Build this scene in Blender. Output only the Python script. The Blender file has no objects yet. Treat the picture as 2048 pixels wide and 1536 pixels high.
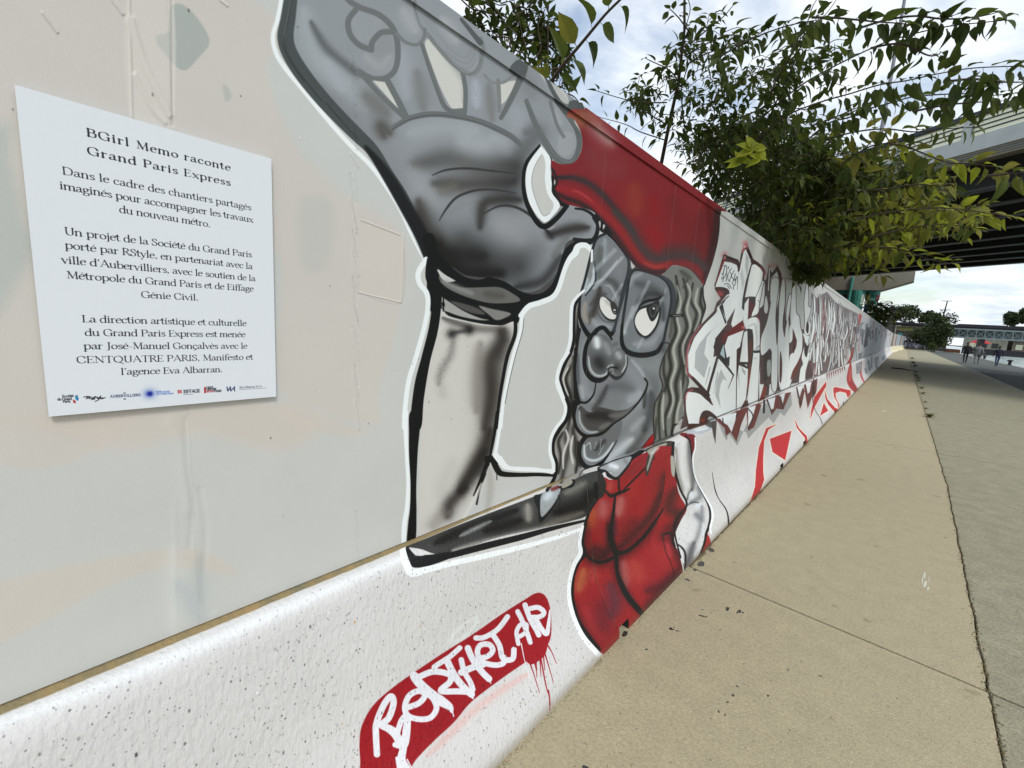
import bpy, bmesh, math, random
import numpy as np
from mathutils import Matrix, Vector, Quaternion, noise

# ================================================================ camera, sky, light
sc = bpy.context.scene
COL = sc.collection
EYE = np.array([0., 0., 1.6])
CR = np.array([0.7420304540899316, 0.6673754509288152, 0.06325197783982985])
CU = np.array([-0.14967931384453917, 0.07296902122493054, 0.986038348619618])
CF = np.array([-0.6534423526296086, 0.7411379962186773, -0.15403753552574806])
FPX = 870.0                                    # focal length in pixels of the 2048 wide image
cam_d = bpy.data.cameras.new("camera"); cam = bpy.data.objects.new("camera", cam_d); COL.objects.link(cam)
cam_d.sensor_fit = 'HORIZONTAL'; cam_d.sensor_width = 36; cam_d.lens = FPX/2048*36
cam_d.clip_start = .02; cam_d.clip_end = 5000
M = Matrix.Identity(4)
for i in range(3): M[i][0] = CR[i]; M[i][1] = CU[i]; M[i][2] = -CF[i]; M[i][3] = EYE[i]
cam.matrix_world = M
sc.camera = cam
sc.render.engine = 'CYCLES'
sc.view_settings.view_transform = 'Standard'; sc.view_settings.look = 'None'; sc.view_settings.gamma = 1
sc.view_settings.exposure = 0.36
sc.cycles.max_bounces = 6; sc.cycles.transparent_max_bounces = 8
sc.cycles.use_denoising = True

SUN_EL, SUN_AZ = math.radians(50), math.radians(118)      # azimuth measured from +Y towards +X
world = bpy.data.worlds.new("World"); sc.world = world; world.use_nodes = True
wn = world.node_tree; wn.nodes.clear()
def N(t, k, **kw):
    n = t.nodes.new(k)
    for a, v in kw.items(): setattr(n, a, v)
    return n
wo = N(wn, 'ShaderNodeOutputWorld'); bg = N(wn, 'ShaderNodeBackground')
sky = N(wn, 'ShaderNodeTexSky', sky_type='NISHITA', sun_disc=False, sun_elevation=SUN_EL, sun_rotation=SUN_AZ, air_density=1.2, dust_density=1.5)
tc = N(wn, 'ShaderNodeTexCoord'); sep = N(wn, 'ShaderNodeSeparateXYZ'); wn.links.new(tc.outputs['Generated'], sep.inputs[0])
def wm(op, a, b=None, c=None, clamp=False):
    n = N(wn, 'ShaderNodeMath', operation=op, use_clamp=clamp)
    for i, v in enumerate((a, b, c)):
        if v is None: continue
        if isinstance(v, (int, float)): n.inputs[i].default_value = v
        else: wn.links.new(v, n.inputs[i])
    return n.outputs[0]
zz = wm('ADD', wm('MAXIMUM', sep.outputs[2], 0.0), .16)
cx = wm('DIVIDE', sep.outputs[0], zz); cy = wm('DIVIDE', sep.outputs[1], zz)
cmb = N(wn, 'ShaderNodeCombineXYZ'); wn.links.new(cx, cmb.inputs[0]); wn.links.new(cy, cmb.inputs[1])
n1 = N(wn, 'ShaderNodeTexNoise'); n1.inputs['Scale'].default_value = 1.35; n1.inputs['Detail'].default_value = 9; n1.inputs['Roughness'].default_value = .58; n1.inputs['Distortion'].default_value = .5
wn.links.new(cmb.outputs[0], n1.inputs['Vector'])
n2 = N(wn, 'ShaderNodeTexNoise'); n2.inputs['Scale'].default_value = 3.1; n2.inputs['Detail'].default_value = 8; n2.inputs['Roughness'].default_value = .6
wn.links.new(cmb.outputs[0], n2.inputs['Vector'])
cov = N(wn, 'ShaderNodeMapRange'); cov.inputs['From Min'].default_value = .30; cov.inputs['From Max'].default_value = .52; wn.links.new(n1.outputs['Fac'], cov.inputs['Value'])
cr = N(wn, 'ShaderNodeValToRGB'); wn.links.new(n2.outputs['Fac'], cr.inputs[0])
cr.color_ramp.elements[0].position = .36; cr.color_ramp.elements[0].color = (.60, .68, .76, 1)
cr.color_ramp.elements[1].position = .62; cr.color_ramp.elements[1].color = (.90, .93, .96, 1)
skm = N(wn, 'ShaderNodeVectorMath', operation='SCALE'); wn.links.new(sky.outputs[0], skm.inputs[0]); skm.inputs['Scale'].default_value = .15
mx = N(wn, 'ShaderNodeMix', data_type='RGBA'); wn.links.new(cov.outputs[0], mx.inputs['Factor']); wn.links.new(skm.outputs[0], mx.inputs['A']); wn.links.new(cr.outputs[0], mx.inputs['B'])
wn.links.new(mx.outputs['Result'], bg.inputs['Color']); bg.inputs['Strength'].default_value = 1.0
wn.links.new(bg.outputs[0], wo.inputs['Surface'])
sun_d = bpy.data.lights.new("sun", 'SUN'); sun = bpy.data.objects.new("sun", sun_d); COL.objects.link(sun)
sun_d.energy = 1.5; sun_d.angle = math.radians(14); sun_d.color = (1, .965, .90)
sd = Vector((math.cos(SUN_EL)*math.sin(SUN_AZ), math.cos(SUN_EL)*math.cos(SUN_AZ), math.sin(SUN_EL)))
sun.rotation_euler = sd.to_track_quat('Z', 'Y').to_euler(); sun.location = (8, -6, 20)

# ================================================================ helpers
def tag(o, label=None, cat=None, group=None, kind=None):
    if label: o['label'] = label
    if cat: o['category'] = cat
    if group: o['group'] = group
    if kind: o['kind'] = kind
    return o
def empty(name, loc, label, cat, group=None, rz=0):
    o = bpy.data.objects.new(name, None); COL.objects.link(o); o.location = loc; o.rotation_euler.z = rz
    o.empty_display_size = .2
    return tag(o, label, cat, group)
def link(name, me, parent=None, loc=(0, 0, 0)):
    o = bpy.data.objects.new(name, me); COL.objects.link(o); o.location = loc
    if parent is not None: o.parent = parent
    return o
def mesh(name, verts, faces, mats, midx=None, parent=None, uvs=None, smooth=False, origin=None):
    """world space verts; the object's origin is the parent's location (or `origin`)"""
    off = np.array(parent.location if parent is not None and origin is None else (origin if origin is not None else (0, 0, 0)), float)
    v = np.asarray(verts, float)-off
    me = bpy.data.meshes.new(name); me.from_pydata(v.tolist(), [], [tuple(f) for f in faces])
    for m in (mats if isinstance(mats, (list, tuple)) else [mats]): me.materials.append(m)
    if midx is not None: me.polygons.foreach_set('material_index', midx)
    if uvs is not None:
        l = me.uv_layers.new(name='UVMap'); l.data.foreach_set('uv', np.asarray([uvs[vi] for f in faces for vi in f], np.float32).ravel())
    if smooth: me.polygons.foreach_set('use_smooth', [True]*len(me.polygons))
    me.update()
    loc = (0, 0, 0) if parent is not None else tuple(off)
    return link(name, me, parent, loc)
class MB:
    def __init__(s): s.v = []; s.f = []; s.m = []
    def box(s, a, b, mi=0, ax=None):
        """axis aligned box between corners a and b; ax = optional (origin, X dir, Y dir) frame in plan"""
        n = len(s.v)
        for z in (a[2], b[2]):
            for x, y in ((a[0], a[1]), (b[0], a[1]), (b[0], b[1]), (a[0], b[1])):
                if ax is None: s.v.append((x, y, z))
                else:
                    o, X, Y = ax; s.v.append((o[0]+X[0]*x+Y[0]*y, o[1]+X[1]*x+Y[1]*y, o[2]+z))
        for f in ((0, 3, 2, 1), (4, 5, 6, 7), (0, 1, 5, 4), (1, 2, 6, 5), (2, 3, 7, 6), (3, 0, 4, 7)):
            s.f.append([n+i for i in f]); s.m.append(mi)
        return s
    def tube(s, pts, rad, k=6, mi=0, cap=True):
        pts = [Vector(p) for p in pts]; n0 = len(s.v); rad = np.interp(np.linspace(0, 1, len(pts)), np.linspace(0, 1, len(np.atleast_1d(rad))), np.atleast_1d(rad))
        for i, p in enumerate(pts):
            d = (pts[min(i+1, len(pts)-1)]-pts[max(i-1, 0)]).normalized()
            a = d.orthogonal().normalized() if i == 0 else (pa-d*pa.dot(d)).normalized(); pa = a; b = d.cross(a)
            for j in range(k):
                t = 2*math.pi*j/k; s.v.append(tuple(p+(a*math.cos(t)+b*math.sin(t))*rad[i]))
        for i in range(len(pts)-1):
            for j in range(k):
                s.f.append([n0+i*k+j, n0+i*k+(j+1) % k, n0+(i+1)*k+(j+1) % k, n0+(i+1)*k+j]); s.m.append(mi)
        if cap:
            s.f.append([n0+j for j in range(k)][::-1]); s.m.append(mi); s.f.append([n0+(len(pts)-1)*k+j for j in range(k)]); s.m.append(mi)
        return s
    def prism(s, poly, y0, y1, mi=0, fn=None):
        """polygon (a, b) extruded from y0 to y1; fn maps (a, b, y) to world"""
        fn = fn or (lambda a, b, y: (a, y, b)); n = len(s.v); k = len(poly)
        for y in (y0, y1):
            for a, b in poly: s.v.append(fn(a, b, y))
        s.f.append([n+i for i in range(k)]); s.f.append([n+k+i for i in range(k)][::-1]); s.m += [mi, mi]
        for i in range(k): s.f.append([n+i, n+k+i, n+k+(i+1) % k, n+(i+1) % k]); s.m.append(mi)
        return s
    def build(s, name, mats, parent=None, smooth=False, origin=None):
        return mesh(name, s.v, s.f, mats, s.m, parent, None, smooth, origin)
def ray(x, y):
    return CR*(x-1024)/FPX-CU*(y-768)/FPX+CF
def on_ground(x, y, z=0.): v = ray(x, y); return EYE+v*((z-EYE[2])/v[2])
def on_y(x, y, Y): v = ray(x, y); return EYE+v*(Y/v[1])
def at_dist(x, y, d): v = ray(x, y); return EYE+v/np.linalg.norm(v)*d
def image_px(P):  # camera projection of world points into image coordinates
    """world points (..., 3) -> image pixels"""
    d = P-EYE; z = d@CF; z = np.where(z < .05, np.nan, z)
    x = 1024+FPX*(d@CR)/z; y = 768-FPX*(d@CU)/z
    return np.nan_to_num(x, nan=-9e3), np.nan_to_num(y, nan=9e3)

# ---- materials
def srgb(*c):
    c = np.array(c if len(c) > 1 else (c[0],)*3, float)/255
    return tuple(np.where(c <= .04045, c/12.92, ((c+.055)/1.055)**2.4))+(1.,)
def material(name, colour, rough=.7, vary=.12, scale=4., bump=0., bscale=40., metallic=0., spots=None, stretch=None, spec=.4, detail=6, large=.0):
    m = bpy.data.materials.new(name); m.use_nodes = True; t = m.node_tree; b = t.nodes['Principled BSDF']
    b.inputs['Roughness'].default_value = rough; b.inputs['Metallic'].default_value = metallic; b.inputs['Specular IOR Level'].default_value = spec
    co = N(t, 'ShaderNodeTexCoord'); mp = N(t, 'ShaderNodeMapping'); t.links.new(co.outputs['Object'], mp.inputs[0])
    if stretch: mp.inputs['Scale'].default_value = stretch
    n = N(t, 'ShaderNodeTexNoise'); n.inputs['Scale'].default_value = scale; n.inputs['Detail'].default_value = detail; n.inputs['Roughness'].default_value = .62
    t.links.new(mp.outputs[0], n.inputs['Vector'])
    r = N(t, 'ShaderNodeValToRGB'); t.links.new(n.outputs['Fac'], r.inputs[0]); c = np.array(colour[:3])
    r.color_ramp.elements[0].position = .3; r.color_ramp.elements[1].position = .7
    r.color_ramp.elements[0].color = tuple(np.clip(c*(1-vary), 0, 1))+(1,); r.color_ramp.elements[1].color = tuple(np.clip(c*(1+vary), 0, 1))+(1,)
    out = r.outputs[0]
    if large:
        nl = N(t, 'ShaderNodeTexNoise'); nl.inputs['Scale'].default_value = scale*.13; nl.inputs['Detail'].default_value = 5; t.links.new(mp.outputs[0], nl.inputs['Vector'])
        mr = N(t, 'ShaderNodeMapRange'); mr.inputs['From Min'].default_value = .3; mr.inputs['From Max'].default_value = .7; mr.inputs['To Min'].default_value = 1-large; mr.inputs['To Max'].default_value = 1+large*.6
        t.links.new(nl.outputs['Fac'], mr.inputs['Value']); vm = N(t, 'ShaderNodeVectorMath', operation='SCALE'); t.links.new(out, vm.inputs[0]); t.links.new(mr.outputs[0], vm.inputs['Scale']); out = vm.outputs[0]
    if spots:
        for sc_, thr, colr in spots:
            v = N(t, 'ShaderNodeTexNoise'); v.inputs['Scale'].default_value = sc_; v.inputs['Detail'].default_value = 2.5; t.links.new(mp.outputs[0], v.inputs['Vector'])
            q = N(t, 'ShaderNodeMapRange'); q.inputs['From Min'].default_value = thr; q.inputs['From Max'].default_value = thr+.035; t.links.new(v.outputs['Fac'], q.inputs['Value'])
            mm = N(t, 'ShaderNodeMix', data_type='RGBA'); t.links.new(q.outputs[0], mm.inputs['Factor']); t.links.new(out, mm.inputs['A']); mm.inputs['B'].default_value = colr; out = mm.outputs['Result']
    t.links.new(out, b.inputs['Base Color'])
    if bump:
        nb = N(t, 'ShaderNodeTexNoise'); nb.inputs['Scale'].default_value = bscale; nb.inputs['Detail'].default_value = 5; t.links.new(mp.outputs[0], nb.inputs['Vector'])
        bp = N(t, 'ShaderNodeBump'); bp.inputs['Strength'].default_value = 1; bp.inputs['Distance'].default_value = bump; t.links.new(nb.outputs['Fac'], bp.inputs['Height']); t.links.new(bp.outputs[0], b.inputs['Normal'])
    return m
def picture_material(name, cv, rough=.5, relief=.004, grain=None, grain_h=.0, spec=.35, dirt=.05, pits=False):
    """material that shows a painted canvas; its fourth channel is the relief"""
    a = np.clip(cv.rgb, 0, 255)/255.
    lin = np.where(a <= .04045, a/12.92, ((a+.055)/1.055)**2.4)
    px = np.empty((cv.h, cv.w, 4), np.float32); px[..., :3] = lin; px[..., 3] = np.clip(cv.hgt, 0, 1)
    im = bpy.data.images.new(name, cv.w, cv.h, alpha=True, float_buffer=True); im.alpha_mode = 'CHANNEL_PACKED'; im.colorspace_settings.name = 'Linear Rec.709' if 'Linear Rec.709' in [e.name for e in bpy.types.ColorManagedInputColorspaceSettings.bl_rna.properties['name'].enum_items] else 'Non-Color'
    im.pixels.foreach_set(px[::-1].ravel()); im.update()
    m = bpy.data.materials.new(name); m.use_nodes = True; t = m.node_tree; b = t.nodes['Principled BSDF']
    b.inputs['Roughness'].default_value = rough; b.inputs['Specular IOR Level'].default_value = spec
    ti = N(t, 'ShaderNodeTexImage'); ti.image = im; ti.extension = 'EXTEND'; ti.interpolation = 'Linear'
    co = N(t, 'ShaderNodeTexCoord'); out = ti.outputs['Color']
    if dirt:
        n = N(t, 'ShaderNodeTexNoise'); n.inputs['Scale'].default_value = 2.3; n.inputs['Detail'].default_value = 9; n.inputs['Roughness'].default_value = .7; t.links.new(co.outputs['Object'], n.inputs['Vector'])
        mr = N(t, 'ShaderNodeMapRange'); mr.inputs['From Min'].default_value = .25; mr.inputs['From Max'].default_value = .75; mr.inputs['To Min'].default_value = 1-dirt; mr.inputs['To Max'].default_value = 1+dirt*.5
        t.links.new(n.outputs['Fac'], mr.inputs['Value']); vm = N(t, 'ShaderNodeVectorMath', operation='SCALE'); t.links.new(out, vm.inputs[0]); t.links.new(mr.outputs[0], vm.inputs['Scale']); out = vm.outputs[0]
        rr = N(t, 'ShaderNodeMapRange'); rr.inputs['To Min'].default_value = rough-.12; rr.inputs['To Max'].default_value = rough+.12; t.links.new(n.outputs['Fac'], rr.inputs['Value']); t.links.new(rr.outputs[0], b.inputs['Roughness'])
    b1 = N(t, 'ShaderNodeBump'); b1.inputs['Distance'].default_value = relief; t.links.new(ti.outputs['Alpha'], b1.inputs['Height']); nrm = b1.outputs[0]
    if grain:
        g = N(t, 'ShaderNodeTexNoise'); g.inputs['Scale'].default_value = grain; g.inputs['Detail'].default_value = 4; mp = N(t, 'ShaderNodeMapping'); mp.inputs['Scale'].default_value = (1, 1, .45)
        t.links.new(co.outputs['Object'], mp.inputs[0]); t.links.new(mp.outputs[0], g.inputs['Vector'])
        b2 = N(t, 'ShaderNodeBump'); b2.inputs['Distance'].default_value = grain_h; t.links.new(g.outputs['Fac'], b2.inputs['Height']); t.links.new(nrm, b2.inputs['Normal']); nrm = b2.outputs[0]
    t.links.new(nrm, b.inputs['Normal']); t.links.new(out, b.inputs['Base Color'])
    return m
# ---------------------------------------------------------------- spray paint tools
# The artwork is kept in image coordinates (grid of 2048 x 1536 pixels).  Every canvas is a rectangle of wall
# surface in metres; each texel knows the image pixel the camera projects it to.
class Canvas:
    def __init__(self, PX, PY, base=(199, 201, 198)):
        self.PX = PX.astype(np.float32); self.PY = PY.astype(np.float32)
        h, w = PX.shape
        self.rgb = np.empty((h, w, 3), np.float32); self.rgb[:] = base
        self.hgt = np.full((h, w), .5, np.float32)
        self.T = 24
        self.tiles = []
        for j in range(0, h, self.T):
            for i in range(0, w, self.T):
                a = self.PX[j:j+self.T, i:i+self.T]; b = self.PY[j:j+self.T, i:i+self.T]
                self.tiles.append((a.min(), b.min(), a.max(), b.max(), j, i))
        self.tiles = np.array(self.tiles)
        self.masks = {}
        self.h, self.w = h, w
        fd = np.hypot(np.gradient(self.PX, axis=1), np.gradient(self.PY, axis=1)) if w > 1 and h > 1 else np.ones((h, w))
        fv = np.hypot(np.gradient(self.PX, axis=0), np.gradient(self.PY, axis=0))
        self.aa = np.clip((fd + fv) * .5, .45, 3).astype(np.float32)
    def region(self, x0, y0, x1, y1):
        t = self.tiles
        m = (t[:, 0] <= x1) & (t[:, 2] >= x0) & (t[:, 1] <= y1) & (t[:, 3] >= y0)
        if not m.any(): return None
        j = t[m, 4]; i = t[m, 5]
        return slice(int(j.min()), min(self.h, int(j.max())+self.T)), slice(int(i.min()), min(self.w, int(i.max())+self.T))

CROPS = dict(O=(0, 0, 1), H=(540, 0, .3418), F=(1000, 420, .24414), G=(1000, 700, .24414), W=(750, 480, .24414), A=(750, 830, .24414),
             J=(1050, 950, .24414), T=(650, 1100, .29297), L=(1340, 460, .24414), D=(1340, 700, .19531), K=(1100, 150, .19531),
             M=(1600, 600, .12695), X=(1360, 480, .13021), Y=(1360, 660, .13021), Z=(1520, 560, .13021), Q=(0, 0, .29297), R=(0, 1100, .3418))
CANVASES = []
def pts(c, s):
    x0, y0, k = CROPS[c]
    a = np.array([[float(v) for v in p.split(',')] for p in s.split()], float)
    return a * k + (x0, y0)
def smooth(p, closed, n=5):
    m = len(p)
    if m < 3: return p
    out = []
    rng = range(m if closed else m - 1)
    for i in rng:
        if closed: a, b, c, d = p[(i-1) % m], p[i], p[(i+1) % m], p[(i+2) % m]
        else: a, b, c, d = p[max(i-1, 0)], p[i], p[i+1], p[min(i+2, m-1)]
        for t in np.linspace(0, 1, n, endpoint=False):
            out.append(.5*((2*b) + (c-a)*t + (2*a-5*b+4*c-d)*t*t + (3*b-a-3*c+d)*t**3))
    if not closed: out.append(p[-1])
    return np.array(out)
def col(c):
    return np.array((c, c, c) if isinstance(c, (int, float)) else c, np.float32)
def seg_field(cv, p, w, pad, closed=False):
    """signed distance (negative inside) to a polyline of width w, in image pixels (millimetres on the sign)"""
    w = np.broadcast_to(np.asarray(w, float), (len(p),)) / 2
    mx = w.max() + pad
    R = cv.region(p[:, 0].min()-mx, p[:, 1].min()-mx, p[:, 0].max()+mx, p[:, 1].max()+mx)
    if R is None: return None, None
    js, is_ = R
    D = np.full((js.stop-js.start, is_.stop-is_.start), 1e3, np.float32)
    n = len(p)
    for k in range(n if closed else n-1):
        a, b = p[k], p[(k+1) % n]; wa, wb = w[k], w[(k+1) % n]
        m = max(wa, wb) + pad
        r = cv.region(min(a[0], b[0])-m, min(a[1], b[1])-m, max(a[0], b[0])+m, max(a[1], b[1])+m)
        if r is None: continue
        j0 = max(r[0].start, js.start); j1 = min(r[0].stop, js.stop); i0 = max(r[1].start, is_.start); i1 = min(r[1].stop, is_.stop)
        if j1 <= j0 or i1 <= i0: continue
        X = cv.PX[j0:j1, i0:i1]-np.float32(a[0]); Y = cv.PY[j0:j1, i0:i1]-np.float32(a[1])
        dx, dy = b-a; L2 = dx*dx+dy*dy+1e-9
        t = np.clip((X*np.float32(dx)+Y*np.float32(dy))/np.float32(L2), 0, 1)
        d = np.sqrt((X-t*np.float32(dx))**2+(Y-t*np.float32(dy))**2) - (wa+(wb-wa)*t)
        sub = D[j0-js.start:j1-js.start, i0-is_.start:i1-is_.start]
        np.minimum(sub, d, out=sub)
    return R, D
def poly_field(cv, p, pad):
    R, D = seg_field(cv, p, 0, pad, True)
    if R is None: return None, None
    X = cv.PX[R]; Y = cv.PY[R]
    ins = np.zeros(X.shape, bool)
    n = len(p)
    for k in range(n):
        a, b = p[k], p[(k+1) % n]
        if a[1] == b[1]: continue
        lo, hi = (a[1], b[1]) if a[1] < b[1] else (b[1], a[1])
        row = (Y > lo) & (Y <= hi)
        if not row.any(): continue
        xs = a[0] + (Y-a[1])*((b[0]-a[0])/(b[1]-a[1]))
        ins ^= row & (X < xs)
    return R, np.where(ins, -D, D)
def clipmask(cv, R, clip):
    if clip is None: return 1.
    full = cv.masks.get(clip)
    if full is None: return 0.
    return full[R]
def put(cv, R, cov, c, clip, h=None):
    cov = cov*clipmask(cv, R, clip)
    cov3 = cov[..., None]
    cv.rgb[R] = cv.rgb[R]*(1-cov3) + col(c)*cov3
    if h is not None: cv.hgt[R] = np.clip(cv.hgt[R] + h*cov, 0, 1)
def cover(D, aa, soft):
    e = np.maximum(aa, soft)
    t = np.clip(.5 - D/(2*e), 0, 1)
    return t*t*(3-2*t)
def P(c, s, colour, soft=0., a=1., clip=None, curve=True, h=None):
    p = pts(c, s); p = smooth(p, True) if curve else p
    pad = soft+3
    for cv in CANVASES:
        R, D = poly_field(cv, p, pad)
        if R is not None: put(cv, R, cover(D, cv.aa[R], soft)*a, colour, clip, h)
def S(c, s, w, colour, soft=0., a=1., clip=None, curve=True, h=None, closed=False):
    k = CROPS[c][2]; p0 = pts(c, s)
    w = np.atleast_1d(np.asarray(w, float))*k
    w0 = np.interp(np.linspace(0, 1, len(p0)), np.linspace(0, 1, len(w)), w)
    if curve and len(p0) > 2:
        p = smooth(p0, closed); m = len(p0) + (1 if closed else 0)
        ww = np.interp(np.linspace(0, 1, len(p)), np.linspace(0, 1, len(p0)), w0)
    else: p, ww = p0, w0
    pad = soft+3
    for cv in CANVASES:
        R, D = seg_field(cv, p, ww, pad, closed)
        if R is not None: put(cv, R, cover(D, cv.aa[R], soft)*a, colour, clip, h)
def G(c, s, r, colour, a=.7, clip=None, grain=0.):
    """airbrush pass along a path, radius r, starting and ending lightly"""
    k = CROPS[c][2]; p = pts(c, s)
    if len(p) == 2: p = np.array([p[0]*(1-t)+p[1]*t for t in np.linspace(0, 1, 6)])
    if len(p) > 2: p = smooth(p, False, 4)
    if len(p) == 1: p = np.vstack([p, p+.01])
    n = len(p); r = r*k*1.12
    rr = r*(1-.5*np.abs(np.linspace(-1, 1, n))**3) if n > 2 else np.full(n, r)
    for cv in CANVASES:
        R, Q = ratio_field(cv, p, rr)
        if R is None: continue
        cov = np.where(Q < 4.6, np.exp(-Q), 0)*a
        if grain:
            z = cv_noise(cv)[R]
            cov = np.clip(cov + (z-.5)*grain*np.minimum(1, cov*4)*(1-cov), 0, 1)
        put(cv, R, cov, colour, clip)
def ratio_field(cv, p, rr):
    mx = rr.max()*2.15
    R = cv.region(p[:, 0].min()-mx, p[:, 1].min()-mx, p[:, 0].max()+mx, p[:, 1].max()+mx)
    if R is None: return None, None
    js, is_ = R
    Q = np.full((js.stop-js.start, is_.stop-is_.start), 99., np.float32)
    for k in range(len(p)-1):
        a, b = p[k], p[k+1]; ra, rb = rr[k], rr[k+1]; m = max(ra, rb)*2.15
        r = cv.region(min(a[0], b[0])-m, min(a[1], b[1])-m, max(a[0], b[0])+m, max(a[1], b[1])+m)
        if r is None: continue
        j0 = max(r[0].start, js.start); j1 = min(r[0].stop, js.stop); i0 = max(r[1].start, is_.start); i1 = min(r[1].stop, is_.stop)
        if j1 <= j0 or i1 <= i0: continue
        X = cv.PX[j0:j1, i0:i1]-np.float32(a[0]); Y = cv.PY[j0:j1, i0:i1]-np.float32(a[1])
        dx, dy = b-a; L2 = dx*dx+dy*dy+1e-9
        t = np.clip((X*np.float32(dx)+Y*np.float32(dy))/np.float32(L2), 0, 1)
        q = ((X-t*np.float32(dx))**2+(Y-t*np.float32(dy))**2)/(ra+(rb-ra)*t)**2
        sub = Q[j0-js.start:j1-js.start, i0-is_.start:i1-is_.start]
        np.minimum(sub, q, out=sub)
    return R, Q
def ridge(c, s, r, h):
    """raises (or lowers) the surface along a line: folds in the covering, edges of old paint"""
    k = CROPS[c][2]; p = pts(c, s)
    if len(p) > 2: p = smooth(p, False, 4)
    rr = np.full(len(p), r*k)
    for cv in CANVASES:
        R, Q = ratio_field(cv, p, rr)
        if R is not None: cv.hgt[R] = cv.hgt[R] + np.where(Q < 4.6, np.exp(-Q), 0)*h
def cv_noise(cv):
    if not hasattr(cv, 'nz'): cv.nz = np.random.default_rng(7).random((cv.h, cv.w), dtype=np.float32)
    return cv.nz
def MASK(name, c, s, curve=True, add=False, sub=False):
    p = pts(c, s) if isinstance(s, str) else s
    p = smooth(p, True) if curve else p
    for cv in CANVASES:
        if not (add or sub) or name not in cv.masks: cv.masks[name] = np.zeros((cv.h, cv.w), np.float32)
        R, D = poly_field(cv, p, 3)
        if R is None: continue
        m = cover(D, cv.aa[R], 0)
        if sub: cv.masks[name][R] *= (1-m)
        else: cv.masks[name][R] = np.maximum(cv.masks[name][R], m)
def tone(name, k, mid, shift=0., lo=8., hi=236.):
    """the painter's contrast inside one painted shape"""
    for cv in CANVASES:
        m = cv.masks.get(name)
        if m is None or not m.any(): continue
        r = np.where(m.any(1))[0]; c = np.where(m.any(0))[0]; R = (slice(r[0], r[-1]+1), slice(c[0], c[-1]+1))
        x = cv.rgb[R]; y = np.clip(mid+(x-mid)*k+shift, np.minimum(x, lo), np.maximum(x, hi)); mm_ = m[R][..., None]; cv.rgb[R] = x*(1-mm_)+y*mm_
def glaze(name, mul, add):
    """a thin darker coat over one painted shape"""
    for cv in CANVASES:
        m = cv.masks.get(name)
        if m is not None and m.any(): mm_ = m[..., None]; cv.rgb[:] = cv.rgb*(1-mm_)+(cv.rgb*mul+add)*mm_
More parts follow.
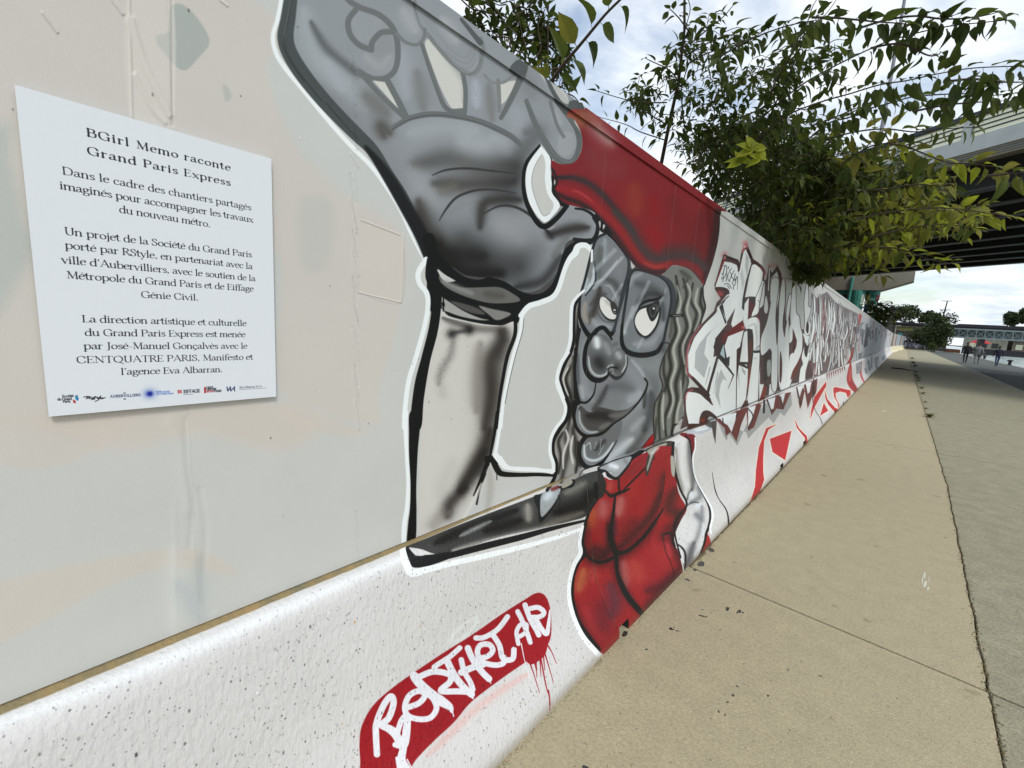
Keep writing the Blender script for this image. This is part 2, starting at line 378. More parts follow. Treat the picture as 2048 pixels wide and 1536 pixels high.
# ---------------------------------------------------------------- the artwork
def hand_and_arm():
    HO = (238, 244, 246); INK = (17, 18, 19); DG = (84, 89, 90); MG = (108, 112, 113)
    # quick fill-in patches of older paint and painted fold shading on the left boards
    P('O', "-400,-400 505,0 530,130 548,200 596,300 640,342 690,390 731,413 775,440 806,470 815,525 800,626 782,700 757,790 752,850 640,820 553,760 540,500 200,900 -100,900 -400,700", (204, 198, 191), 8, .8)
    P('O', "-400,830 86,832 300,820 500,800 640,850 560,900 420,870 330,880 240,900 80,860 -60,840", (206, 197, 188), 22, .8)
    P('O', "-300,1260 0,1165 160,1128 330,1100 420,1108 470,1150 330,1135 200,1180 90,1240 -40,1290", (206, 198, 188), 14, .8)
    P('O', "553,815 600,805 700,850 740,860 700,872 600,852", (206, 197, 188), 8, .6)
    P('Q', "1170,40 1290,60 1430,270 1350,400 1260,480 1170,420 1060,260 1150,210", (170, 176, 172), 2.5)
    P('O', "0,250 20,320 42,420 60,520 -90,700 -200,400", (180, 186, 182), 24, .8)
    P('O', "600,400 650,395 668,440 655,530 610,540 595,470", (184, 188, 184), 16, .45)
    P('Q', "1520,580 1560,600 1580,660 1540,690", (176, 180, 176), 3, .7)
    S('O', "344,20 345,250", 1.5, (186, 180, 170), 2, .7)
    P('O', "256,-20 342,-20 342,250 262,235", (214, 210, 202), 1.5, .5)  # shading of the big fold painted into the board colour
    P('O', "722,440 805,470 808,500 802,605 718,585", (208, 201, 193), 1, .55, curve=False)
    S('O', "722,440 800,470", 1.2, (190, 182, 172), .5); S('O', "718,585 802,605 808,500", 1.2, (186, 178, 176), .5)
    G('R', "1010,0 1020,470", 60, (214, 215, 212), .5); G('R', "1170,40 1180,300", 40, (176, 184, 184), .5)  # light and dark sides of the vertical crease painted in
    G('R', "1050,200 1180,400", 60, (170, 180, 188), .35, grain=.4)
    # ---- silhouette of the hand
    HAND = ("125,-60 110,110 90,210 110,300 180,420 290,560 400,680 510,790 600,880 680,1010 760,1140 830,1270 900,1400 960,1536 "
            "1060,1560 1140,1610 1250,1625 1350,1630 1440,1700 1540,1705 1620,1660 1700,1560 1730,1430 1800,1395 1900,1400 1915,1300 1890,1240 1830,1205 1740,1200 1660,1330 1600,1330 "
            "1500,1200 1478,1050 1500,950 1580,850 1640,920 1700,960 1780,950 1820,880 1825,790 1780,700 1830,630 1700,420 1500,280 1200,60 900,-160")
    MASK('hand', 'H', HAND)
    S('W', "440,60 560,180 640,240 740,300 850,315 950,300 1060,340 1160,400 1280,440 1400,410 1480,300 1530,160 1570,60 1650,10 1780,-10", 90, (74, 74, 74), 1); S('H', "1730,1210 1690,1260 1640,1310 1600,1330 1560,1300", 50, (140, 142, 144), 1)
    P('H', HAND, (152, 156, 160))
    # shading of the hand
    G('H', "300,520 480,720 650,900 800,1100", 90, (138, 141, 144), .5, 'hand')
    G('H', "200,60 260,300 420,520", 60, (168, 174, 178), .6, 'hand')
    G('H', "240,130 330,280 470,400 540,440", 26, (105, 108, 108), .75, 'hand')
    G('H', "330,360 420,470 560,640", 45, (168, 173, 178), .6, 'hand')
    G('H', "560,560 680,660", 60, (118, 118, 114), .6, 'hand')
    G('H', "700,780 650,740 670,800", 42, (98, 96, 92), .75, 'hand')
    G('H', "760,300 800,560", 55, (166, 170, 176), .7, 'hand'); G('H', "860,420 900,640", 40, (130, 131, 130), .6, 'hand')
    G('H', "1200,480 1210,620", 32, (172, 176, 184), .8, 'hand'); G('H', "1280,500 1300,700", 30, (130, 130, 128), .6, 'hand')
    G('H', "1430,640 1480,760", 50, (168, 172, 178), .5, 'hand'); G('H', "1530,560 1480,420", 60, (135, 137, 138), .5, 'hand')
    G('H', "820,780 1000,740 1200,760", 55, (166, 170, 174), .7, 'hand')
    G('H', "1300,800 1380,850 1400,900", 45, (165, 169, 173), .7, 'hand')
    G('H', "840,965 1060,930 1250,975 1430,960", 66, (94, 93, 90), .62, 'hand')
    G('H', "1500,780 1560,780 1470,900 1440,1040", 55, (104, 105, 105), .6, 'hand')
    G('H', "960,1075 1180,1080 1420,1065", 52, (84, 81, 78), .68, 'hand')
    G('H', "820,980 900,1120 960,1200", 60, (160, 163, 166), .6, 'hand')
    G('H', "1000,1130 1080,1090", 36, (128, 126, 122), .6, 'hand')
    G('H', "1050,1240 1140,1180 1220,1180", 34, (146, 149, 151), .7, 'hand')
    G('H', "870,1180 900,1330 1000,1430", 50, (96, 92, 88), .75, 'hand')
    G('H', "1230,1330 1250,1200 1330,1170 1460,1170", 36, (78, 75, 73), .8, 'hand')
    G('H', "1360,1300 1450,1290", 75, (158, 160, 163), .7, 'hand')
    G('H', "960,1420 1060,1540 1150,1600 1350,1600", 60, (62, 60, 58), .85, 'hand')
    G('H', "1050,1480 1250,1500", 60, (74, 73, 71), .8, 'hand'); G('H', "1130,1380 1140,1440", 60, (120, 121, 121), .5, 'hand')
    G('H', "1440,1680 1600,1640 1700,1500", 32, (70, 70, 70), .7, 'hand')
    G('H', "1450,1500 1580,1450", 70, (138, 139, 141), .6, 'hand')
    G('H', "1650,1370 1760,1340 1860,1330", 32, (66, 62, 60), .75, 'hand'); G('H', "1760,1240 1830,1250 1870,1300", 28, (150, 152, 154), .8, 'hand')
    G('H', "1740,1390 1660,1500", 26, (120, 120, 120), .6, 'hand')
    G('H', "1000,1500 1250,1540 1450,1560", 170, (58, 58, 57), .62, 'hand'); G('H', "1430,1000 1400,1140", 110, (70, 70, 69), .5, 'hand'); G('H', "860,1260 940,1440", 90, (70, 68, 66), .5, 'hand'); G('H', "1120,830 1260,850", 70, (178, 182, 186), .5, 'hand'); G('H', "1340,1330 1460,1400", 90, (168, 170, 173), .5, 'hand')
    G('H', "150,420 330,640 520,840", 60, (122, 124, 126), .45, 'hand'); tone('hand', 1.35, 146, -9)
    # fingers
    S('H', "430,-40 470,10 520,40", 34, MG, 1, clip='hand'); P('H', "490,70 640,100 700,170 660,150 600,210 570,240 510,230 470,160", (150, 155, 159), 2, .8, 'hand')
    P('H', "640,220 700,200 730,300 690,400 620,430 560,400 600,300", (142, 145, 148), 6, .8, 'hand')
    S('H', "500,60 458,120 468,200 520,262 592,292", 34, MG, 1, clip='hand'); S('H', "592,292 600,245 650,192 718,186", 34, MG, 1, clip='hand')
    S('H', "535,48 640,88 722,170 748,280 735,400 680,455 600,460 520,420", 34, MG, 1, clip='hand')
    G('H', "560,330 640,390 700,330", 30, (168, 172, 174), .5, 'hand')
    S('H', "830,-20 870,130 915,195", 16, (120, 124, 125), 1.5, clip='hand'); S('H', "905,170 900,220 860,262 790,245 740,195", 20, (118, 122, 123), 1, clip='hand')
    G('H', "780,60 850,180", 40, (172, 176, 180), .6, 'hand')
    GAP = (206, 206, 201)
    P('H', "600,470 690,484 752,640", GAP, clip='hand', curve=False); P('H', "905,265 938,230 1010,320 1110,430 1138,520 1138,610 1105,645 1060,630 1000,520 945,380", GAP, clip='hand')
    P('H', "1340,480 1450,470 1380,590 1345,620", GAP, clip='hand', curve=False)
    G('H', "1000,300 1130,470 1130,600", 16, (150, 152, 150), .5, 'hand')
    S('H', "530,425 650,560 790,690", [34, 26, 30], MG, .6, clip='hand'); S('H', "690,478 750,590 800,690", 36, MG, .6, clip='hand')
    S('H', "890,262 935,400 985,540 1020,620 1060,650 1120,650", [26, 26, 34], MG, .6, clip='hand'); S('H', "1128,430 1143,520 1143,600 1138,670", 26, MG, .6, clip='hand')
    S('H', "925,205 1010,310 1090,390 1170,432 1222,400 1240,300 1222,230", 26, (126, 130, 131), .8, clip='hand')
    for s, w in (("960,240 1060,330 1150,370 1190,330 1195,270", 8), ("980,200 1080,310 1150,335 1175,290", 7), ("950,255 1060,360 1160,400 1210,340", 6)):
        S('H', s, w, (136, 139, 139), .6, .8, 'hand')
    G('H', "1000,120 1090,240", 36, (174, 177, 180), .7, 'hand')
    S('H', "1110,118 1165,185 1222,255", [20, 34], DG, .6, clip='hand')
    S('H', "1255,440 1300,482 1370,480 1425,440", 18, (132, 135, 135), .8, clip='hand'); S('H', "1335,470 1340,560 1342,650", 24, (128, 131, 131), .8, clip='hand')
    S('H', "1488,360 1460,470 1400,600 1352,690", [44, 36, 26], (104, 108, 108), .6, clip='hand'); P('H', "1395,400 1450,350 1500,385 1480,450 1430,440", DG, .8, 1, 'hand')
    S('H', "708,756 760,722 830,688 950,668 1100,682 1230,712 1340,760 1420,805 1500,880", [26, 32, 34, 34, 34, 36, 24], (102, 106, 107), .8, clip='hand')
    for s, w in (("950,1025 1030,995 1150,985 1300,1000 1440,1015", [6, 14, 12, 5]), ("990,1290 1040,1210 1100,1150 1200,1115 1300,1110 1440,1130", [5, 16, 14, 12, 4]),
                 ("1250,1250 1340,1206 1430,1210 1510,1250 1570,1300 1640,1370", [8, 14, 16, 18, 12])):
        S('H', s, w, (50, 50, 50), 1.5, .95, 'hand')
    G('H', "1620,1350 1650,1390", 22, (40, 38, 38), .8, 'hand')
    # little finger
    S('H', "1500,590 1560,740 1640,880 1700,945 1770,955 1815,890 1820,800 1780,700 1700,590 1620,470", [26, 40, 50, 56, 56, 46, 40], (104, 109, 109), .8, clip='hand')
    P('H', "1695,790 1750,770 1790,800 1785,870 1730,915 1685,880", (156, 160, 163), 1.5, 1, 'hand')
    G('H', "1660,640 1700,720", 24, (160, 164, 168), .8, 'hand'); S('H', "1640,600 1680,730 1720,800", 20, (112, 116, 117), 1.5, .9, 'hand')
    S('H', "1660,580 1740,690 1800,780", 8, (90, 92, 92), .8, .8, 'hand'); S('H', "1600,440 1660,560 1730,660", 26, DG, 1, 1, 'hand')
    P('H', "1740,600 1790,590 1835,640 1770,690 1740,650", DG, 1, 1, 'hand'); P('H', "1560,400 1680,440 1740,600 1690,590 1600,480", (200, 200, 196), 1.5, .8, 'hand')
    S('H', "1600,440 1660,560 1730,660", 22, DG, 1)
    # white slot between thumb and little finger
    S('H', "1580,850 1503,950 1482,1060 1500,1180 1560,1295 1612,1325 1680,1275 1738,1205", [14, 22, 22, 30, 34, 30, 26], INK, .5)
    S('H', "1640,925 1658,1010 1652,1085 1690,1180 1740,1200", [14, 22, 26, 24], INK, .5)
    P('H', "1585,855 1585,855 1640,925 1642,1000 1650,1075 1652,1130 1697,1200 1655,1265 1608,1300 1555,1250 1512,1170 1497,1050 1512,960", HO)
    P('H', "1590,905 1612,960 1608,1040 1622,1130 1660,1195 1640,1245 1600,1262 1562,1190 1530,1080 1542,985", (203, 203, 199)); S('H', "1590,905 1545,985 1532,1080 1562,1190 1600,1262 1640,1245", 5, (150, 152, 150), .8, .7)
    # outline, left edge of the hand and arm
    S('H', "70,-20 45,110 17,210 35,310 90,400 180,510 270,620 380,750 480,860 590,970 680,1090 760,1220 830,1370 915,1536", 26, HO)
    S('H', "125,-40 105,110 90,210 110,300 180,420 290,560 400,680 510,790 600,880 680,1010 760,1140 830,1270 900,1400 960,1536", [76, 88, 96, 92, 92, 88, 84, 80, 72, 72, 82, 78, 84, 92], (72, 77, 78))
    S('H', "560,860 640,960 720,1080 800,1220 870,1340 960,1536", [20, 50, 66, 72, 80, 90], INK, 4, .85)
    for s in ("80,220 105,320 180,440 300,590", "70,250 110,350 200,480", "330,600 420,710 520,820"): S('H', s, 5, (40, 44, 44), .5, .8)
    # palm heel, bottom contour
    S('W', "440,-10 480,110 560,215 640,280 740,335 850,350 950,330 1060,370 1160,440 1280,480 1400,455 1490,360 1545,200 1580,100 1650,40 1760,10", [100, 96, 90, 72, 54, 50, 46, 62, 72, 70, 66, 64, 62, 60, 50], INK, .5)
    # wrist folds
    P('W', "430,150 520,270 560,350 700,330 900,340 1060,370 1200,440 1270,490 1200,600 1160,690 1040,700 900,690 740,660 600,620 540,560 440,560", INK, .5)
    P('W', "525,290 580,345 700,388 860,388 1020,388 1130,440 1190,492 1110,515 930,515 760,470 620,410 540,350", (104, 104, 101), 1); G('W', "560,340 700,400 800,440", 22, (140, 142, 140), .8); G('W', "900,440 1050,460", 35, (82, 80, 78), .8)
    P('W', "536,465 620,515 730,585 860,640 930,655 850,655 700,625 600,590 560,575 545,540", (164, 165, 162), 1); P('W', "850,540 960,565 1110,600 1060,640 990,655 930,610", (130, 130, 126), 1.5)
    P('W', "620,500 760,530 860,570 900,610 800,600 700,560", (88, 86, 84), 2, .9)
    S('W', "560,430 560,580", [10, 14], INK); S('W', "558,520 560,535", 26, INK)
    # forearm
    ARM = "545,620 600,640 740,672 900,702 1040,700 1140,670 1130,780 1070,950 1030,1200 1000,1400 950,1750 930,1850 850,2080 700,2290 560,2400 375,2480 360,2200 375,1536 400,1300 450,1000 510,760 535,640"
    MASK('arm', 'W', ARM); P('W', ARM, (206, 204, 199))
    G('W', "560,640 700,690 780,720", 30, (80, 78, 75), .8, 'arm'); G('W', "780,720 900,730 1060,730", 34, (110, 106, 102), .8, 'arm')
    G('W', "630,770", 40, (38, 37, 36), .9, 'arm', .3); G('W', "770,735", 38, (28, 28, 28), .95, 'arm', .3); G('W', "640,760 760,740", 18, (60, 58, 56), .8, 'arm', .3)
    G('W', "640,830 620,930 540,1080 520,1180", 32, (112, 108, 104), .55, 'arm', 1.2); G('W', "540,1180 560,1280", 40, (150, 147, 142), .25, 'arm', .9)
    G('W', "1030,750 1040,850 940,1000 950,1250 900,1540", 62, (66, 61, 56), .85, 'arm'); G('W', "860,850 840,1100 830,1400", 60, (128, 124, 118), .6, 'arm')
    G('W', "1080,860 1060,960", 30, (170, 168, 164), .6, 'arm'); G('W', "940,1560 900,1700 820,1850 700,2050", 60, (58, 53, 48), .9, 'arm', .2)
    G('A', "740,600 620,720 590,830", 56, (46, 42, 40), .85, 'arm', .4); G('A', "560,780 480,900 600,800", 50, (130, 126, 120), .5, 'arm', .3); G('A', "640,380 520,650", 60, (185, 182, 177), .4, 'arm')
    G('W', "1060,760 1020,900 980,1100 960,1400 930,1700 880,1900", 90, (40, 37, 35), .6, 'arm', .15); G('A', "900,300 800,480 700,620", 60, (30, 28, 27), .6, 'arm', .3)
    # arm outlines
    S('W', "420,160 372,230 352,290 368,360 425,440 432,560 400,730 335,960 275,1160 245,1400 240,1536", [46, 40, 38], HO)
    P('W', "430,140 470,160 540,420 540,560 512,760 450,1000 400,1300 376,1540 290,1540 320,1200 380,960 440,720 460,560 452,410 412,300", INK, .5)
    S('A', "252,-20 250,120 262,360 272,560 262,760 240,900 235,1070", [42, 34, 30, 34, 40, 40], HO)
    P('A', "285,-20 372,-20 350,300 338,600 340,800 330,1030 262,1080 270,900 286,760 290,560 278,330 278,150", INK, .5)
    S('W', "1150,660 1145,780 1085,950 1045,1150 1015,1340 995,1540", [30, 32, 28, 24], INK, .5)
    S('W', "1240,560 1205,620 1190,750 1130,960 1085,1160 1050,1340 1030,1536", [34, 30, 26, 26], HO); S('W', "1220,640 1205,760 1150,950 1100,1160 1065,1340", 4, INK, .3)
    S('A', "1002,-20 975,170 945,330", [30, 26, 20], INK); S('A', "1035,-10 1010,180 985,320", 26, HO)
    S('A', "925,365 960,360 990,390", [60, 56, 40], INK, .5); S('A', "970,380 1010,460 1060,485 1200,490 1330,488 1455,494", [50, 52, 44, 34, 30, 26], INK, .5)
    S('A', "920,400 870,520 808,660", [40, 26, 12], INK, 1.2); S('A', "905,480 860,600 832,730", [16, 14, 16], INK, 1); S('A', "998,470 998,530", 8, INK)
    G('A', "940,440 945,600 920,800", 30, (176, 173, 168), .8); G('A', "880,560 790,740 720,860", 16, (216, 214, 210), .7); S('A', "870,560 780,740 705,880", 5, (230, 230, 226), .8, .7)
    S('A', "990,330 1040,400 1080,432 1200,440 1330,445 1450,472", [50, 34, 28, 24], HO)
    # halo between thumb, wrist and face
    S('F', "170,865 235,790 330,758 430,715 482,640 530,490 572,400 618,350 640,300 700,288 748,330", [40, 44, 44, 42, 40, 38, 42, 56, 50, 44, 34], HO)
def sleeve():
    HO = (238, 244, 246); INK = (17, 18, 19)
    SL = "262,1072 420,1010 700,895 1000,780 1300,668 1560,560 1830,455 1836,690 1740,820 1600,870 1300,940 1000,1005 600,1135 480,1135 380,1100"
    MASK('sleeve', 'A', SL); P('A', SL, (94, 94, 93), 1)
    G('A', "500,1050 700,960 900,880 1160,780", 40, (62, 60, 58), .9, 'sleeve', .5); G('A', "700,990 820,930 950,870", 18, (178, 182, 182), .6, 'sleeve', .8)
    G('A', "640,1110 900,1040 1200,970 1500,900", 24, (160, 160, 158), .9, 'sleeve', .5); G('A', "900,950 1200,860", 40, (58, 56, 53), .7, 'sleeve', .6)
    G('A', "1250,740 1260,860", 34, (168, 166, 160), .7, 'sleeve', .6); G('A', "1480,800 1700,740 1760,640", 60, (58, 57, 56), .85, 'sleeve', .4); G('A', "1560,640 1720,560", 36, (140, 138, 132), .7, 'sleeve', .3); G('A', "1400,900 1700,800", 30, (140, 136, 128), .6, 'sleeve', .5)
    G('A', "1810,560 1815,680", 18, (30, 30, 30), .9, 'sleeve')
    tone('sleeve', 1.5, 104, -34)
    S('A', "262,1085 290,1150 330,1200 440,1190 600,1150", [20, 60, 100, 90, 56], INK, .6); S('A', "420,1190 600,1155 900,1075 1200,1000 1450,930 1720,866", [90, 50, 56, 50, 36, 20], INK, .6)
    S('A', "225,1100 250,1200 300,1290 420,1268 600,1222 900,1155 1200,1082 1500,1000 1690,935", [46, 60, 70, 52, 44, 46, 40, 32, 24], HO, .8)
    P('A', "1300,668 1380,640 1560,560 1600,520 1640,540 1620,590 1530,620 1490,720 1420,820 1350,880 1335,780", INK, .6)
    P('A', "1365,655 1420,620 1500,600 1520,620 1470,720 1400,810 1362,830 1352,740", (150, 156, 158), 1.5); G('A', "1400,680 1440,640", 30, (198, 206, 210), .8); P('A', "1440,590 1500,570 1505,600 1450,625", (110, 40, 36), 2, .8); P('A', "1530,560 1600,528 1615,560 1540,600", (150, 146, 130), 1)
    S('A', "1500,660 1516,690 1508,740", 8, INK)
def hat():
    INK = (27, 29, 30)
    HAT = "695,15 640,-15 655,-60 672,-120 668,-160 655,-250 700,-245 800,-250 880,-290 920,-380 905,-480 830,-590 760,-660 720,-800 1050,-600 1790,30 1788,200 1745,400 1690,570 1672,615 1620,560 1560,495 1490,462 1410,455 1330,525 1250,520 1120,470 1050,385 960,270 880,170 800,60"
    p = pts('F', HAT)
    HATH = "1740,1195 1688,1160 1662,1108 1672,1070 1652,1010 1648,940 1700,960 1780,950 1822,880 1825,790 1782,700 1740,680 1760,640 1830,640 1900,600"
    a = pts('H', HATH); b = pts('F', "1200,-700 1560,-420 1840,-20 1796,20 1788,200 1745,400 1690,570 1672,615 1620,560 1560,495 1490,462 1410,455 1330,525 1250,520 1120,470 1050,385 960,270 880,170 800,60 740,0")
    q = np.vstack([a, b])
    CROPS['_'] = (0, 0, 1)
    s = ' '.join('%.1f,%.1f' % tuple(v) for v in q)
    MASK('hat', '_', s); P('_', s, (152, 36, 42))
    G('K', "190,420 330,480", 90, (196, 116, 84), .85, 'hat'); G('K', "330,400 420,440 480,520", 70, (196, 140, 104), .5, 'hat')
    G('K', "420,520 640,720", 80, (196, 140, 138), .6, 'hat'); G('K', "480,560 560,640 620,690", 40, (214, 180, 178), .5, 'hat')
    G('K', "400,800 500,900 700,980", 130, (150, 62, 66), .6, 'hat'); G('K', "860,1150 880,1400", 90, (172, 66, 46), .7, 'hat'); G('K', "1050,1250 1080,1450", 60, (165, 26, 34), .7, 'hat')
    G('K', "1250,1250 1300,1450", 60, (128, 34, 40), .6, 'hat'); G('K', "1500,1350 1440,1480", 60, (158, 40, 44), .6, 'hat')
    G('F', "1500,40 1520,300", 90, (138, 34, 38), .7, 'hat'); G('F', "1650,20 1640,300 1600,400", 60, (124, 36, 38), .8, 'hat')
    G('F', "1240,150 1300,300", 60, (168, 24, 32), .8, 'hat')
    G('F', "1770,0 1760,200 1710,420 1670,560", 34, (58, 34, 34), .85, 'hat')
    G('K', "60,1050 220,1050 360,1090 480,1170 600,1290 720,1440 860,1620", 34, (58, 52, 54), .9, 'hat')
    G('K', "40,1050 200,1050", 14, (40, 38, 40), .6, 'hat')
    G('F', "940,20 1040,120 1110,240 1170,330 1260,400 1340,400 1420,370 1520,370 1620,420 1680,480", 52, (74, 66, 66), .95, 'hat')
    G('F', "1350,330 1600,330", 50, (92, 52, 54), .6, 'hat')
    G('K', "60,1160 200,1180 330,1230 460,1320 560,1420", 34, (176, 40, 48), .9, 'hat'); G('K', "230,1180 320,1210 440,1300", 12, (214, 74, 78), .7, 'hat')
    G('F', "800,-10 900,70 1010,200 1090,320 1180,430 1290,465 1400,430", 32, (172, 42, 44), .95, 'hat'); G('F', "1180,430 1270,470 1340,455", 12, (204, 70, 66), .8, 'hat')
    G('F', "1490,420 1600,470 1650,540", 22, (150, 44, 48), .8, 'hat')
    G('K', "60,1200 160,1260 300,1310 440,1400 560,1540", 24, (44, 36, 38), .85, 'hat')
    G('F', "700,-20 830,90 930,200 1030,340 1120,450 1250,510 1350,500", 26, (50, 42, 44), .85, 'hat'); G('F', "1460,470 1560,500 1640,580", 16, (88, 84, 84), .9, 'hat')
    glaze('hat', .80, 5)
    S('F', "1795,0 1788,200 1745,400 1690,560 1660,640 1665,720 1680,800 1650,900 1636,960", [16, 10, 10, 12, 16, 14, 12], (44, 42, 42), .8)
    S('F', "620,-12 690,-2 760,40 800,110 795,190 760,245 700,250 610,240", [18, 22, 26, 34, 34, 34, 30], INK, .6)
    S('F', "780,60 850,150 900,190", [50, 70, 30], INK, 1)
    P('F', "810,95 825,100 820,150", (190, 190, 188)); P('F', "845,120 862,128 845,160", (190, 190, 188))
    S('H', "1740,1200 1700,1175 1665,1110 1680,1060 1655,990", 14, (36, 30, 32), 1)
def face():
    HO = (238, 244, 246); INK = (17, 18, 19)
    # whole head, light hair base
    HEAD = "750,330 800,230 870,190 960,270 1050,385 1120,470 1250,520 1330,525 1410,455 1490,462 1560,495 1640,570 1668,640 1668,720 1680,800 1650,900 1640,960 1560,1080 1530,1200 1520,1330 1550,1400 1530,1480 1500,1600 1530,1780 1540,1800 1250,1930 830,2110 660,2180 390,2280 460,2180 450,2060 420,1950 440,1850 500,1780 560,1690 570,1600 530,1520 495,1370 530,1270 590,1180 620,1060 620,950 622,800 650,700 700,640"
    MASK('head', 'F', HEAD); P('F', HEAD, (140, 141, 139), .6)
    # hair, left lock
    HL = "640,760 640,900 655,1000 640,1180 620,1400 620,1560 640,1720 680,1860 650,2000 700,2060 690,2150 400,2280 460,2180 450,2060 420,1950 440,1850 500,1780 560,1690 570,1600 530,1520 495,1370 530,1270 590,1180 610,1060 610,900"
    MASK('hairL', 'F', HL); P('F', HL, (172, 171, 168), .5)
    for s, r, c in (("600,1260 540,1370 560,1480 590,1560 600,1650", 20, 96), ("560,1320 530,1400 590,1540 590,1640 560,1760", 14, 80), ("600,1200 600,1500 640,1640", 18, 120),
                    ("570,1740 540,1860 560,1960 530,2100 500,2240", 22, 112), ("520,1820 480,1900 500,2020 480,2160", 14, 96), ("640,1700 600,1800 620,1900 620,2000 660,2100", 20, 100),
                    ("640,1900 650,2000 620,2150", 16, 88), ("650,780 640,960 625,1100", 16, 70)):
        G('F', s, r, (c-8, c-9, c-10), .92, 'hairL')
    for s in ("560,1290 520,1390 560,1520", "540,1800 560,1880 520,2000 520,2120", "600,1850 580,1960 600,2080"): G('F', s, 9, (224, 223, 220), .9, 'hairL')
    # hair, right lock
    HR = "1340,520 1410,460 1490,462 1560,495 1640,570 1668,640 1668,720 1680,800 1650,900 1640,960 1560,1080 1530,1200 1520,1330 1550,1400 1500,1600 1530,1780 1540,1800 1400,1870 1250,1935 1260,1860 1255,1740 1270,1590 1330,1460 1305,1340 1320,1230 1385,1100 1370,980 1400,850 1425,720 1400,600"
    MASK('hairR', 'F', HR); P('F', HR, (128, 130, 126), .5)
    for s, r, c in (("1440,540 1460,700 1425,850 1440,1000 1385,1150 1400,1290 1370,1420 1395,1560 1350,1700 1360,1850", 15, 62), ("1500,560 1530,700 1500,820 1530,960 1470,1120 1480,1270 1440,1420 1450,1560 1420,1700 1410,1850", 15, 66),
                    ("1580,600 1560,740 1610,850 1570,980 1520,1100 1500,1250 1500,1400 1470,1560", 14, 70), ("1650,640 1640,760 1660,830 1620,930 1540,1060", 12, 60), ("1350,1160 1340,1320 1360,1440 1310,1560 1300,1700 1310,1880", 13, 70),
                    ("1540,560 1500,640", 12, 90), ("1480,500 1560,560", 22, 96), ("1430,700 1410,860 1400,1000 1370,1080", 12, 96), ("1280,1700 1270,1880", 10, 84), ("1520,1350 1540,1430 1500,1540", 12, 90)):
        G('F', s, r, (c, c, c-4), .9, 'hairR')
    for s in ("1450,620 1480,760 1450,880 1470,1000 1420,1140 1440,1280 1400,1420 1420,1560 1380,1700", "1530,600 1560,680 1530,820 1560,960 1500,1110 1510,1260", "1620,640 1600,760 1640,860 1590,990", "1340,1500 1330,1640 1340,1800", "1480,1400 1480,1540 1450,1660 1450,1800"):
        G('F', s, 10, (184, 186, 180), .75, 'hairR')
    tone('hairR', 1.4, 120, -12); tone('hairL', 1.35, 165, -22)
    # face
    FC = "760,330 800,230 870,190 960,270 1050,385 1120,470 1250,520 1330,525 1400,600 1425,720 1400,850 1370,980 1385,1100 1320,1230 1305,1340 1330,1460 1270,1590 1255,1740 1250,1850 1190,1960 1090,2010 860,2110 800,2080 700,2090 650,2010 660,1900 700,1850 620,1780 600,1650 640,1560 615,1400 622,1200 650,1000 655,800 700,700 770,560 780,450"
    MASK('face', 'F', FC); P('F', FC, (138, 140, 142), .6)
    G('F', "820,300 800,420 820,560", 26, (110, 112, 108), .6, 'face'); G('F', "860,240 850,420", 22, (172, 182, 188), .7, 'face'); P('F', "815,330 850,300 840,420 812,430", (110, 110, 106), 3, .6, 'face')
    P('F', "752,560 770,440 782,540 770,600 700,690 720,620", (218, 224, 226), 1); S('F', "772,420 785,540 768,610 700,700", 14, (58, 68, 74), 1, .9)
    G('F', "700,1080 680,1250 700,1450 760,1560", 34, (150, 153, 156), .7, 'face'); G('F', "640,1180 640,1400 660,1560", 14, (100, 102, 104), .6, 'face')
    G('F', "1050,1300 1150,1420 1170,1550 1000,1650", 60, (152, 155, 158), .6, 'face'); G('F', "1080,1230 1150,1310 1180,1360", 14, (196, 202, 206), .5, 'face')
    G('F', "1180,1300 1250,1380 1280,1480", 34, (120, 122, 122), .5, 'face'); G('F', "880,1440 820,1560 760,1640", 22, (84, 84, 84), .6, 'face'); G('F', "900,1450 980,1440 1100,1480", 40, (112, 114, 116), .5, 'face')
    G('F', "1000,1760 1100,1640 1180,1560", 34, (150, 153, 155), .6, 'face'); G('F', "1010,1900 1120,1780 1220,1650", 46, (146, 148, 149), .6, 'face'); G('F', "870,2060 960,1980 1080,1880", 40, (186, 190, 192), .8, 'face')
    G('F', "1200,1800 1120,1920 1040,1990", 26, (112, 112, 110), .7, 'face'); G('F', "1190,1480 1180,1620", 16, (78, 76, 76), .6, 'face')
    G('F', "1100,1260 1230,1300 1300,1250", 60, (150, 154, 156), .5, 'face'); G('F', "1290,1000 1340,1150", 40, (92, 94, 96), .5, 'face'); G('F', "1060,1560 1150,1500", 44, (170, 174, 177), .6, 'face'); G('F', "1240,1500 1240,1640 1180,1800", 44, (84, 86, 88), .55, 'face'); G('F', "660,1440 680,1540", 24, (172, 175, 178), .6, 'face')
    G('F', "1080,1800 1180,1700", 30, (172, 175, 176), .5, 'face'); tone('face', 1.7, 138, -16)
    # lenses
    LL = "850,200 790,240 752,350 700,560 658,720 652,870 690,970 745,1030 800,975 850,965 900,1010 932,985 968,850 1012,650 1052,500 1050,400 960,270 885,190"
    LR = "1060,560 1090,500 1150,492 1300,540 1372,600 1400,680 1400,780 1362,960 1332,1090 1280,1160 1170,1182 1060,1165 1005,1100 1002,950 1038,700"
    MASK('LL', 'F', LL); MASK('LR', 'F', LR)
    P('F', LL, (138, 141, 144), 1, .5); P('F', LR, (134, 137, 139), 1, .6)
    G('F', "820,640 780,800 730,920", 30, (80, 76, 72), .8, 'LL'); G('F', "700,760 690,860 720,920", 22, (160, 154, 146), .8, 'LL'); G('F', "900,300 960,400 980,520", 50, (136, 136, 140), .8, 'LL'); G('F', "860,560 940,600 990,700", 26, (92, 92, 92), .7, 'LL')
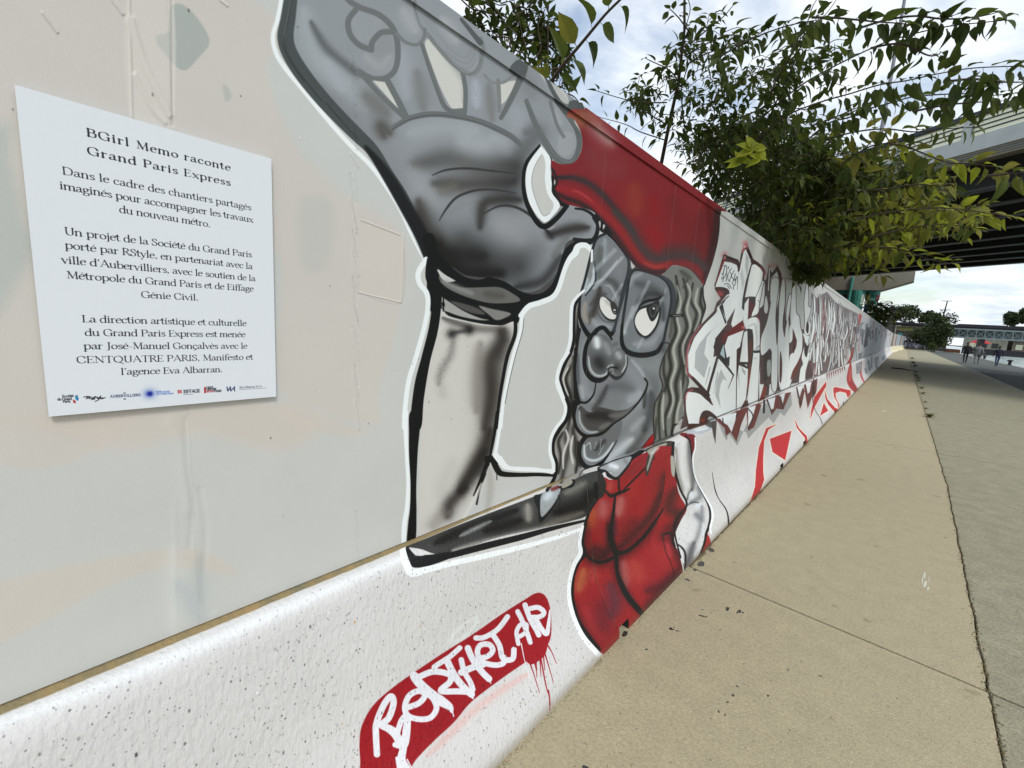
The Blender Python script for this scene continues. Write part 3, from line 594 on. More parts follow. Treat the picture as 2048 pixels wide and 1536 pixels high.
    G('F', "760,900 800,940 900,960", 30, (158, 162, 166), .8, 'LL')
    G('F', "1120,600 1240,640 1330,700", 40, (96, 98, 100), .7, 'LR'); G('F', "1060,620 1080,560 1160,520", 20, (160, 164, 168), .7, 'LR'); G('F', "1130,760 1210,690 1300,690", 26, (80, 80, 80), .8, 'LR')
    G('F', "1100,1100 1250,1080 1330,940", 34, (158, 162, 166), .7, 'LR'); G('F', "1330,760 1340,900", 22, (84, 86, 90), .7, 'LR')
    tone('LL', 1.4, 138, -8); tone('LR', 1.4, 138, -8)
    # eyes
    P('F', "812,722 850,704 905,740 960,820 962,880 940,912 880,902 835,850 812,790", INK, 1.5, .8); P('F', "822,722 852,712 905,760 955,830 945,890 890,888 842,842 818,785", (222, 222, 218))
    G('F', "860,740 920,790", 14, (150, 150, 146), .5); P('F', "905,735 950,770 972,830 962,852 935,855 912,815", (52, 50, 50), .8); S('F', "935,818 942,820", 12, (210, 212, 214)); S('F', "930,835 945,840", 5, 150, .5)
    S('F', "800,840 840,900 900,920 945,915", 7, (70, 70, 70), 1, .9); S('F', "865,620 900,625 935,680 960,740", [12, 22, 18, 8], (160, 164, 166), 2, .8); G('F', "740,780 820,700 870,690", 18, (58, 56, 54), .6, 'LL')
    P('F', "1098,880 1130,810 1200,778 1300,760 1318,850 1282,970 1205,1052 1130,1015 1100,940", INK, 1.5, .85); P('F', "1110,880 1145,822 1205,800 1290,790 1302,850 1270,955 1200,1030 1142,1000 1108,935", (226, 226, 222))
    P('F', "1205,795 1300,745 1305,820 1275,890 1240,912 1212,860", (30, 30, 31), .8); P('F', "1225,800 1285,770 1282,840 1250,885 1228,850", (72, 74, 76), 1.5); P('F', "1235,805 1275,785 1270,840 1245,860", (34, 34, 36), 1); S('F', "1258,805 1262,808", 14, (222, 224, 226))
    S('F', "1130,820 1150,780 1210,745 1290,730 1345,690", [6, 18, 24, 26, 8], INK, 1)
    for i in range(11): S('F', "%d,%d %d,%d" % (1160+i*17, 765-i*6, 1172+i*17, 728-i*6), [5, 2], INK, .4)
    S('F', "1165,730 1220,700 1280,680", 6, (60, 60, 60), 1.5, .8); S('F', "1120,1010 1165,1050 1210,1062", [6, 12, 6], (90, 92, 94), 1.5, .8)
    # glare streaks
    for s, w, a, m in (("770,500 940,330", 34, .35, 'LL'), ("770,640 1000,390", 26, .45, 'LL'), ("690,640 860,560 960,420", 14, .5, 'LL'), ("920,740 1000,610", 20, .4, 'LL'), ("1080,880 1220,590", 26, .4, 'LR'), ("1010,1010 1090,800", 30, .45, 'LR'), ("1130,1130 1170,1050", 20, .35, 'LR'), ("1290,820 1360,650", 16, .3, 'LR')):
        S('F', s, w, (206, 214, 218), 2.5, a, m, curve=False)
    G('F', "695,660 720,560", 14, (180, 198, 206), .7); G('F', "1012,1000", 22, (190, 202, 210), .6)
    # frames
    S('F', LL, 22, (38, 41, 43), .8, closed=True); S('F', "655,760 652,870 690,970 745,1035 800,978 850,965 905,1020 935,985", [16, 26, 36, 44, 36, 36, 34, 26], INK, .6)
    S('F', "1050,380 1055,480 1010,700 960,880 930,990", [22, 26, 22, 18], (52, 58, 62), .8)
    S('F', LR, 22, (40, 43, 45), .8, closed=True); S('F', "1000,940 1000,1090 1050,1165 1160,1190 1280,1165 1330,1090", [20, 34, 42, 44, 40, 22], INK, .8); G('F', "1050,1130 1150,1160", 10, (120, 140, 146), .6)
    S('F', "1300,530 1390,590 1425,690 1420,800 1400,860", [20, 34, 34, 20], (56, 60, 66), 1, .9); S('F', "1060,560 1085,480 1170,462 1280,500", [18, 24, 26, 22], (56, 56, 58), 1, .9)
    S('F', "870,180 960,260 1045,370", [26, 28, 22], INK, .8); S('F', "900,190 1000,300", 8, (170, 170, 170), 1, .6)
    P('F', "1072,400 1112,450 1080,480", (190, 190, 186), .6); S('F', "1400,868 1490,862", 26, INK, .8); S('F', "1420,866 1480,862", 10, (110, 112, 112), .8)
    # nose
    P('F', "800,1020 870,1030 912,1090 925,1180 905,1300 860,1360 790,1370 735,1320 710,1230 712,1130 745,1050", (112, 114, 115), 1)
    MASK('nose', 'F', "800,1020 870,1030 912,1090 925,1180 905,1300 860,1360 790,1370 735,1320 710,1230 712,1130 745,1050")
    G('F', "790,1050 800,1120", 32, (204, 208, 210), .9, 'nose'); G('F', "860,1090 900,1180", 30, (150, 152, 154), .7, 'nose'); G('F', "800,1230 830,1280", 50, (68, 68, 68), .85, 'nose'); G('F', "725,1200 740,1300 790,1355 860,1350 900,1290", 9, (186, 190, 192), .8, 'nose')
    P('F', "965,1132 1020,1160 1040,1220 1030,1290 985,1350 945,1350 925,1280 920,1190", (112, 114, 115), 1)
    MASK('nos2', 'F', "965,1132 1020,1160 1040,1220 1030,1290 985,1350 945,1350 925,1280 920,1190")
    G('F', "960,1170 985,1210", 26, (168, 170, 172), .8, 'nos2'); G('F', "960,1290", 30, (78, 78, 78), .8, 'nos2'); G('F', "1030,1190 1035,1260 1000,1330", 7, (196, 200, 202), .8, 'nos2')
    S('F', "745,1035 705,1120 692,1240 712,1330 760,1385 820,1395 870,1370 910,1320", [34, 30, 34, 40, 44, 40, 24, 8], INK, .8)
    S('F', "885,1338 892,1300 925,1288 960,1295", [10, 10, 8], INK, .6); S('F', "905,1350 950,1378 1000,1355 1040,1280 1042,1200", [24, 34, 20, 10, 8], (46, 46, 46), 1.2)
    S('F', "880,1290 900,1272 930,1270", 6, (208, 210, 210), 1, .8); S('F', "850,965 900,1030 915,1060", [26, 16], INK, .8)
    G('F', "930,1110 960,1090", 16, (86, 86, 88), .6)
    tone('nose', 1.5, 125, -8); tone('nos2', 1.45, 125, -8)
    # mouth (G crop)
    S('G', "785,270 772,350 742,400 700,432 650,425", [8, 14, 18, 22], INK, .8)
    UP = "640,490 665,455 700,490 735,510 770,500 800,465 900,485 960,495 1050,480 1120,430 1180,350 1200,290 1150,410 1060,505 960,585 880,640 800,690 720,685 665,640 640,570"
    MASK('up', 'G', UP); P('G', UP, (92, 91, 90), 1); G('G', "720,540 850,540 900,560", 40, (62, 60, 60), .8, 'up'); G('G', "650,500 660,600 720,670 800,670", 12, (172, 178, 182), .8, 'up'); G('G', "900,540 1000,530 1080,480", 24, (120, 120, 120), .7, 'up'); G('G', "820,640 900,600", 20, (130, 130, 130), .6, 'up')
    tone('up', 1.5, 100, -16)
    S('G', "620,430 606,540 630,640 690,700 770,705 850,675 930,605 1040,530 1130,435 1190,340 1208,270 1186,235", [44, 28, 26, 32, 28, 26, 16, 12, 14, 16, 14, 16], INK, .8)
    LO = "690,740 740,715 830,700 930,625 1000,580 980,700 920,800 850,890 770,920 710,905 670,840"
    MASK('lo', 'G', LO); P('G', LO, (118, 120, 121), 1); G('G', "690,780 700,880 780,905 860,860 930,760", 12, (196, 202, 204), .85, 'lo'); G('G', "780,820 860,740", 20, (76, 76, 76), .7, 'lo')
    for s in ("700,790 735,760 745,820", "790,750 775,810", "830,730 820,810", "850,780 810,860"): S('G', s, [3, 9, 3], (206, 210, 212), 1.5, .7, 'lo')
    tone('lo', 1.5, 125, -10)
    S('G', "700,710 658,780 652,870 690,945 750,965 830,925 900,840 960,740", [40, 32, 34, 40, 40, 28, 12, 5], INK, .8)
    S('G', "620,-10 612,150 622,300 640,430", [24, 24, 26, 44], INK, .6)
    S('F', "650,980 632,1100 615,1300 618,1536", [30, 24, 22], INK, .6)
    S('F', "645,720 612,800 606,950 606,1060 580,1170 530,1260 494,1370 512,1450 540,1536", [26, 26, 28, 26], INK, .6)
    S('G', "590,-10 535,110 500,200 496,280 540,380 568,470 550,560 490,650 440,740 434,840 462,930 450,1040 385,1150", [26, 28, 26, 34, 34, 32, 34, 30, 26], INK, .6)
    S('F', "690,660 625,720 590,790 582,950 578,1060 550,1170 500,1260 470,1370 488,1450 520,1540", [20, 28, 30, 30, 28], HO); S('F', "755,330 752,420", 16, HO)
    S('G', "560,20 510,100 478,190 468,280 510,390 538,470 520,560 460,640 418,730 412,840 438,930 438,990", [26, 26, 26, 30], HO); S('G', "440,990 300,985 120,975 50,950 0,885", [26, 26, 30, 40], HO)
    S('G', "1270,430 1256,560 1262,690 1256,770", 12, (40, 38, 36), 1); S('F', "1330,1090 1385,1100 1330,1230 1308,1340 1332,1450 1275,1570", 11, (40, 38, 36), 1)
    S('G', "1495,550 1480,600 1420,620 1400,700", [10, 18, 12], INK); P('G', "1430,640 1500,560 1530,640 1430,700", (200, 200, 198), 1, .8)
    P('G', "1165,800 1250,690 1252,770 1190,800", (168, 28, 30), .6); S('G', "1160,805 1250,690", 5, INK)
    S('G', "650,1030 690,980 820,930", [8, 4], INK); P('G', "690,985 800,950 840,970 700,1010", (200, 200, 198), .6)
def jacket():
    HO = (238, 244, 246); INK = (22, 19, 18)
    JK = "640,150 600,190 530,280 492,400 472,550 490,640 470,690 420,780 392,900 392,1030 430,1180 500,1310 610,1450 900,1500 1400,1000 1310,780 1290,720 1240,570 1230,500 1270,400 1330,290 1260,150 1235,0 1210,-170 1230,-250 1100,-250 980,-180 880,-150 820,-80 760,20 700,40 650,20 640,80"
    MASK('jk', 'J', JK); P('J', JK, (165, 28, 32), .6)
    lob = dict(a="600,190 740,180 720,330 700,450 710,560 735,640 640,700 560,690 490,640 475,550 492,400 530,280",
               b="870,20 1010,-90 1130,-160 1150,0 1120,220 1060,380 980,500 860,610 780,610 730,540 715,400 730,260 780,120",
               c="490,690 600,720 730,690 750,790 790,900 850,1010 960,1140 800,1230 600,1440 500,1310 430,1180 395,1030 395,900 430,780",
               d="760,650 860,610 980,500 1060,400 1180,450 1230,560 1280,720 1290,800 1100,1030 960,1130 850,1010 790,900 755,790",
               e="1060,380 1120,290 1200,170 1320,290 1260,400 1230,500 1160,480")
    for k, s in lob.items(): MASK('l'+k, 'J', s)
    G('J', "560,300 520,420", 50, (186, 84, 40), .8, 'la', .2); G('J', "640,230 640,330", 50, (206, 130, 126), .6, 'la', .3); G('J', "560,500 560,600", 60, (160, 16, 24), .8, 'la'); G('J', "680,400 690,600 600,690", 30, (60, 20, 22), .8, 'la', .3); G('J', "520,630 620,680", 28, (70, 22, 24), .8, 'la', .3)
    G('J', "790,200 760,320", 50, (206, 134, 126), .7, 'lb', .3); G('J', "920,60 880,200", 50, (186, 44, 38), .7, 'lb', .2); G('J', "1000,0 940,160 860,300", 60, (170, 22, 28), .7, 'lb'); G('J', "730,380 730,500", 26, (88, 30, 60), .7, 'lb', .3); G('J', "1110,150 1040,320 900,470 780,590", 36, (62, 22, 22), .85, 'lb', .5); G('J', "1150,0 1140,180", 50, (72, 26, 22), .8, 'lb', .4)
    G('J', "480,780 440,940", 45, (196, 104, 62), .85, 'lc', .3); G('J', "560,760 560,860", 40, (190, 70, 60), .6, 'lc', .3); G('J', "560,950 600,1150", 70, (160, 20, 30), .7, 'lc', .3); G('J', "700,900 740,1050 700,1150", 60, (92, 44, 56), .8, 'lc', .6); G('J', "500,1100 560,1280", 50, (186, 40, 46), .6, 'lc', .4); G('J', "740,1250 620,1400", 40, (150, 30, 40), .6, 'lc', .4)
    G('J', "800,720 820,900", 50, (206, 122, 112), .7, 'ld', .3); G('J', "900,720 940,850", 60, (190, 66, 52), .7, 'ld', .3); G('J', "1060,600 1150,700", 60, (178, 44, 42), .6, 'ld', .3); G('J', "1000,950 1150,900 1260,780", 50, (90, 20, 34), .8, 'ld', .5); G('J', "820,950 900,1070", 26, (150, 60, 90), .5, 'ld', .5); G('J', "960,1060 1040,1000", 30, (186, 30, 40), .6, 'ld', .4)
    G('J', "1170,350 1100,420", 36, (176, 24, 28), .8, 'le', .2); G('J', "1280,300 1230,430 1220,560", 40, (62, 26, 22), .85, 'jk', .4); G('J', "1230,120 1180,260 1260,320", 50, (72, 28, 24), .8, 'jk', .4)
    G('J', "1000,1080 1150,960 1270,820", 60, (52, 16, 22), .7, 'ld', .5); G('J', "560,600 660,640", 46, (46, 14, 16), .7, 'la', .4); G('J', "900,380 800,520", 60, (96, 16, 20), .6, 'lb', .4); G('J', "640,1060 640,1250", 90, (96, 22, 32), .6, 'lc', .5); G('J', "1180,420 1120,520", 40, (80, 16, 20), .6, 'jk', .4); glaze('jk', .84, 5)
    for q_ in ("722,330 702,450 708,560 745,650 755,790 792,900 852,1010 965,1142", "1060,390 980,500 890,585 830,625 760,635 725,560", "490,640 540,690 620,715 700,690", "500,400 480,550 486,640", "392,1040 430,1180 500,1300 600,1430", "1270,400 1230,500 1240,600 1290,760"): G('J', q_, 44, (34, 12, 14), .55, 'jk', .4)
    S('J', "740,170 722,330 702,450 708,560 745,650 755,790 792,900 852,1010 965,1142", [16, 26, 34, 38, 40, 30, 44, 48, 44], INK, 1.2)
    S('J', "1130,280 1060,390 980,500 890,585 830,625 760,635 725,560 712,430", [12, 24, 26, 26, 30, 36, 26, 10], INK, 1.2)
    S('J', "480,630 540,690 620,715 700,690 760,645", [10, 26, 28, 26, 26], INK, 1.2)
    S('J', "600,195 535,285 495,400 472,550 486,640 440,720 398,820 385,940 392,1040 430,1180 500,1300 600,1430", [16, 20, 26, 26, 40, 24, 28, 34, 34, 34, 40, 44], INK, .8)
    S('J', "1125,490 1190,478 1215,540 1230,600", [12, 18, 14], INK, 1); S('J', "1130,495 1150,620 1190,710 1210,770 1220,850", [10, 8, 5], (60, 20, 22), .8)
    G('J', "1165,560 1190,660", 22, (176, 60, 66), .6)
    S('J', "860,110 820,130 740,160 700,170 660,130", [10, 22, 28, 28, 20], INK, 1); S('J', "772,-20 768,60 776,150", 16, INK, 1); S('J', "776,160 840,90 950,-20 1060,-140", [8, 14, 14, 10], INK, 1)
    G('J', "700,70 690,120", 30, (176, 74, 60), .7); G('J', "850,0 900,-60 960,-110", 36, (120, 40, 40), .6, 'jk', .3)
    P('G', "800,960 830,1000 860,1060 870,1120 850,1190 812,1210 805,1100", (36, 34, 32), 1)
    # silver collar pieces (G crop)
    P('G', "800,965 930,900 1070,860 1110,840 1150,820 1190,830 1090,900 1060,950 1000,1030 950,1065 880,1040 860,1000 830,1010", INK, .6)
    P('G', "815,965 930,912 1062,872 1070,900 1010,985 955,1040 905,1018 870,985", (150, 154, 156), 1); G('G', "900,940 960,960", 24, (216, 222, 226), .9); G('G', "1020,900 1040,930", 16, (110, 112, 112), .7)
    P('G', "1000,1100 1060,960 1180,850 1210,840 1200,880 1100,960 1010,1080", (128, 28, 32), 1.5, .9)
    P('G', "1190,815 1330,755 1400,745 1420,760 1400,790 1300,790 1260,880 1215,1020 1190,1010 1200,900 1215,850", (60, 52, 46), .8)
    P('G', "1210,820 1350,762 1360,782 1290,800 1245,890 1210,990 1205,960 1228,870", (150, 148, 138), 1); G('G', "1240,850 1300,800", 12, (206, 206, 200), .7)
    # silver sleeve and hand in the pocket
    AR = "1420,740 1480,690 1560,700 1580,800 1575,880 1595,1040 1640,1150 1700,1260 1718,1350 1700,1480 1690,1560 1640,1680 1560,1780 1500,1820 1490,1720 1440,1600 1430,1520 1480,1400 1530,1300 1490,1200 1450,1080 1430,980 1440,880"
    MASK('ar', 'G', AR); P('G', AR, (205, 206, 205), .6)
    G('G', "1550,720 1560,900 1580,1060 1570,1150", 24, (92, 92, 94), .85, 'ar', .2); G('G', "1440,800 1450,960 1500,1160", 16, (130, 128, 120), .7, 'ar', .3); G('G', "1500,760 1500,1000 1550,1120", 24, (226, 228, 226), .6, 'ar'); G('G', "1620,1120 1640,1200 1560,1250", 22, (120, 122, 126), .8, 'ar', .2)
    G('J', "1370,180 1360,150", 20, (216, 226, 234), .9); G('J', "1400,240 1430,250", 20, (212, 222, 230), .9); S('J', "1330,250 1370,225 1420,225", [8, 14, 10], (56, 56, 58), 2, .8); S('J', "1330,200 1340,150 1370,110", [14, 10, 5], (60, 60, 62), 2, .8)
    G('J', "1400,320 1440,360", 26, (92, 98, 108), .7, 'ar', .3); G('J', "1450,260 1440,420 1390,560", 22, (120, 122, 124), .7, 'ar', .4); G('J', "1300,360 1280,500", 40, (214, 216, 214), .6, 'ar'); G('J', "1380,560 1340,700 1310,770", 36, (70, 70, 74), .8, 'ar', .3); G('J', "1460,400 1450,560 1390,660", 18, (212, 216, 220), .7, 'ar')
    S('J', "1240,560 1290,600 1315,660 1310,790", [8, 16, 16, 10], INK, 1); S('J', "1240,590 1280,640 1300,720", 10, (224, 228, 230), 1); S('J', "1235,560 1270,660 1300,780", 7, (226, 228, 226), .8)
    S('G', "1420,760 1415,860 1430,980 1480,1150 1530,1270 1440,1400 1435,1520 1480,1700", [22, 26, 22, 14, 20, 14, 14], INK, 1); P('G', "1400,870 1425,880 1435,980 1425,1040 1405,1010 1398,930", (170, 168, 158), 1)
    P('G', "1470,690 1530,678 1596,700 1600,780 1578,880 1560,800 1545,740", (112, 26, 30), .8); S('G', "1520,700 1555,750 1572,870 1585,980 1600,1050 1660,1170 1710,1280 1722,1370 1700,1480", [12, 14, 12, 16, 18, 16, 20], INK, .8)
    S('G', "1598,720 1600,800 1580,890 1600,1040 1665,1170 1730,1290 1742,1370 1722,1460 1730,1500", [10, 12, 12, 14, 16, 18, 14], HO)
    P('J', "1490,480 1522,545 1505,600 1440,665 1465,560", (172, 34, 40), .6); S('J', "1500,440 1484,480 1470,560 1430,660 1390,730", [20, 22, 14, 12], INK, .8)
    S('J', "472,420 448,550 455,640 400,740 368,860 360,960 372,1060 410,1190 480,1330 600,1470", [22, 30, 36, 34, 34, 34, 36, 40, 46], HO)
    S('G', "1540,670 1640,665 1720,640", [34, 46, 30], (176, 182, 188), 2); G('G', "1600,660 1700,640", 10, (220, 226, 230), .8); P('G', "1690,590 1760,580 1760,640 1690,620", (66, 66, 62), 1.5, .9)
def badge():
    RD = (148, 14, 26); WH = (222, 224, 230)
    s = "236,1290 255,1190 330,1060 470,935 640,815 820,695 1000,582 1200,442 1360,340 1440,294 1495,305 1530,370 1545,480 1540,600 1500,672 1400,745 1200,882 1000,1035 880,1175 740,1305 620,1430 520,1560 270,1560 240,1420"
    G('T', "1380,850 1200,960 1000,1110 840,1270 700,1400", 26, (226, 150, 140), .35, None, .8)
    P('T', s, RD, 1.2); MASK('tagr', 'T', s); G('T', "560,960 900,760 1300,480", 70, (164, 18, 32), .5, 'tagr', .5); G('T', "500,1400 800,1180 1200,900", 50, (140, 10, 22), .5, 'tagr', .5)
    L = [("355,1395 348,1270 350,1185 400,1060 450,1000 468,1045 435,1145 385,1195 450,1225 510,1290", 44), ("385,1195 460,1235 500,1290 520,1345", [40, 60, 56, 40]), ("480,1330 545,1335 565,1240 562,1130 520,1165 495,1250", 38), ("560,1150 540,1330 520,1430 540,1488", [44, 44, 60, 80]),
         ("560,1075 640,1045 682,990 640,962 575,995 545,1070 565,1130 640,1155 720,1145 762,1080 735,1010 690,950 640,890", 40),
         ("610,862 640,905 720,980 790,1030 850,1070 868,1110", [60, 60, 66, 70, 50, 10]), ("640,868 740,830 850,850 852,900 790,960 900,965 1000,968", 42), ("990,960 1005,1012", [24, 6]),
         ("745,800 780,775 850,730 920,668", 36), ("830,750 880,850 940,930 1000,985", 48), ("930,750 950,830 990,900 1010,950", 38), ("930,835 1010,800 1080,780", 46), ("975,670 1010,750 1070,830 1120,880", 44), ("1110,860 1132,912", [22, 5]),
         ("1045,740 1110,725 1145,685 1120,645 1060,650 1040,700 1070,760 1150,785 1215,775 1225,735", 38), ("1030,600 1090,595 1180,540 1245,455", 36), ("1140,570 1190,650 1215,740 1280,745 1290,680", 38),
         ("1320,640 1308,560 1335,510 1375,510 1370,560 1330,590", 30), ("1315,420 1350,490 1385,580 1402,630", 34), ("1365,375 1400,470 1440,540 1460,580", 36), ("1400,460 1470,455 1495,425 1455,392 1400,400", 34), ("1440,470 1480,540 1515,570 1530,480 1535,410", [34, 34, 34, 22, 8])]
    for q, w in L: S('T', q, w, WH, .6)
    for q, w in (("480,1300 490,1350", 8), ("1340,640 1365,760 1400,880", [8, 5, 4]), ("870,1100 878,1135", 8), ("1010,990 1012,1015", 8), ("560,1430 590,1488", 10), ("490,1420 500,1488", 20)): S('T', q, w, WH, .5)
    S('T', "850,632 880,570 950,510 1035,462 1030,510 980,560 930,605 870,632", 24, (214, 217, 214), 1.5, .9)
    for q in ("1395,760 1430,860 1465,975", "1440,740 1447,870", "1470,720 1510,930 1530,1000 1535,1108", "1465,700 1475,860", "1490,690 1500,820", "1500,700 1530,800 1560,905", "1520,650 1550,700 1580,775", "1430,760 1445,830", "1525,960 1540,1060"):
        S('T', q, [11, 6, 4], RD, .5)
    P('T', "1380,740 1510,650 1500,720 1440,770 1400,780", RD, 1)
def letters():
    LT = (234, 239, 239); BR = (62, 44, 42); RD = (142, 44, 44); GY = (172, 177, 178); INK = (34, 32, 34); PK = (206, 104, 112)
    # shaded backing of the word
    MASK('board', 'O', "-900,-900 2048,-900 2048,560 1806,683 1700,725 1600,765 1500,805 1375,852 1200,935 820,1083 400,1250 0,1413 -900,1790", curve=False)
    BACK = ("525,690 560,600 670,240 740,260 890,330 905,440 950,180 1010,60 1120,290 1200,340 1300,470 1290,600 1320,620 1370,390 1400,480 1420,500 1500,390 1560,520 1600,900 1640,1400 1700,1600 1700,2600 "
            "1300,2850 400,2960 0,2900 60,2700 60,2450 100,2300 300,2260 120,2080 80,1700 130,1500 330,1290 520,1090 560,960 620,900")
    MASK('word', 'X', BACK, curve=False)
    G('X', "660,250 700,200", 40, PK, .5, 'board'); G('X', "980,60 1020,40", 40, PK, .5, 'board'); G('X', "1290,470 1310,520", 30, PK, .5, 'board'); G('X', "1370,400 1500,390", 40, PK, .4, 'board')
    P('X', BACK, (84, 66, 66), 1, 1, 'board', curve=False)
    P('M', "920,210 1480,510 1500,560 1620,640 1620,760 1450,770 820,1060 760,1010 800,700", (182, 188, 194), 3, .9, 'board', curve=False)
    G('Y', "540,150 700,100 900,60", 60, (120, 34, 30), .7, 'word'); G('Y', "620,200 560,300", 40, (58, 56, 58), .8, 'word')
    # flag with the small tag
    P('X', "680,330 780,345 870,385 900,480 900,900 700,880 750,790 700,740 540,720 560,640", LT, curve=False)
    S('X', "535,712 560,620 680,235 720,260 880,320 905,400 900,480", [16, 20, 40, 44, 40, 24], BR, 1, curve=False); S('X', "560,640 660,330 690,290", [10, 30, 40], RD, 2, .8, curve=False); S('X', "675,280 690,260", 24, (222, 176, 176), 2, .8)
    P('X', "535,730 640,722 730,750 760,800 745,870 700,850 640,890 560,800", (70, 50, 48), .6); G('X', "600,800 640,840", 36, (190, 84, 84), .8)
    for q in ("690,400 665,500 660,600 655,640", "670,400 700,390 718,440 700,540 665,590", "700,520 720,540 705,630", "745,410 740,440", "740,500 735,600 770,640", "790,440 760,480 790,540 760,620", "830,470 790,560 820,600 800,680", "850,520 830,620 860,600 840,700", "850,620 880,560 885,700 870,800 845,805 820,760 825,690", "680,680 740,670 790,740", "730,700 765,750", "645,510 648,530", "640,575 642,600"):
        S('X', q, 11, (66, 74, 76), .5)
    # G, upper arm and body
    P('X', "1010,140 1100,340 1010,640 960,900 950,1050 985,1090 965,1230 810,1350 785,1290 850,1040 700,1290 600,1040 690,920 720,840 760,830 780,760 880,760 905,480 950,200", LT, curve=False)
    S('X', "905,470 930,330 960,180 1015,80 1110,310", [20, 24, 30, 44, 40], BR, 1, curve=False); S('X', "955,190 1010,80 1040,130", [20, 50, 20], PK, 1.5, .8); S('X', "990,110 1010,90", 24, (240, 214, 214), 1.5, .9)
    P('X', "1010,200 1060,270 1030,560 1000,420", GY, 1, .6, curve=False); P('X', "920,520 960,430 990,640 960,760", GY, 1, .5, curve=False)
    S('X', "1105,380 1060,500 1000,730 975,880", 9, INK, .5, curve=False); P('X', "1105,385 1150,370 1230,430 1275,500 1262,620 1160,870 1060,870 1000,880 1060,560", LT, curve=False)
    S('X', "1110,330 1200,370 1270,440 1300,520 1270,620", [50, 40, 40, 20, 8], BR, 1); S('X', "1250,420 1290,480 1290,560", 16, PK, 1.5, .8)
    # big curve of the G
    P('X', "720,845 760,860 735,960 720,1290 540,1510 510,1800 560,1780 400,2340 130,2030 120,1770 210,1510 400,1260 540,1110 560,1030", LT, curve=False)
    S('X', "745,860 640,960 560,1030 540,1110 400,1250 260,1400 180,1560 110,1760 112,2040 200,2130 400,2350 500,2520", [14, 18, 20, 24, 26, 26, 24, 20, 24, 50, 56, 20], BR, 1)
    S('X', "330,1300 200,1480 128,1640 105,1800 108,2020 170,2110", [14, 16, 18, 18, 20, 20], PK, 1.5, .8); S('X', "150,1600 118,1760 118,1960", 7, (244, 226, 226), 1.2, .8)
    P('X', "590,1300 480,1400 410,1500 370,1750 440,1860 370,2120 220,1960 235,1720 290,1600 420,1440", (178, 184, 186), .6, .9, curve=False)
    P('Y', "650,0 730,0 780,60 740,90 690,220 610,360 660,420 720,460 750,420 760,540 810,650 820,710 740,900 800,700 740,600 640,480 570,410 510,270 545,130", (60, 48, 48), .5, curve=False)
    G('Y', "720,30 660,180", 40, (126, 38, 34), .7, 'word')
    P('X', "600,1030 690,920 695,935 655,985 715,1270 695,1290", INK, .4, curve=False); P('X', "635,1050 700,1240 690,1180", LT, .3, curve=False)
    P('Y', "455,900 575,420 590,440 640,480 740,600 810,700 740,900 870,1230 580,1360 470,1060 440,1000", LT, curve=False); S('Y', "578,425 430,960 440,1000", [12, 10, 40], INK, .5, curve=False)
    P('Y', "700,210 740,90 980,0 920,260 870,300 862,1230 560,1370 470,1000 480,820 580,450", LT, .5, 1, curve=False)
    P('Y', "630,600 720,780 660,750 620,850 600,1000 625,1200 540,1000 560,800", GY, .8, .8, curve=False); S('Y', "580,660 515,980", [18, 6], GY, .6, curve=False); S('Y', "460,570 390,840", [16, 8], GY, .6, curve=False)
    S('Y', "575,420 500,660 425,980", [14, 12, 14], INK, .5, curve=False); S('Y', "590,440 480,800 440,970", 8, INK, .4, curve=False)
    S('Y', "600,420 720,560 810,680 815,710 740,900", [34, 34, 26, 18, 5], (48, 44, 44), .5)
    P('Y', "680,230 720,430 765,400 755,560 700,520 600,400 640,270", (48, 46, 46), .5, curve=False); P('Y', "670,220 690,440 615,370", (176, 200, 204), .5, curve=False)
    P('X', "960,1240 800,1350 740,1450 740,1480 990,1380", (110, 34, 32), .8, curve=False); G('X', "960,1340 1000,1340", 24, (226, 130, 120), .7)
    # small lower foot of the G
    P('Y', "100,980 180,955 300,985 420,1060 510,1160 580,1340 450,1400 430,1250 340,1270 300,1350 290,1440 120,1440 90,1200", LT); S('Y', "130,1500 90,1300 65,1120 100,950 180,905 280,930 410,1040 500,1150", [30, 22, 22, 36, 50, 56, 60, 14], BR, 1); S('Y', "80,1080 110,960 190,915", 16, PK, 1.5, .9); S('Y', "80,1040 110,960", 7, (244, 226, 226), 1, .9)
    P('Y', "300,1460 310,1330 350,1250 430,1235 520,1290 580,1370 450,1400 420,1440", (66, 48, 44), .5); G('Y', "350,1400", 40, (160, 60, 40), .8, 'word'); P('Y', "430,1390 450,1330 520,1350 540,1380", GY, .5); P('Y', "120,1445 320,1440 420,1440 220,1510 130,1530", (80, 50, 42), .6)
    # R
    P('X', "1160,870 1250,620 1300,640 1280,900 1200,1130 1100,1180 1150,900", LT, curve=False); P('X', "980,1000 1060,880 1050,1230 1000,1350 970,1240", LT, curve=False); P('X', "1060,865 1165,880 1160,1000 1120,1100 1040,1230", (92, 44, 46), .5, curve=False); P('X', "1065,870 1140,870 1165,900 1120,990 1080,930", (52, 54, 58), .6, curve=False)
    P('X', "950,1040 975,880 1000,880 985,1080", (50, 60, 70), .4, curve=False); S('X', "1165,880 1260,640", 7, INK, .4); S('X', "1205,920 1225,960 1250,930", 7, INK, .3, curve=False); S('X', "1225,960 1210,1120", 7, INK, .3)
    P('X', "1030,1240 1110,1190 1190,1200 1240,1300 1260,1500 1240,2100 1120,2180 1130,1500 1080,1380 1010,1360", LT); S('X', "1050,1330 1150,1300 1180,1500 1180,1700", [12, 40, 30, 8], (192, 198, 198), 1, .7)
    S('X', "1190,1190 1240,1270 1270,1400", [12, 20, 10], PK, 1.5, .8); P('X', "1020,1380 1090,1370 1120,1450 1118,2080 1080,2060 1050,1960 1040,1520", (52, 46, 48), .6)
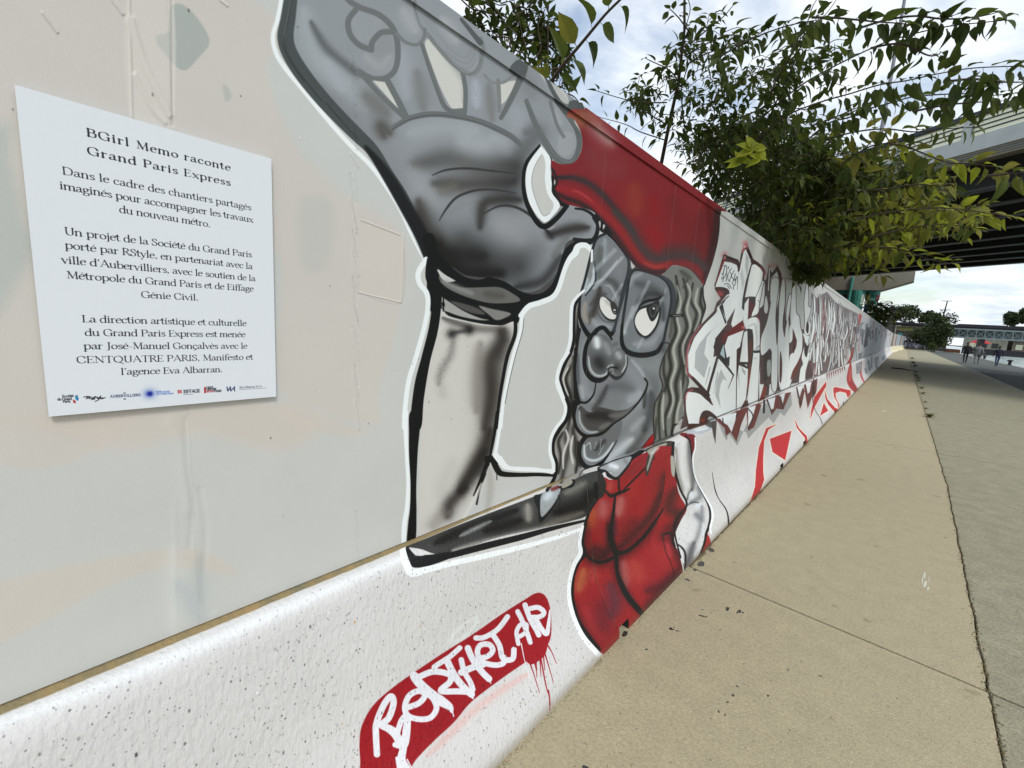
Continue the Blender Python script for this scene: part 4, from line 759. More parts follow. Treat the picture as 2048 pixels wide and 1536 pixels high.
    P('Y', "990,30 1035,10 1045,490 915,490 935,270", LT, curve=False); S('Y', "985,0 960,120 940,260 905,480 900,620 870,760", [10, 10, 24, 30, 22, 8], (58, 40, 42), .6); P('Y', "880,300 930,260 905,560 865,740 870,440", (62, 42, 44), .5, curve=False)
    P('Y', "905,540 1045,600 1030,1080 920,1230 870,1230 875,760", LT, curve=False); P('Y', "940,560 1010,640 1000,700 960,640", GY, .6, curve=False); P('Y', "900,640 920,900 890,700", GY, .6, curve=False); S('Y', "868,720 862,1240", 9, INK, .4)
    P('Y', "905,500 1040,500 1050,600 910,520", (52, 48, 48), .4, curve=False); P('Y', "990,525 1030,535 1030,560", LT, .3, curve=False)
    P('Y', "1040,160 1110,160 1115,330 1090,560 1060,800 1020,1080 1060,1160 920,1225 1010,1060 1050,700 1050,500", (84, 54, 48), .6, curve=False); G('Y', "1080,560 1050,900", 16, (142, 62, 50), .8)
    P('Y', "1130,360 1225,350 1225,700 1200,1100 1060,1150 1035,1060 1060,860 1090,640", LT, curve=False); S('Y', "1120,330 1235,225", 10, INK, .4); P('Y', "1130,320 1235,305 1235,350 1130,355", (46, 46, 48), .4, curve=False)
    P('Y', "1125,310 1235,240 1230,300", (200, 206, 206), .4, curve=False); S('Y', "1235,20 1232,440 1218,700 1205,1110", [8, 18, 12, 10], INK, .5); S('Y', "1140,440 1180,430", 12, GY, .6)
    # A N D
    P('X', "1370,430 1385,430 1365,780 1352,780", LT, curve=False); P('X', "1325,850 1345,980 1350,1100 1320,1135 1290,1090 1300,950", LT); P('X', "1490,480 1530,620 1520,900 1440,1280 1420,1480 1300,1500 1260,1600 1250,1420 1320,1260 1400,1000 1385,950 1395,600", LT, curve=False)
    P('X', "1460,660 1500,600 1480,900 1430,1000", GY, 1, .7, curve=False); P('X', "1190,1130 1290,960 1340,1140 1300,1280 1200,1190", (88, 48, 48), .6, curve=False); G('X', "1240,1240 1280,1330", 22, (206, 110, 116), .7, 'word')
    P('X', "1410,1240 1380,1460 1350,1470 1370,1400", (44, 42, 44), .4, curve=False); S('X', "1350,1190 1390,1340", 7, INK, .3); P('Y', "1250,60 1400,30 1390,300 1300,370 1250,380", LT, .5); P('Y', "1245,380 1300,360 1295,820 1220,1090 1215,700", LT, curve=False)
    P('Y', "1300,370 1400,310 1405,480 1380,660 1340,860 1290,840 1290,600", (60, 50, 48), .5); P('Y', "1340,490 1390,470 1385,640 1340,840", (160, 170, 166), .5, curve=False); P('Y', "1300,840 1335,880 1300,1060 1210,1100 1260,960", (130, 60, 50), .6, curve=False)
    P('Y', "1410,330 1480,200 1490,560 1400,620", LT, curve=False); P('Y', "1385,720 1470,720 1460,1010 1360,1050", LT, curve=False); S('Y', "1395,650 1470,600 1470,720 1395,680", 9, (60, 40, 40), .4, curve=False)
    S('Y', "1480,200 1485,500 1470,740 1460,1000", 7, (150, 60, 60), .4); P('Y', "1420,60 1480,0 1495,300 1440,300", LT, curve=False)
    # following letters: long vertical strokes (Z crop)
    P('Z', "0,380 90,520 250,560 400,620 470,540 620,760 700,760 850,560 1000,640 1200,800 1300,1000 1300,1330 830,1536 450,1600 0,1600", (84, 66, 66), 1, 1, 'board', curve=False)
    P('Z', "800,300 900,260 1030,180 1150,340 1300,420 1500,520 1510,640 1430,1180 1360,1290 1180,1360 830,1520 780,1300 820,900", (112, 100, 102), 2, .95, 'board', curve=False)
    ZL = (("180,0 290,0 250,400 240,660 270,900 260,1640 180,1640 170,1080 80,1130 20,1140 20,900 110,640 170,350 160,300", LT), ("340,20 380,30 380,400 350,700 380,880 400,720 440,650 430,1640 300,1640 280,1100 275,800 290,420", LT), ("510,0 545,50 555,480 600,560 620,720 650,850 640,1100 580,1260 500,1500 450,1640 430,1640 450,1200 520,1100 560,1000 540,850 510,760 480,720 470,500", LT),
                 ("725,30 745,260 745,400 800,450 830,640 800,760 740,850 680,800 690,620 680,320", LT), ("660,820 740,860 800,800 850,600 870,800 830,1000 760,1200 700,1420 690,1640 600,1640 620,1380 660,1290 640,1180 690,960", LT), ("460,210 475,300 440,560 405,620 415,400", LT), ("450,740 490,680 500,900 450,960", LT), ("800,210 805,420 795,380", LT), ("820,260 850,300 850,560 820,500", LT),
                 ("0,380 70,40 60,350 0,430", LT), ("95,240 125,400 115,490 90,515 62,450", LT))
    for q, c in ZL: S('Z', q, 20, (88, 62, 64), .5, 1, 'board', closed=True)
    for q in ("330,20 380,0", "505,0 530,-10", "720,20 735,40"): G('Z', q, 24, PK, .6, 'board')
    for q, c in ZL: P('Z', q, c, .5, 1, 'board')
    P('Z', "720,640 750,690 740,820 705,770", (50, 42, 42), .5); P('Z', "690,960 730,1010 760,950 720,1180 680,1120", (58, 48, 46), .5); P('Z', "70,1140 170,1080 180,1200 170,1430 110,1536 60,1536 60,1300", (64, 54, 52), .5); P('Z', "110,1260 165,1240 165,1420 120,1480", (170, 178, 174), .5)
    P('Z', "510,800 545,870 565,960 510,1130 500,900", (80, 40, 42), .5); P('Z', "640,1110 610,1260 560,1420 470,1536 500,1400 590,1240", (110, 52, 46), .6); P('Z', "290,400 280,800 255,1000 245,560", (66, 50, 50), .5); P('Z', "400,60 395,400 360,760 350,600 385,330", (84, 50, 50), .5)
    P('Z', "310,1100 340,1260 330,1536 300,1536", (84, 50, 48), .5)
    rg = random.Random(5)
    top = lambda x: 175 + (x-940)*.56 if x > 940 else 0
    for k in range(190):                                      # EXPRESS, far strokes
        x = rg.uniform(790, 1490); t0 = 190+max(0, (x-1000)*.62)+rg.uniform(20, 90); b0 = 1520-(x-830)*.42
        L_ = b0-t0; y0 = t0+L_*rg.choice([0, .05, .3, .5, .6])*rg.uniform(.6, 1.1); y1 = min(b0, y0+L_*rg.uniform(.25, .55)); w = rg.uniform(20, 44)*(1-(x-800)/1200)
        dx = rg.uniform(-60, 40)
        c = rg.choice([LT, LT, (206, 212, 212), (186, 190, 190)])
        if k % 3 == 2: c = rg.choice([(60, 52, 54), (104, 60, 62), (96, 70, 72), (140, 78, 80)]); w *= .42
        q = "%.0f,%.0f %.0f,%.0f %.0f,%.0f" % (x, y0, x+rg.uniform(-14, 22), (y0+y1)/2, x+dx, y1)
        if k % 3 != 2: S('Z', q, [w*.3+9, w+12, w*.8+9], (66, 54, 58), .5, .85, 'board')
        S('Z', q, [w*.2, w, w*.8], c, .5, 1, 'board')
    S('Z', "1345,1300 1400,1180 1430,1040", [40, 36, 14], (170, 62, 52), 1, .9, 'board')
    # lower tips of the word on the barriers
    GT = (150, 153, 152)
    P('D', "480,720 560,900 580,930 600,860 690,980 740,860 780,770 880,600 940,600 960,560 1100,480 1240,440 1250,560 1170,680 1130,640 1060,750 1010,690 870,830 800,910 780,840 640,800", GT, .6, .9, curve=False)
    for q in ("470,716 560,800 570,880 620,840 680,940 730,760 780,640 800,580 690,620 560,680", "780,600 800,830 860,790 940,560 920,560 960,530 860,560", "980,510 1030,600 1040,670 1090,600 1160,610 1200,520 1240,430 1100,460", "1290,380 1330,610 1350,560 1380,420 1350,360", "1370,360 1410,600 1470,440 1450,310", "1440,330 1480,480 1500,420 1510,290"):
        P('D', q, (100, 48, 42), .6, curve=False)
    for q in ("510,700 600,660 680,640 670,720 630,840 590,770 540,740", "800,590 880,565 850,680 800,790", "1000,505 1080,480 1060,600 1030,610", "1120,460 1180,440 1150,570", "1300,380 1370,355 1340,440 1320,520", "1390,345 1450,320 1430,430 1410,450"):
        P('D', q, (216, 221, 222), .6, curve=False)
    for q in ("540,700 545,760", "800,600 850,680 800,800", "1000,520 1040,640", "1130,480 1160,600", "1300,390 1340,560", "1470,300 1478,600", "690,640 680,680"): S('D', q, 12, INK, .5)
    S('D', "965,520 962,640", 22, (28, 26, 26)); P('D', "420,740 480,720 465,960 445,880", (70, 64, 60), .8, curve=False)
    for k in range(9):
        x = 1600+k*22; y = 245-k*9
        P('D', "%d,%d %d,%d %d,%d" % (x, y, x+16, y-6, x+10+k, y+70-k*3), (108, 48, 42), .5, curve=False)
    # red shapes on the lower barriers
    R2 = (186, 42, 48); CR = (238, 226, 206)
    def red(q, curve=False):
        S('D', q, 16, CR, 1, .8, curve=curve, closed=True); P('D', q, R2, .4, curve=curve)
    red("1100,755 1010,815 965,930 955,1100 955,1250 965,1330 910,1480 820,1560 870,1400 880,1230 910,1000 985,800")
    red("1245,825 1205,1010 1180,1130 1050,1045 1022,910"); red("1272,700 1320,800 1400,880 1415,960 1390,975 1380,900 1300,800")
    red("1600,320 1600,370 1560,440 1480,590 1435,715 1445,620 1480,480"); red("1575,540 1620,622 1537,675"); red("1585,405 1610,500 1690,590 1730,610 1690,640 1620,560 1590,490")
    red("1670,395 1690,378 1850,412 1850,460 1820,490 1800,440 1740,425 1695,440 1700,490 1735,560 1730,610 1715,540 1680,480")
    P('D', "1860,170 1870,300 1920,400 1890,430 1830,370 1810,290 1830,180 1850,120", (160, 46, 46), 1, 1); G('D', "1845,200 1840,320", 10, (226, 130, 120), .6); G('D', "1860,330 1900,410", 8, (120, 30, 34), .6)
    S('D', "1960,130 1955,250 1990,330", [8, 18, 12], (190, 50, 56), 1)
    # black and white photo collage with red bands further on
    for x, w in ((950, 50), (1160, 14), (1280, 12), (1350, 8), (1420, 6)):
        t = 200+(x-930)*.57
        P('M', "%d,%.0f %d,%.0f %d,%.0f %d,%.0f" % (x-w*.5, t, x+w*.5, t+w*.5, x-w*.1, t+180, x-w*.6, t+200), (180, 70, 62), .8, .9, curve=False)
        S('M', "%d,%.0f %d,%d" % (x, t+180, x-30, 800), w*.35, (186, 120, 116), .8, .7)
    for k in range(60):
        x = rg.uniform(850, 1440); f = (1500-x)/600.
        y0 = 260+(x-930)*.5+rg.uniform(40, 360)*f; y1 = y0+rg.uniform(30, 260)*f; w = rg.uniform(8, 34)*f
        c = rg.choice([(66, 64, 68), (96, 98, 104), (128, 132, 140), (150, 156, 166), (186, 192, 198), (84, 70, 70)])
        P('M', "%.0f,%.0f %.0f,%.0f %.0f,%.0f %.0f,%.0f" % (x, y0, x+w, y0+w*.3, x+w*.4, y1, x-w*.6, y1-w*.3), c, .5, .9, 'board', curve=False)
    P('M', "1050,430 1085,430 1060,720 1000,760 1010,640", (70, 64, 68), .6, .9, curve=False); P('M', "950,450 1030,470 1000,600 945,560", (110, 112, 118), .6, .8, curve=False)
    for q in ("880,1010 980,960 960,1140 890,1170", "920,840 980,830 960,920 920,930", "1010,1080 1040,1060 1070,1150 1040,1170", "1060,960 1090,940 1120,1100 1080,1120", "1120,900 1140,880 1140,1080 1110,1060", "1170,920 1240,880 1230,1080 1190,1080", "1290,900 1340,860 1330,940 1290,960"):
        P('M', q, (112, 114, 122), .5, .8, curve=False); 
    for q in ("900,1040 950,1020 940,1110 905,1120", "1070,1000 1085,1060", "1190,960 1220,940 1215,1020"): S('M', q, 8, (190, 194, 198), .5)
def folds():
    """wrinkles of the covering at each seam of the boards, old paper edges"""
    rg = random.Random(3)
    for k in range(60):
        y = rg.uniform(80, 1090); x = 704+y*.011; l = rg.uniform(22, 60)
        if rg.random() < .75: ridge('O', "%.0f,%.0f %.0f,%.0f" % (x-5+rg.uniform(-3, 3), y, x+5+rg.uniform(-2, 4), y+l), rg.uniform(1.2, 2.4), rg.uniform(.12, .4)*rg.choice([1, 1, -1]))
    for k in range(46):
        y = rg.uniform(150, 860); x = 950-(y-150)*.034; l = rg.uniform(12, 26)
        ridge('O', "%.0f,%.0f %.0f,%.0f" % (x-3, y, x+4, y+l), rg.uniform(1, 1.7), rg.uniform(.1, .4)*rg.choice([1, -1]))
    for k in range(30):
        y = rg.uniform(330, 640); x = 1096-(y-330)*.05; l = rg.uniform(6, 14)
        ridge('O', "%.0f,%.0f %.0f,%.0f" % (x-2, y, x+2, y+l), rg.uniform(.8, 1.3), rg.uniform(.1, .3)*rg.choice([1, -1]))
    ridge('O', "344,-20 345,250", 3, -.4); ridge('O', "258,-20 264,235", 3, .35)
    for q, r, h in (("262,40 290,130 340,230", 7, .7), ("270,150 300,210 330,245", 5, .5), ("85,25 115,65", 2.5, .5), ("225,0 246,28", 3, .5), ("440,0 455,12", 2, .5), ("372,840 374,930 385,1010 380,1090", 7, -.35),
                    ("340,850 365,900 372,960 378,1020", 13, .5), ("400,980 412,1060 405,1180 420,1220", 8, -.4), ("350,1000 352,1250", 6, .15), ("722,440 800,470", 1.3, .4), ("718,585 802,605", 1.3, .4), ("808,470 803,605", 1.3, .3), ("1016,640 1080,640", .1, .01)):
        ridge('O', q, r, h)
    for q in ("125,0 105,110 90,210 110,300 180,420 290,560 400,680", "708,756 830,688 1000,668 1200,705 1340,760", "940,210 1080,380 1170,430 1235,340", "1500,590 1640,880 1760,955 1815,850", "890,262 985,540 1060,650"):
        ridge('H', q, 5, .25)
def paint_mural():
    for cv in CANVASES: cv.rgb *= 1+.012*(cv_noise(cv)[..., None]-.5)
    hand_and_arm(); sleeve(); face(); hat(); jacket(); badge(); letters(); folds()
# ================================================================ hoarding and barriers: measures
WX = -1.2                                            # face of the boards
PITCH = .4245; SEAM0 = .2415
def seam(k): return SEAM0+PITCH*k
Z0, Z1, ZTOP = .79, 2.477, 2.527
# barrier profile from the ledge behind the boards down to the pavement
PROF = [(-1.205, .787), (-1.165, .786), (-1.138, .778), (-1.118, .755), (-1.108, .72), (-1.085, .62), (-1.062, .50), (-1.040, .39), (-1.018, .31), (-.992, .245), (-.955, .185), (-.915, .135), (-.882, .095), (-.864, .06), (-.858, .03), (-.856, 0.)]
PL = [0.]
for a, b in zip(PROF, PROF[1:]): PL.append(PL[-1]+math.hypot(b[0]-a[0], b[1]-a[1]))
B0, BLEN = 1.905, 3.95                                # first joint in view, length of one barrier
TURN = 76.0                                          # the wall bends to the right here
def board_canvas(y0, y1, dy, dz):
    ny = int(round((y1-y0)/dy)); nz = int(round((ZTOP-Z0+.004)/dz))
    Y, Z = np.meshgrid(y0+(np.arange(ny)+.5)*(y1-y0)/ny, ZTOP+.002-(np.arange(nz)+.5)*(ZTOP-Z0+.004)/nz)
    P_ = np.stack([np.full_like(Y, WX), Y, Z], -1); X, V = image_px(P_)
    cv = Canvas(X, V); cv.span = (y0, y1); cv.Y = Y; cv.Zv = Z; cv.kind = 'board'; return cv
def barrier_canvas(y0, y1, dy, dv):
    ny = int(round((y1-y0)/dy)); nv = int(round(PL[-1]/dv))
    Y, V_ = np.meshgrid(y0+(np.arange(ny)+.5)*(y1-y0)/ny, (np.arange(nv)+.5)*PL[-1]/nv)
    P_ = np.stack([np.interp(V_, PL, [p[0] for p in PROF]), Y, np.interp(V_, PL, [p[1] for p in PROF])], -1); X, V = image_px(P_)
    cv = Canvas(X, V, (205, 204, 203)); cv.span = (y0, y1); cv.Y = Y; cv.V = V_; cv.kind = 'barrier'; return cv
BC = [board_canvas(seam(-2), seam(5), .0015, .0017), board_canvas(seam(5), seam(11), .003, .002), board_canvas(seam(11), seam(28), .007, .003), board_canvas(seam(28), TURN, .05, .01)]
KC = [barrier_canvas(-.4, B0, .0015, .0014), barrier_canvas(B0, B0+BLEN, .0025, .0018), barrier_canvas(B0+BLEN, B0+4*BLEN, .008, .003), barrier_canvas(B0+4*BLEN, B0+19*BLEN, .05, .008)]
CANVASES[:] = BC+KC
paint_mural()
# fine wear that belongs to each surface
rn = np.random.default_rng(11)
def speck(cv, n, rmin, rmax, colour, h, res, vlo=.06):
    for _ in range(n):
        i = rn.integers(3, cv.w-3); j = int(cv.h*rn.uniform(vlo, .97)); r = rn.uniform(rmin, rmax)
        k = int(r/res)+2; a0, a1, b0, b1 = max(0, j-k), min(cv.h, j+k+1), max(0, i-k), min(cv.w, i+k+1)
        yy, xx = np.mgrid[a0:a1, b0:b1]; s_ = rn.uniform(.35, 1)
        d = np.hypot((xx-i)*res, (yy-j)*res*s_); c = np.clip((r-d)/(res)+.5, 0, 1)*rn.uniform(.6, 1)
        cc = colour[rn.integers(len(colour))]; loc_ = cv.rgb[j, i]
        if max(cc) > 160 and loc_.min() < 150: continue                     # paint chips only read on the white ground
        if max(cc) < 160: cc = loc_*(max(cc)/215.)
        cv.rgb[a0:a1, b0:b1] = cv.rgb[a0:a1, b0:b1]*(1-c[..., None])+np.array(cc, np.float32)*c[..., None]
        cv.hgt[a0:a1, b0:b1] -= c*h
PIT = [(62, 60, 58), (84, 80, 76), (120, 116, 110), (150, 146, 142)]
speck(KC[0], 2600, .0004, .0015, PIT, .6, .0015); speck(KC[0], 420, .001, .0024, PIT, .6, .0015); speck(KC[0], 60, .001, .003, [(150, 40, 50), (190, 150, 100), (236, 238, 236)], .1, .0015)
speck(KC[1], 3600, .0007, .0021, PIT, .5, .0022); speck(KC[1], 500, .001, .004, [(236, 238, 236), (190, 160, 130), (90, 86, 82)], .2, .0022)
speck(KC[2], 1500, .0015, .005, PIT, .4, .006)
speck(BC[0], 60, .0008, .002, [(120, 118, 116), (226, 224, 220), (90, 88, 86)], -.3, .0016)
def tan_ledge(cv, w, y_end):
    nz = rn.random((1, cv.w)).repeat(3, 0); k = np.ones(25)/25; n_ = np.convolve(rn.random(cv.w), k, 'same')
    t = np.clip((w*(1-.3*np.clip((cv.Y-.7)/.5, 0, 1))+(n_[None, :]-.5)*.012-cv.V)/.005, 0, 1)*np.clip((y_end-cv.Y)/.25, 0, 1)
    base = np.array((142, 126, 92), np.float32)+(n_[None, :, None]-.5)*np.array((120, 60, 10), np.float32)
    cv.rgb[:] = cv.rgb*(1-t[..., None])+base*t[..., None]
CANVASES[:] = KC[:1]
G('O', "-300,1570 0,1448 200,1372 400,1292 600,1205 800,1118", 12, (230, 233, 236), .7, None, .35)
CANVASES[:] = BC+KC
tan_ledge(KC[0], .034, 1.95)
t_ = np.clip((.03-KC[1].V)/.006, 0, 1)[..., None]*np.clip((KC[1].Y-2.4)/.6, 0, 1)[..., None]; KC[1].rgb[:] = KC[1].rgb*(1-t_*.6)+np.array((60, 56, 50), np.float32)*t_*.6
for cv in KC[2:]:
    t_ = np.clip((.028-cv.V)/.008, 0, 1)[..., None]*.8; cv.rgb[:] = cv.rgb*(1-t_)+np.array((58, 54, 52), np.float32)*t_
# crack in the second barrier, grime and contact shade painted at the foot
for cv in KC:
    g_ = np.clip((cv.V-PL[-1]+.05)/.05, 0, 1)[..., None]*(.25+.3*rn.random(cv.w)[None, :, None]); cv.rgb[:] = cv.rgb*(1-g_)+np.array((120, 108, 84), np.float32)*g_
S('J', "1535,-20 1545,60 1560,130 1590,200 1640,270 1662,330 1668,400", [3, 6, 9, 6, 9, 12, 12], (24, 22, 22), .3, h=-.5)
S('D', "1468,350 1462,440 1468,560 1500,640 1540,700 1558,760", [14, 10, 6, 6, 6, 8], (40, 26, 26), .3, h=-.4)
MB_ = [picture_material('painted_boards_%d' % i, cv, .58, .0035, 260., .0003, .22, .05) for i, cv in enumerate(BC)]
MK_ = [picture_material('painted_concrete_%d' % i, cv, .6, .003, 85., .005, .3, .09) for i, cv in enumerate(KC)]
M_ledge = material('bare_concrete', srgb(150, 142, 122), .85, .15, 8, .002, 60)
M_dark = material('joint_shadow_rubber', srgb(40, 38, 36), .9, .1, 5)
M_back = material('board_back_metal', srgb(150, 152, 150), .5, .05, 3, metallic=.3)

# ---------------- hoarding: one thing, its boards and cover strips are parts
def canvas_for(list_, y):
    for i, cv in enumerate(list_):
        if y < cv.span[1]-1e-6: return i
    return len(list_)-1
hoard = empty('hoarding', (WX, 0, 0), 'tall painted hoarding of narrow vertical boards standing on the concrete barriers', 'hoarding')
def board(y0, y1, xo, name='board'):
    i = canvas_for(BC, (y0+y1)/2); cv = BC[i]; a, b = cv.span; g = .0
    x = WX+xo; v = []; uv = []
    nz = 2
    for (X_, yy) in ((x, y0+g), (x, y1-g), (x-.018, y1-g), (x-.018, y0+g)):
        for z in (Z0, ZTOP-.008):
            v.append((X_, yy, z)); uv.append(((yy-a)/(b-a), (z-(Z0-.002))/(ZTOP-Z0+.004)))
    f = [(0, 2, 3, 1), (2, 4, 5, 3), (4, 6, 7, 5), (6, 0, 1, 7), (1, 3, 5, 7), (0, 6, 4, 2)]
    return mesh(name, v, f, [MB_[i], M_back], [0, 1, 1, 1, 1, 1], hoard, uv)
rb = random.Random(2)
for k in range(-8, 28): board(seam(k), seam(k+1), rb.uniform(-.0012, .0012))
y = seam(28)
while y < TURN-.1:
    y2 = min(TURN, y+2.5); board(y, y2, rb.uniform(-.002, .002)); y = y2
cuts = [-3.2, -.4, 1.31, 4.3]
while cuts[-1] < TURN: cuts.append(min(TURN, cuts[-1]+2.985))
for c0, c1 in zip(cuts, cuts[1:]):
    segs = [c0]+[cv.span[1] for cv in BC if c0 < cv.span[1] < c1]+[c1]
    v = []; f = []; mi = []; uv = []
    for s0, s1 in zip(segs, segs[1:]):
        i = canvas_for(BC, (s0+s1)/2); a, b = BC[i].span; x = WX+.007; n = len(v)
        dz = .004 if abs(c1-1.31) < .01 else 0.
        pr = [(x-.006, Z1+.0005-dz), (x+.001, Z1-dz), (x, ZTOP), (x-.045, ZTOP+.002), (x-.045, Z1)]
        for yy in (s0+.0015*(s0 == c0), s1-.0015*(s1 == c1)):
            zz_ = dz*(yy-s0)/(s1-s0) if dz else 0
            for X_, z in pr: v.append((X_, yy, z)); uv.append(((yy-a)/(b-a), (z-(Z0-.002))/(ZTOP-Z0+.004)))
        for q in range(4): f.append((n+q, n+5+q, n+6+q, n+q+1)); mi.append(i if q < 2 else 4)
        f.append((n, n+1, n+2, n+3, n+4)); mi.append(4); f.append((n+9, n+8, n+7, n+6, n+5)); mi.append(4)
    mesh('cover_strip', v, f, MB_+[M_back], mi, hoard, uv)
# the stretch after the bend
T0 = np.array([WX, TURN]); T1 = np.array([.05, 121.]); td = (T1-T0)/np.linalg.norm(T1-T0); tn = np.array([td[1], -td[0]])
M_far = [material('far_board_brown', srgb(120, 104, 92), .7, .3, 1.2, stretch=(1, .3, .2)), material('far_board_grey', srgb(176, 182, 184), .6, .25, .9, stretch=(1, .3, .2)), material('far_board_blue', srgb(110, 160, 176), .6, .3, .9, stretch=(1, .3, .2)), material('far_board_pink', srgb(168, 140, 138), .6, .3, .9)]
far = empty('far_hoarding', (float(T0[0]), float(T0[1]), 0), 'far stretch of patchy brown, grey and blue hoarding after the bend', 'hoarding')
L2 = float(np.linalg.norm(T1-T0)); k = 0
while k*2.5 < L2:
    MB().box((k*2.5+.01, -.02, .79), (min(L2, k*2.5+2.49), 0, 2.55), 0, ((T0[0], T0[1], 0), td, tn*-1)).build('board', M_far[(0, 0, 1, 3, 0, 1, 2, 3, 1, 2)[k % 10]], far); k += 1

# ---------------- concrete barriers
NOTCH = {0: [(1.93, 2.03)], 1: [(5.93-.10, 5.93+.10), (7.55-.11, 7.55+.11)], 2: [(11.4-.1, 11.4+.1), (13.1-.1, 13.1+.1)]}
def barrier(y0, y1, label, group=None, notches=(), rows=True):
    o = empty('concrete_barrier', (-1.0, (y0+y1)/2, 0), label, 'barrier', group)
    g = .0005; ys = [y0+g, y0+g+.01]+[]; ys += [s for cv in KC for s in cv.span if y0+.05 < s < y1-.05]
    for a, b in notches: ys += [max(a, y0+g+.002), b]
    if notches or rows: ys += list(np.arange(y0+.3, y1-.3, .35))
    ys = sorted(set([round(q, 4) for q in ys if y0+g <= q <= y1-g]+[y1-g-.01, y1-g]))
    v = []; uvv = []; f = []; mi = []; uvl = []
    def inn(yy): return any(a <= yy <= b for a, b in notches)
    rj = random.Random(int(y0*10))
    K = len(PROF)
    for yi, yy in enumerate(ys):
        e = .0004 if yi in (0, len(ys)-1) else 0.
        for q, (x, z) in enumerate(PROF):
            w = (rj.random()-.5)*.0016 if 2 < q < K-1 else 0
            v.append((x-e+w, yy, z if q < K-1 else z+.0+abs(rj.random()-.5)*.0))
    nb = len(v)
    for yy in ys:
        for x, z in ((-1.235, .787), (-1.32, .755), (-1.40, .39), (-1.46, .245), (-1.56, .095), (-1.584, 0.)): v.append((x, yy, z))
    for yi in range(len(ys)-1):
        ym = (ys[yi]+ys[yi+1])/2; ci = canvas_for(KC, ym)
        for q in range(K-1):
            if inn(ym) and PROF[q+1][1] < .055: continue
            f.append((yi*K+q, yi*K+q+1, (yi+1)*K+q+1, (yi+1)*K+q)); mi.append(ci)
        for q in range(5): f.append((nb+yi*6+q, nb+(yi+1)*6+q, nb+(yi+1)*6+q+1, nb+yi*6+q+1)); mi.append(4)
        f.append((yi*K, (yi+1)*K, nb+(yi+1)*6, nb+yi*6)); mi.append(4)
    for yi, flip in ((0, 0), (len(ys)-1, 1)):
        r = [yi*K+q for q in range(K)]+[nb+yi*6+q for q in range(5, -1, -1)]
        f.append(tuple(r if flip else r[::-1])); mi.append(4)
    for a, b in notches:                              # the slots for the forks of the truck
        a = max(a, y0+g+.002); n = len(v); d = -.30
        zt = .058
        xf = np.interp(zt, [p[1] for p in PROF[::-1]], [p[0] for p in PROF[::-1]])
        for yy in (a, b): v += [(xf, yy, zt), (xf+.004, yy, 0), (xf+d, yy, 0), (xf+d, yy, zt)]
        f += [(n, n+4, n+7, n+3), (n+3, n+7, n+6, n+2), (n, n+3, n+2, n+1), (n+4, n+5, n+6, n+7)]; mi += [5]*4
    uvs = []
    me_faces = f
    off = np.array(o.location)
    me = bpy.data.meshes.new('barrier_body'); me.from_pydata((np.array(v)-off).tolist(), [], me_faces)
    for m in MK_+[M_ledge, M_dark]: me.materials.append(m)
    me.polygons.foreach_set('material_index', mi)
    l = me.uv_layers.new(name='UVMap'); dat = []
    for fc, m_ in zip(me_faces, mi):
        for vi in fc:
            if m_ < 4:
                a, b = KC[m_].span; dat += [(v[vi][1]-a)/(b-a), 1-PL[vi % K]/PL[-1]]
            else: dat += [0, 0]
    l.data.foreach_set('uv', dat)
    me.polygons.foreach_set('use_smooth', [m_ < 4 for m_ in mi]); me.update()
    body = link('body', me, o)
    return o
LB = {-2: 'plain white concrete barrier behind the camera position, left end of the row', -1: 'white concrete barrier with the red badge lettered in white and the grey painted sleeve', 0: 'concrete barrier painted with the red padded jacket and the white hand', 1: 'concrete barrier with dripping letter tips and thin red bending strokes, third visible from the left', 
      2: 'concrete barrier with the small red triangle and bending red strokes', 3: 'concrete barrier with small dark prints after the thick red band'}
for k in range(-2, 19):                                  # index of the barrier; number 0 starts at the joint beside the padded jacket
    y0 = B0+BLEN*k
    lab = LB.get(k) or 'white painted concrete barrier in the far part of the row under the hoarding'
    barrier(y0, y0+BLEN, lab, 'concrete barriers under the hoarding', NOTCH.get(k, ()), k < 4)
kerb = empty('concrete_barrier', (float(T0[0]), float(T0[1])+.01, 0), 'cream lit concrete barrier at the foot of the far hoarding after the bend', 'barrier', 'concrete barriers under the hoarding')
MB().prism([(.34, 0), (.33, .08), (.19, .25), (.09, .75), (.05, .785), (-.15, .785), (-.2, .25), (-.34, 0)], 0, L2, 0, lambda a, b, s_: (T0[0]+td[0]*s_+tn[0]*a, T0[1]+td[1]*s_+tn[1]*a, b)).build('body', material('warm_lit_concrete', srgb(214, 206, 176), .8, .12, 2), kerb)  # warm light on this stretch is put into the cream colour
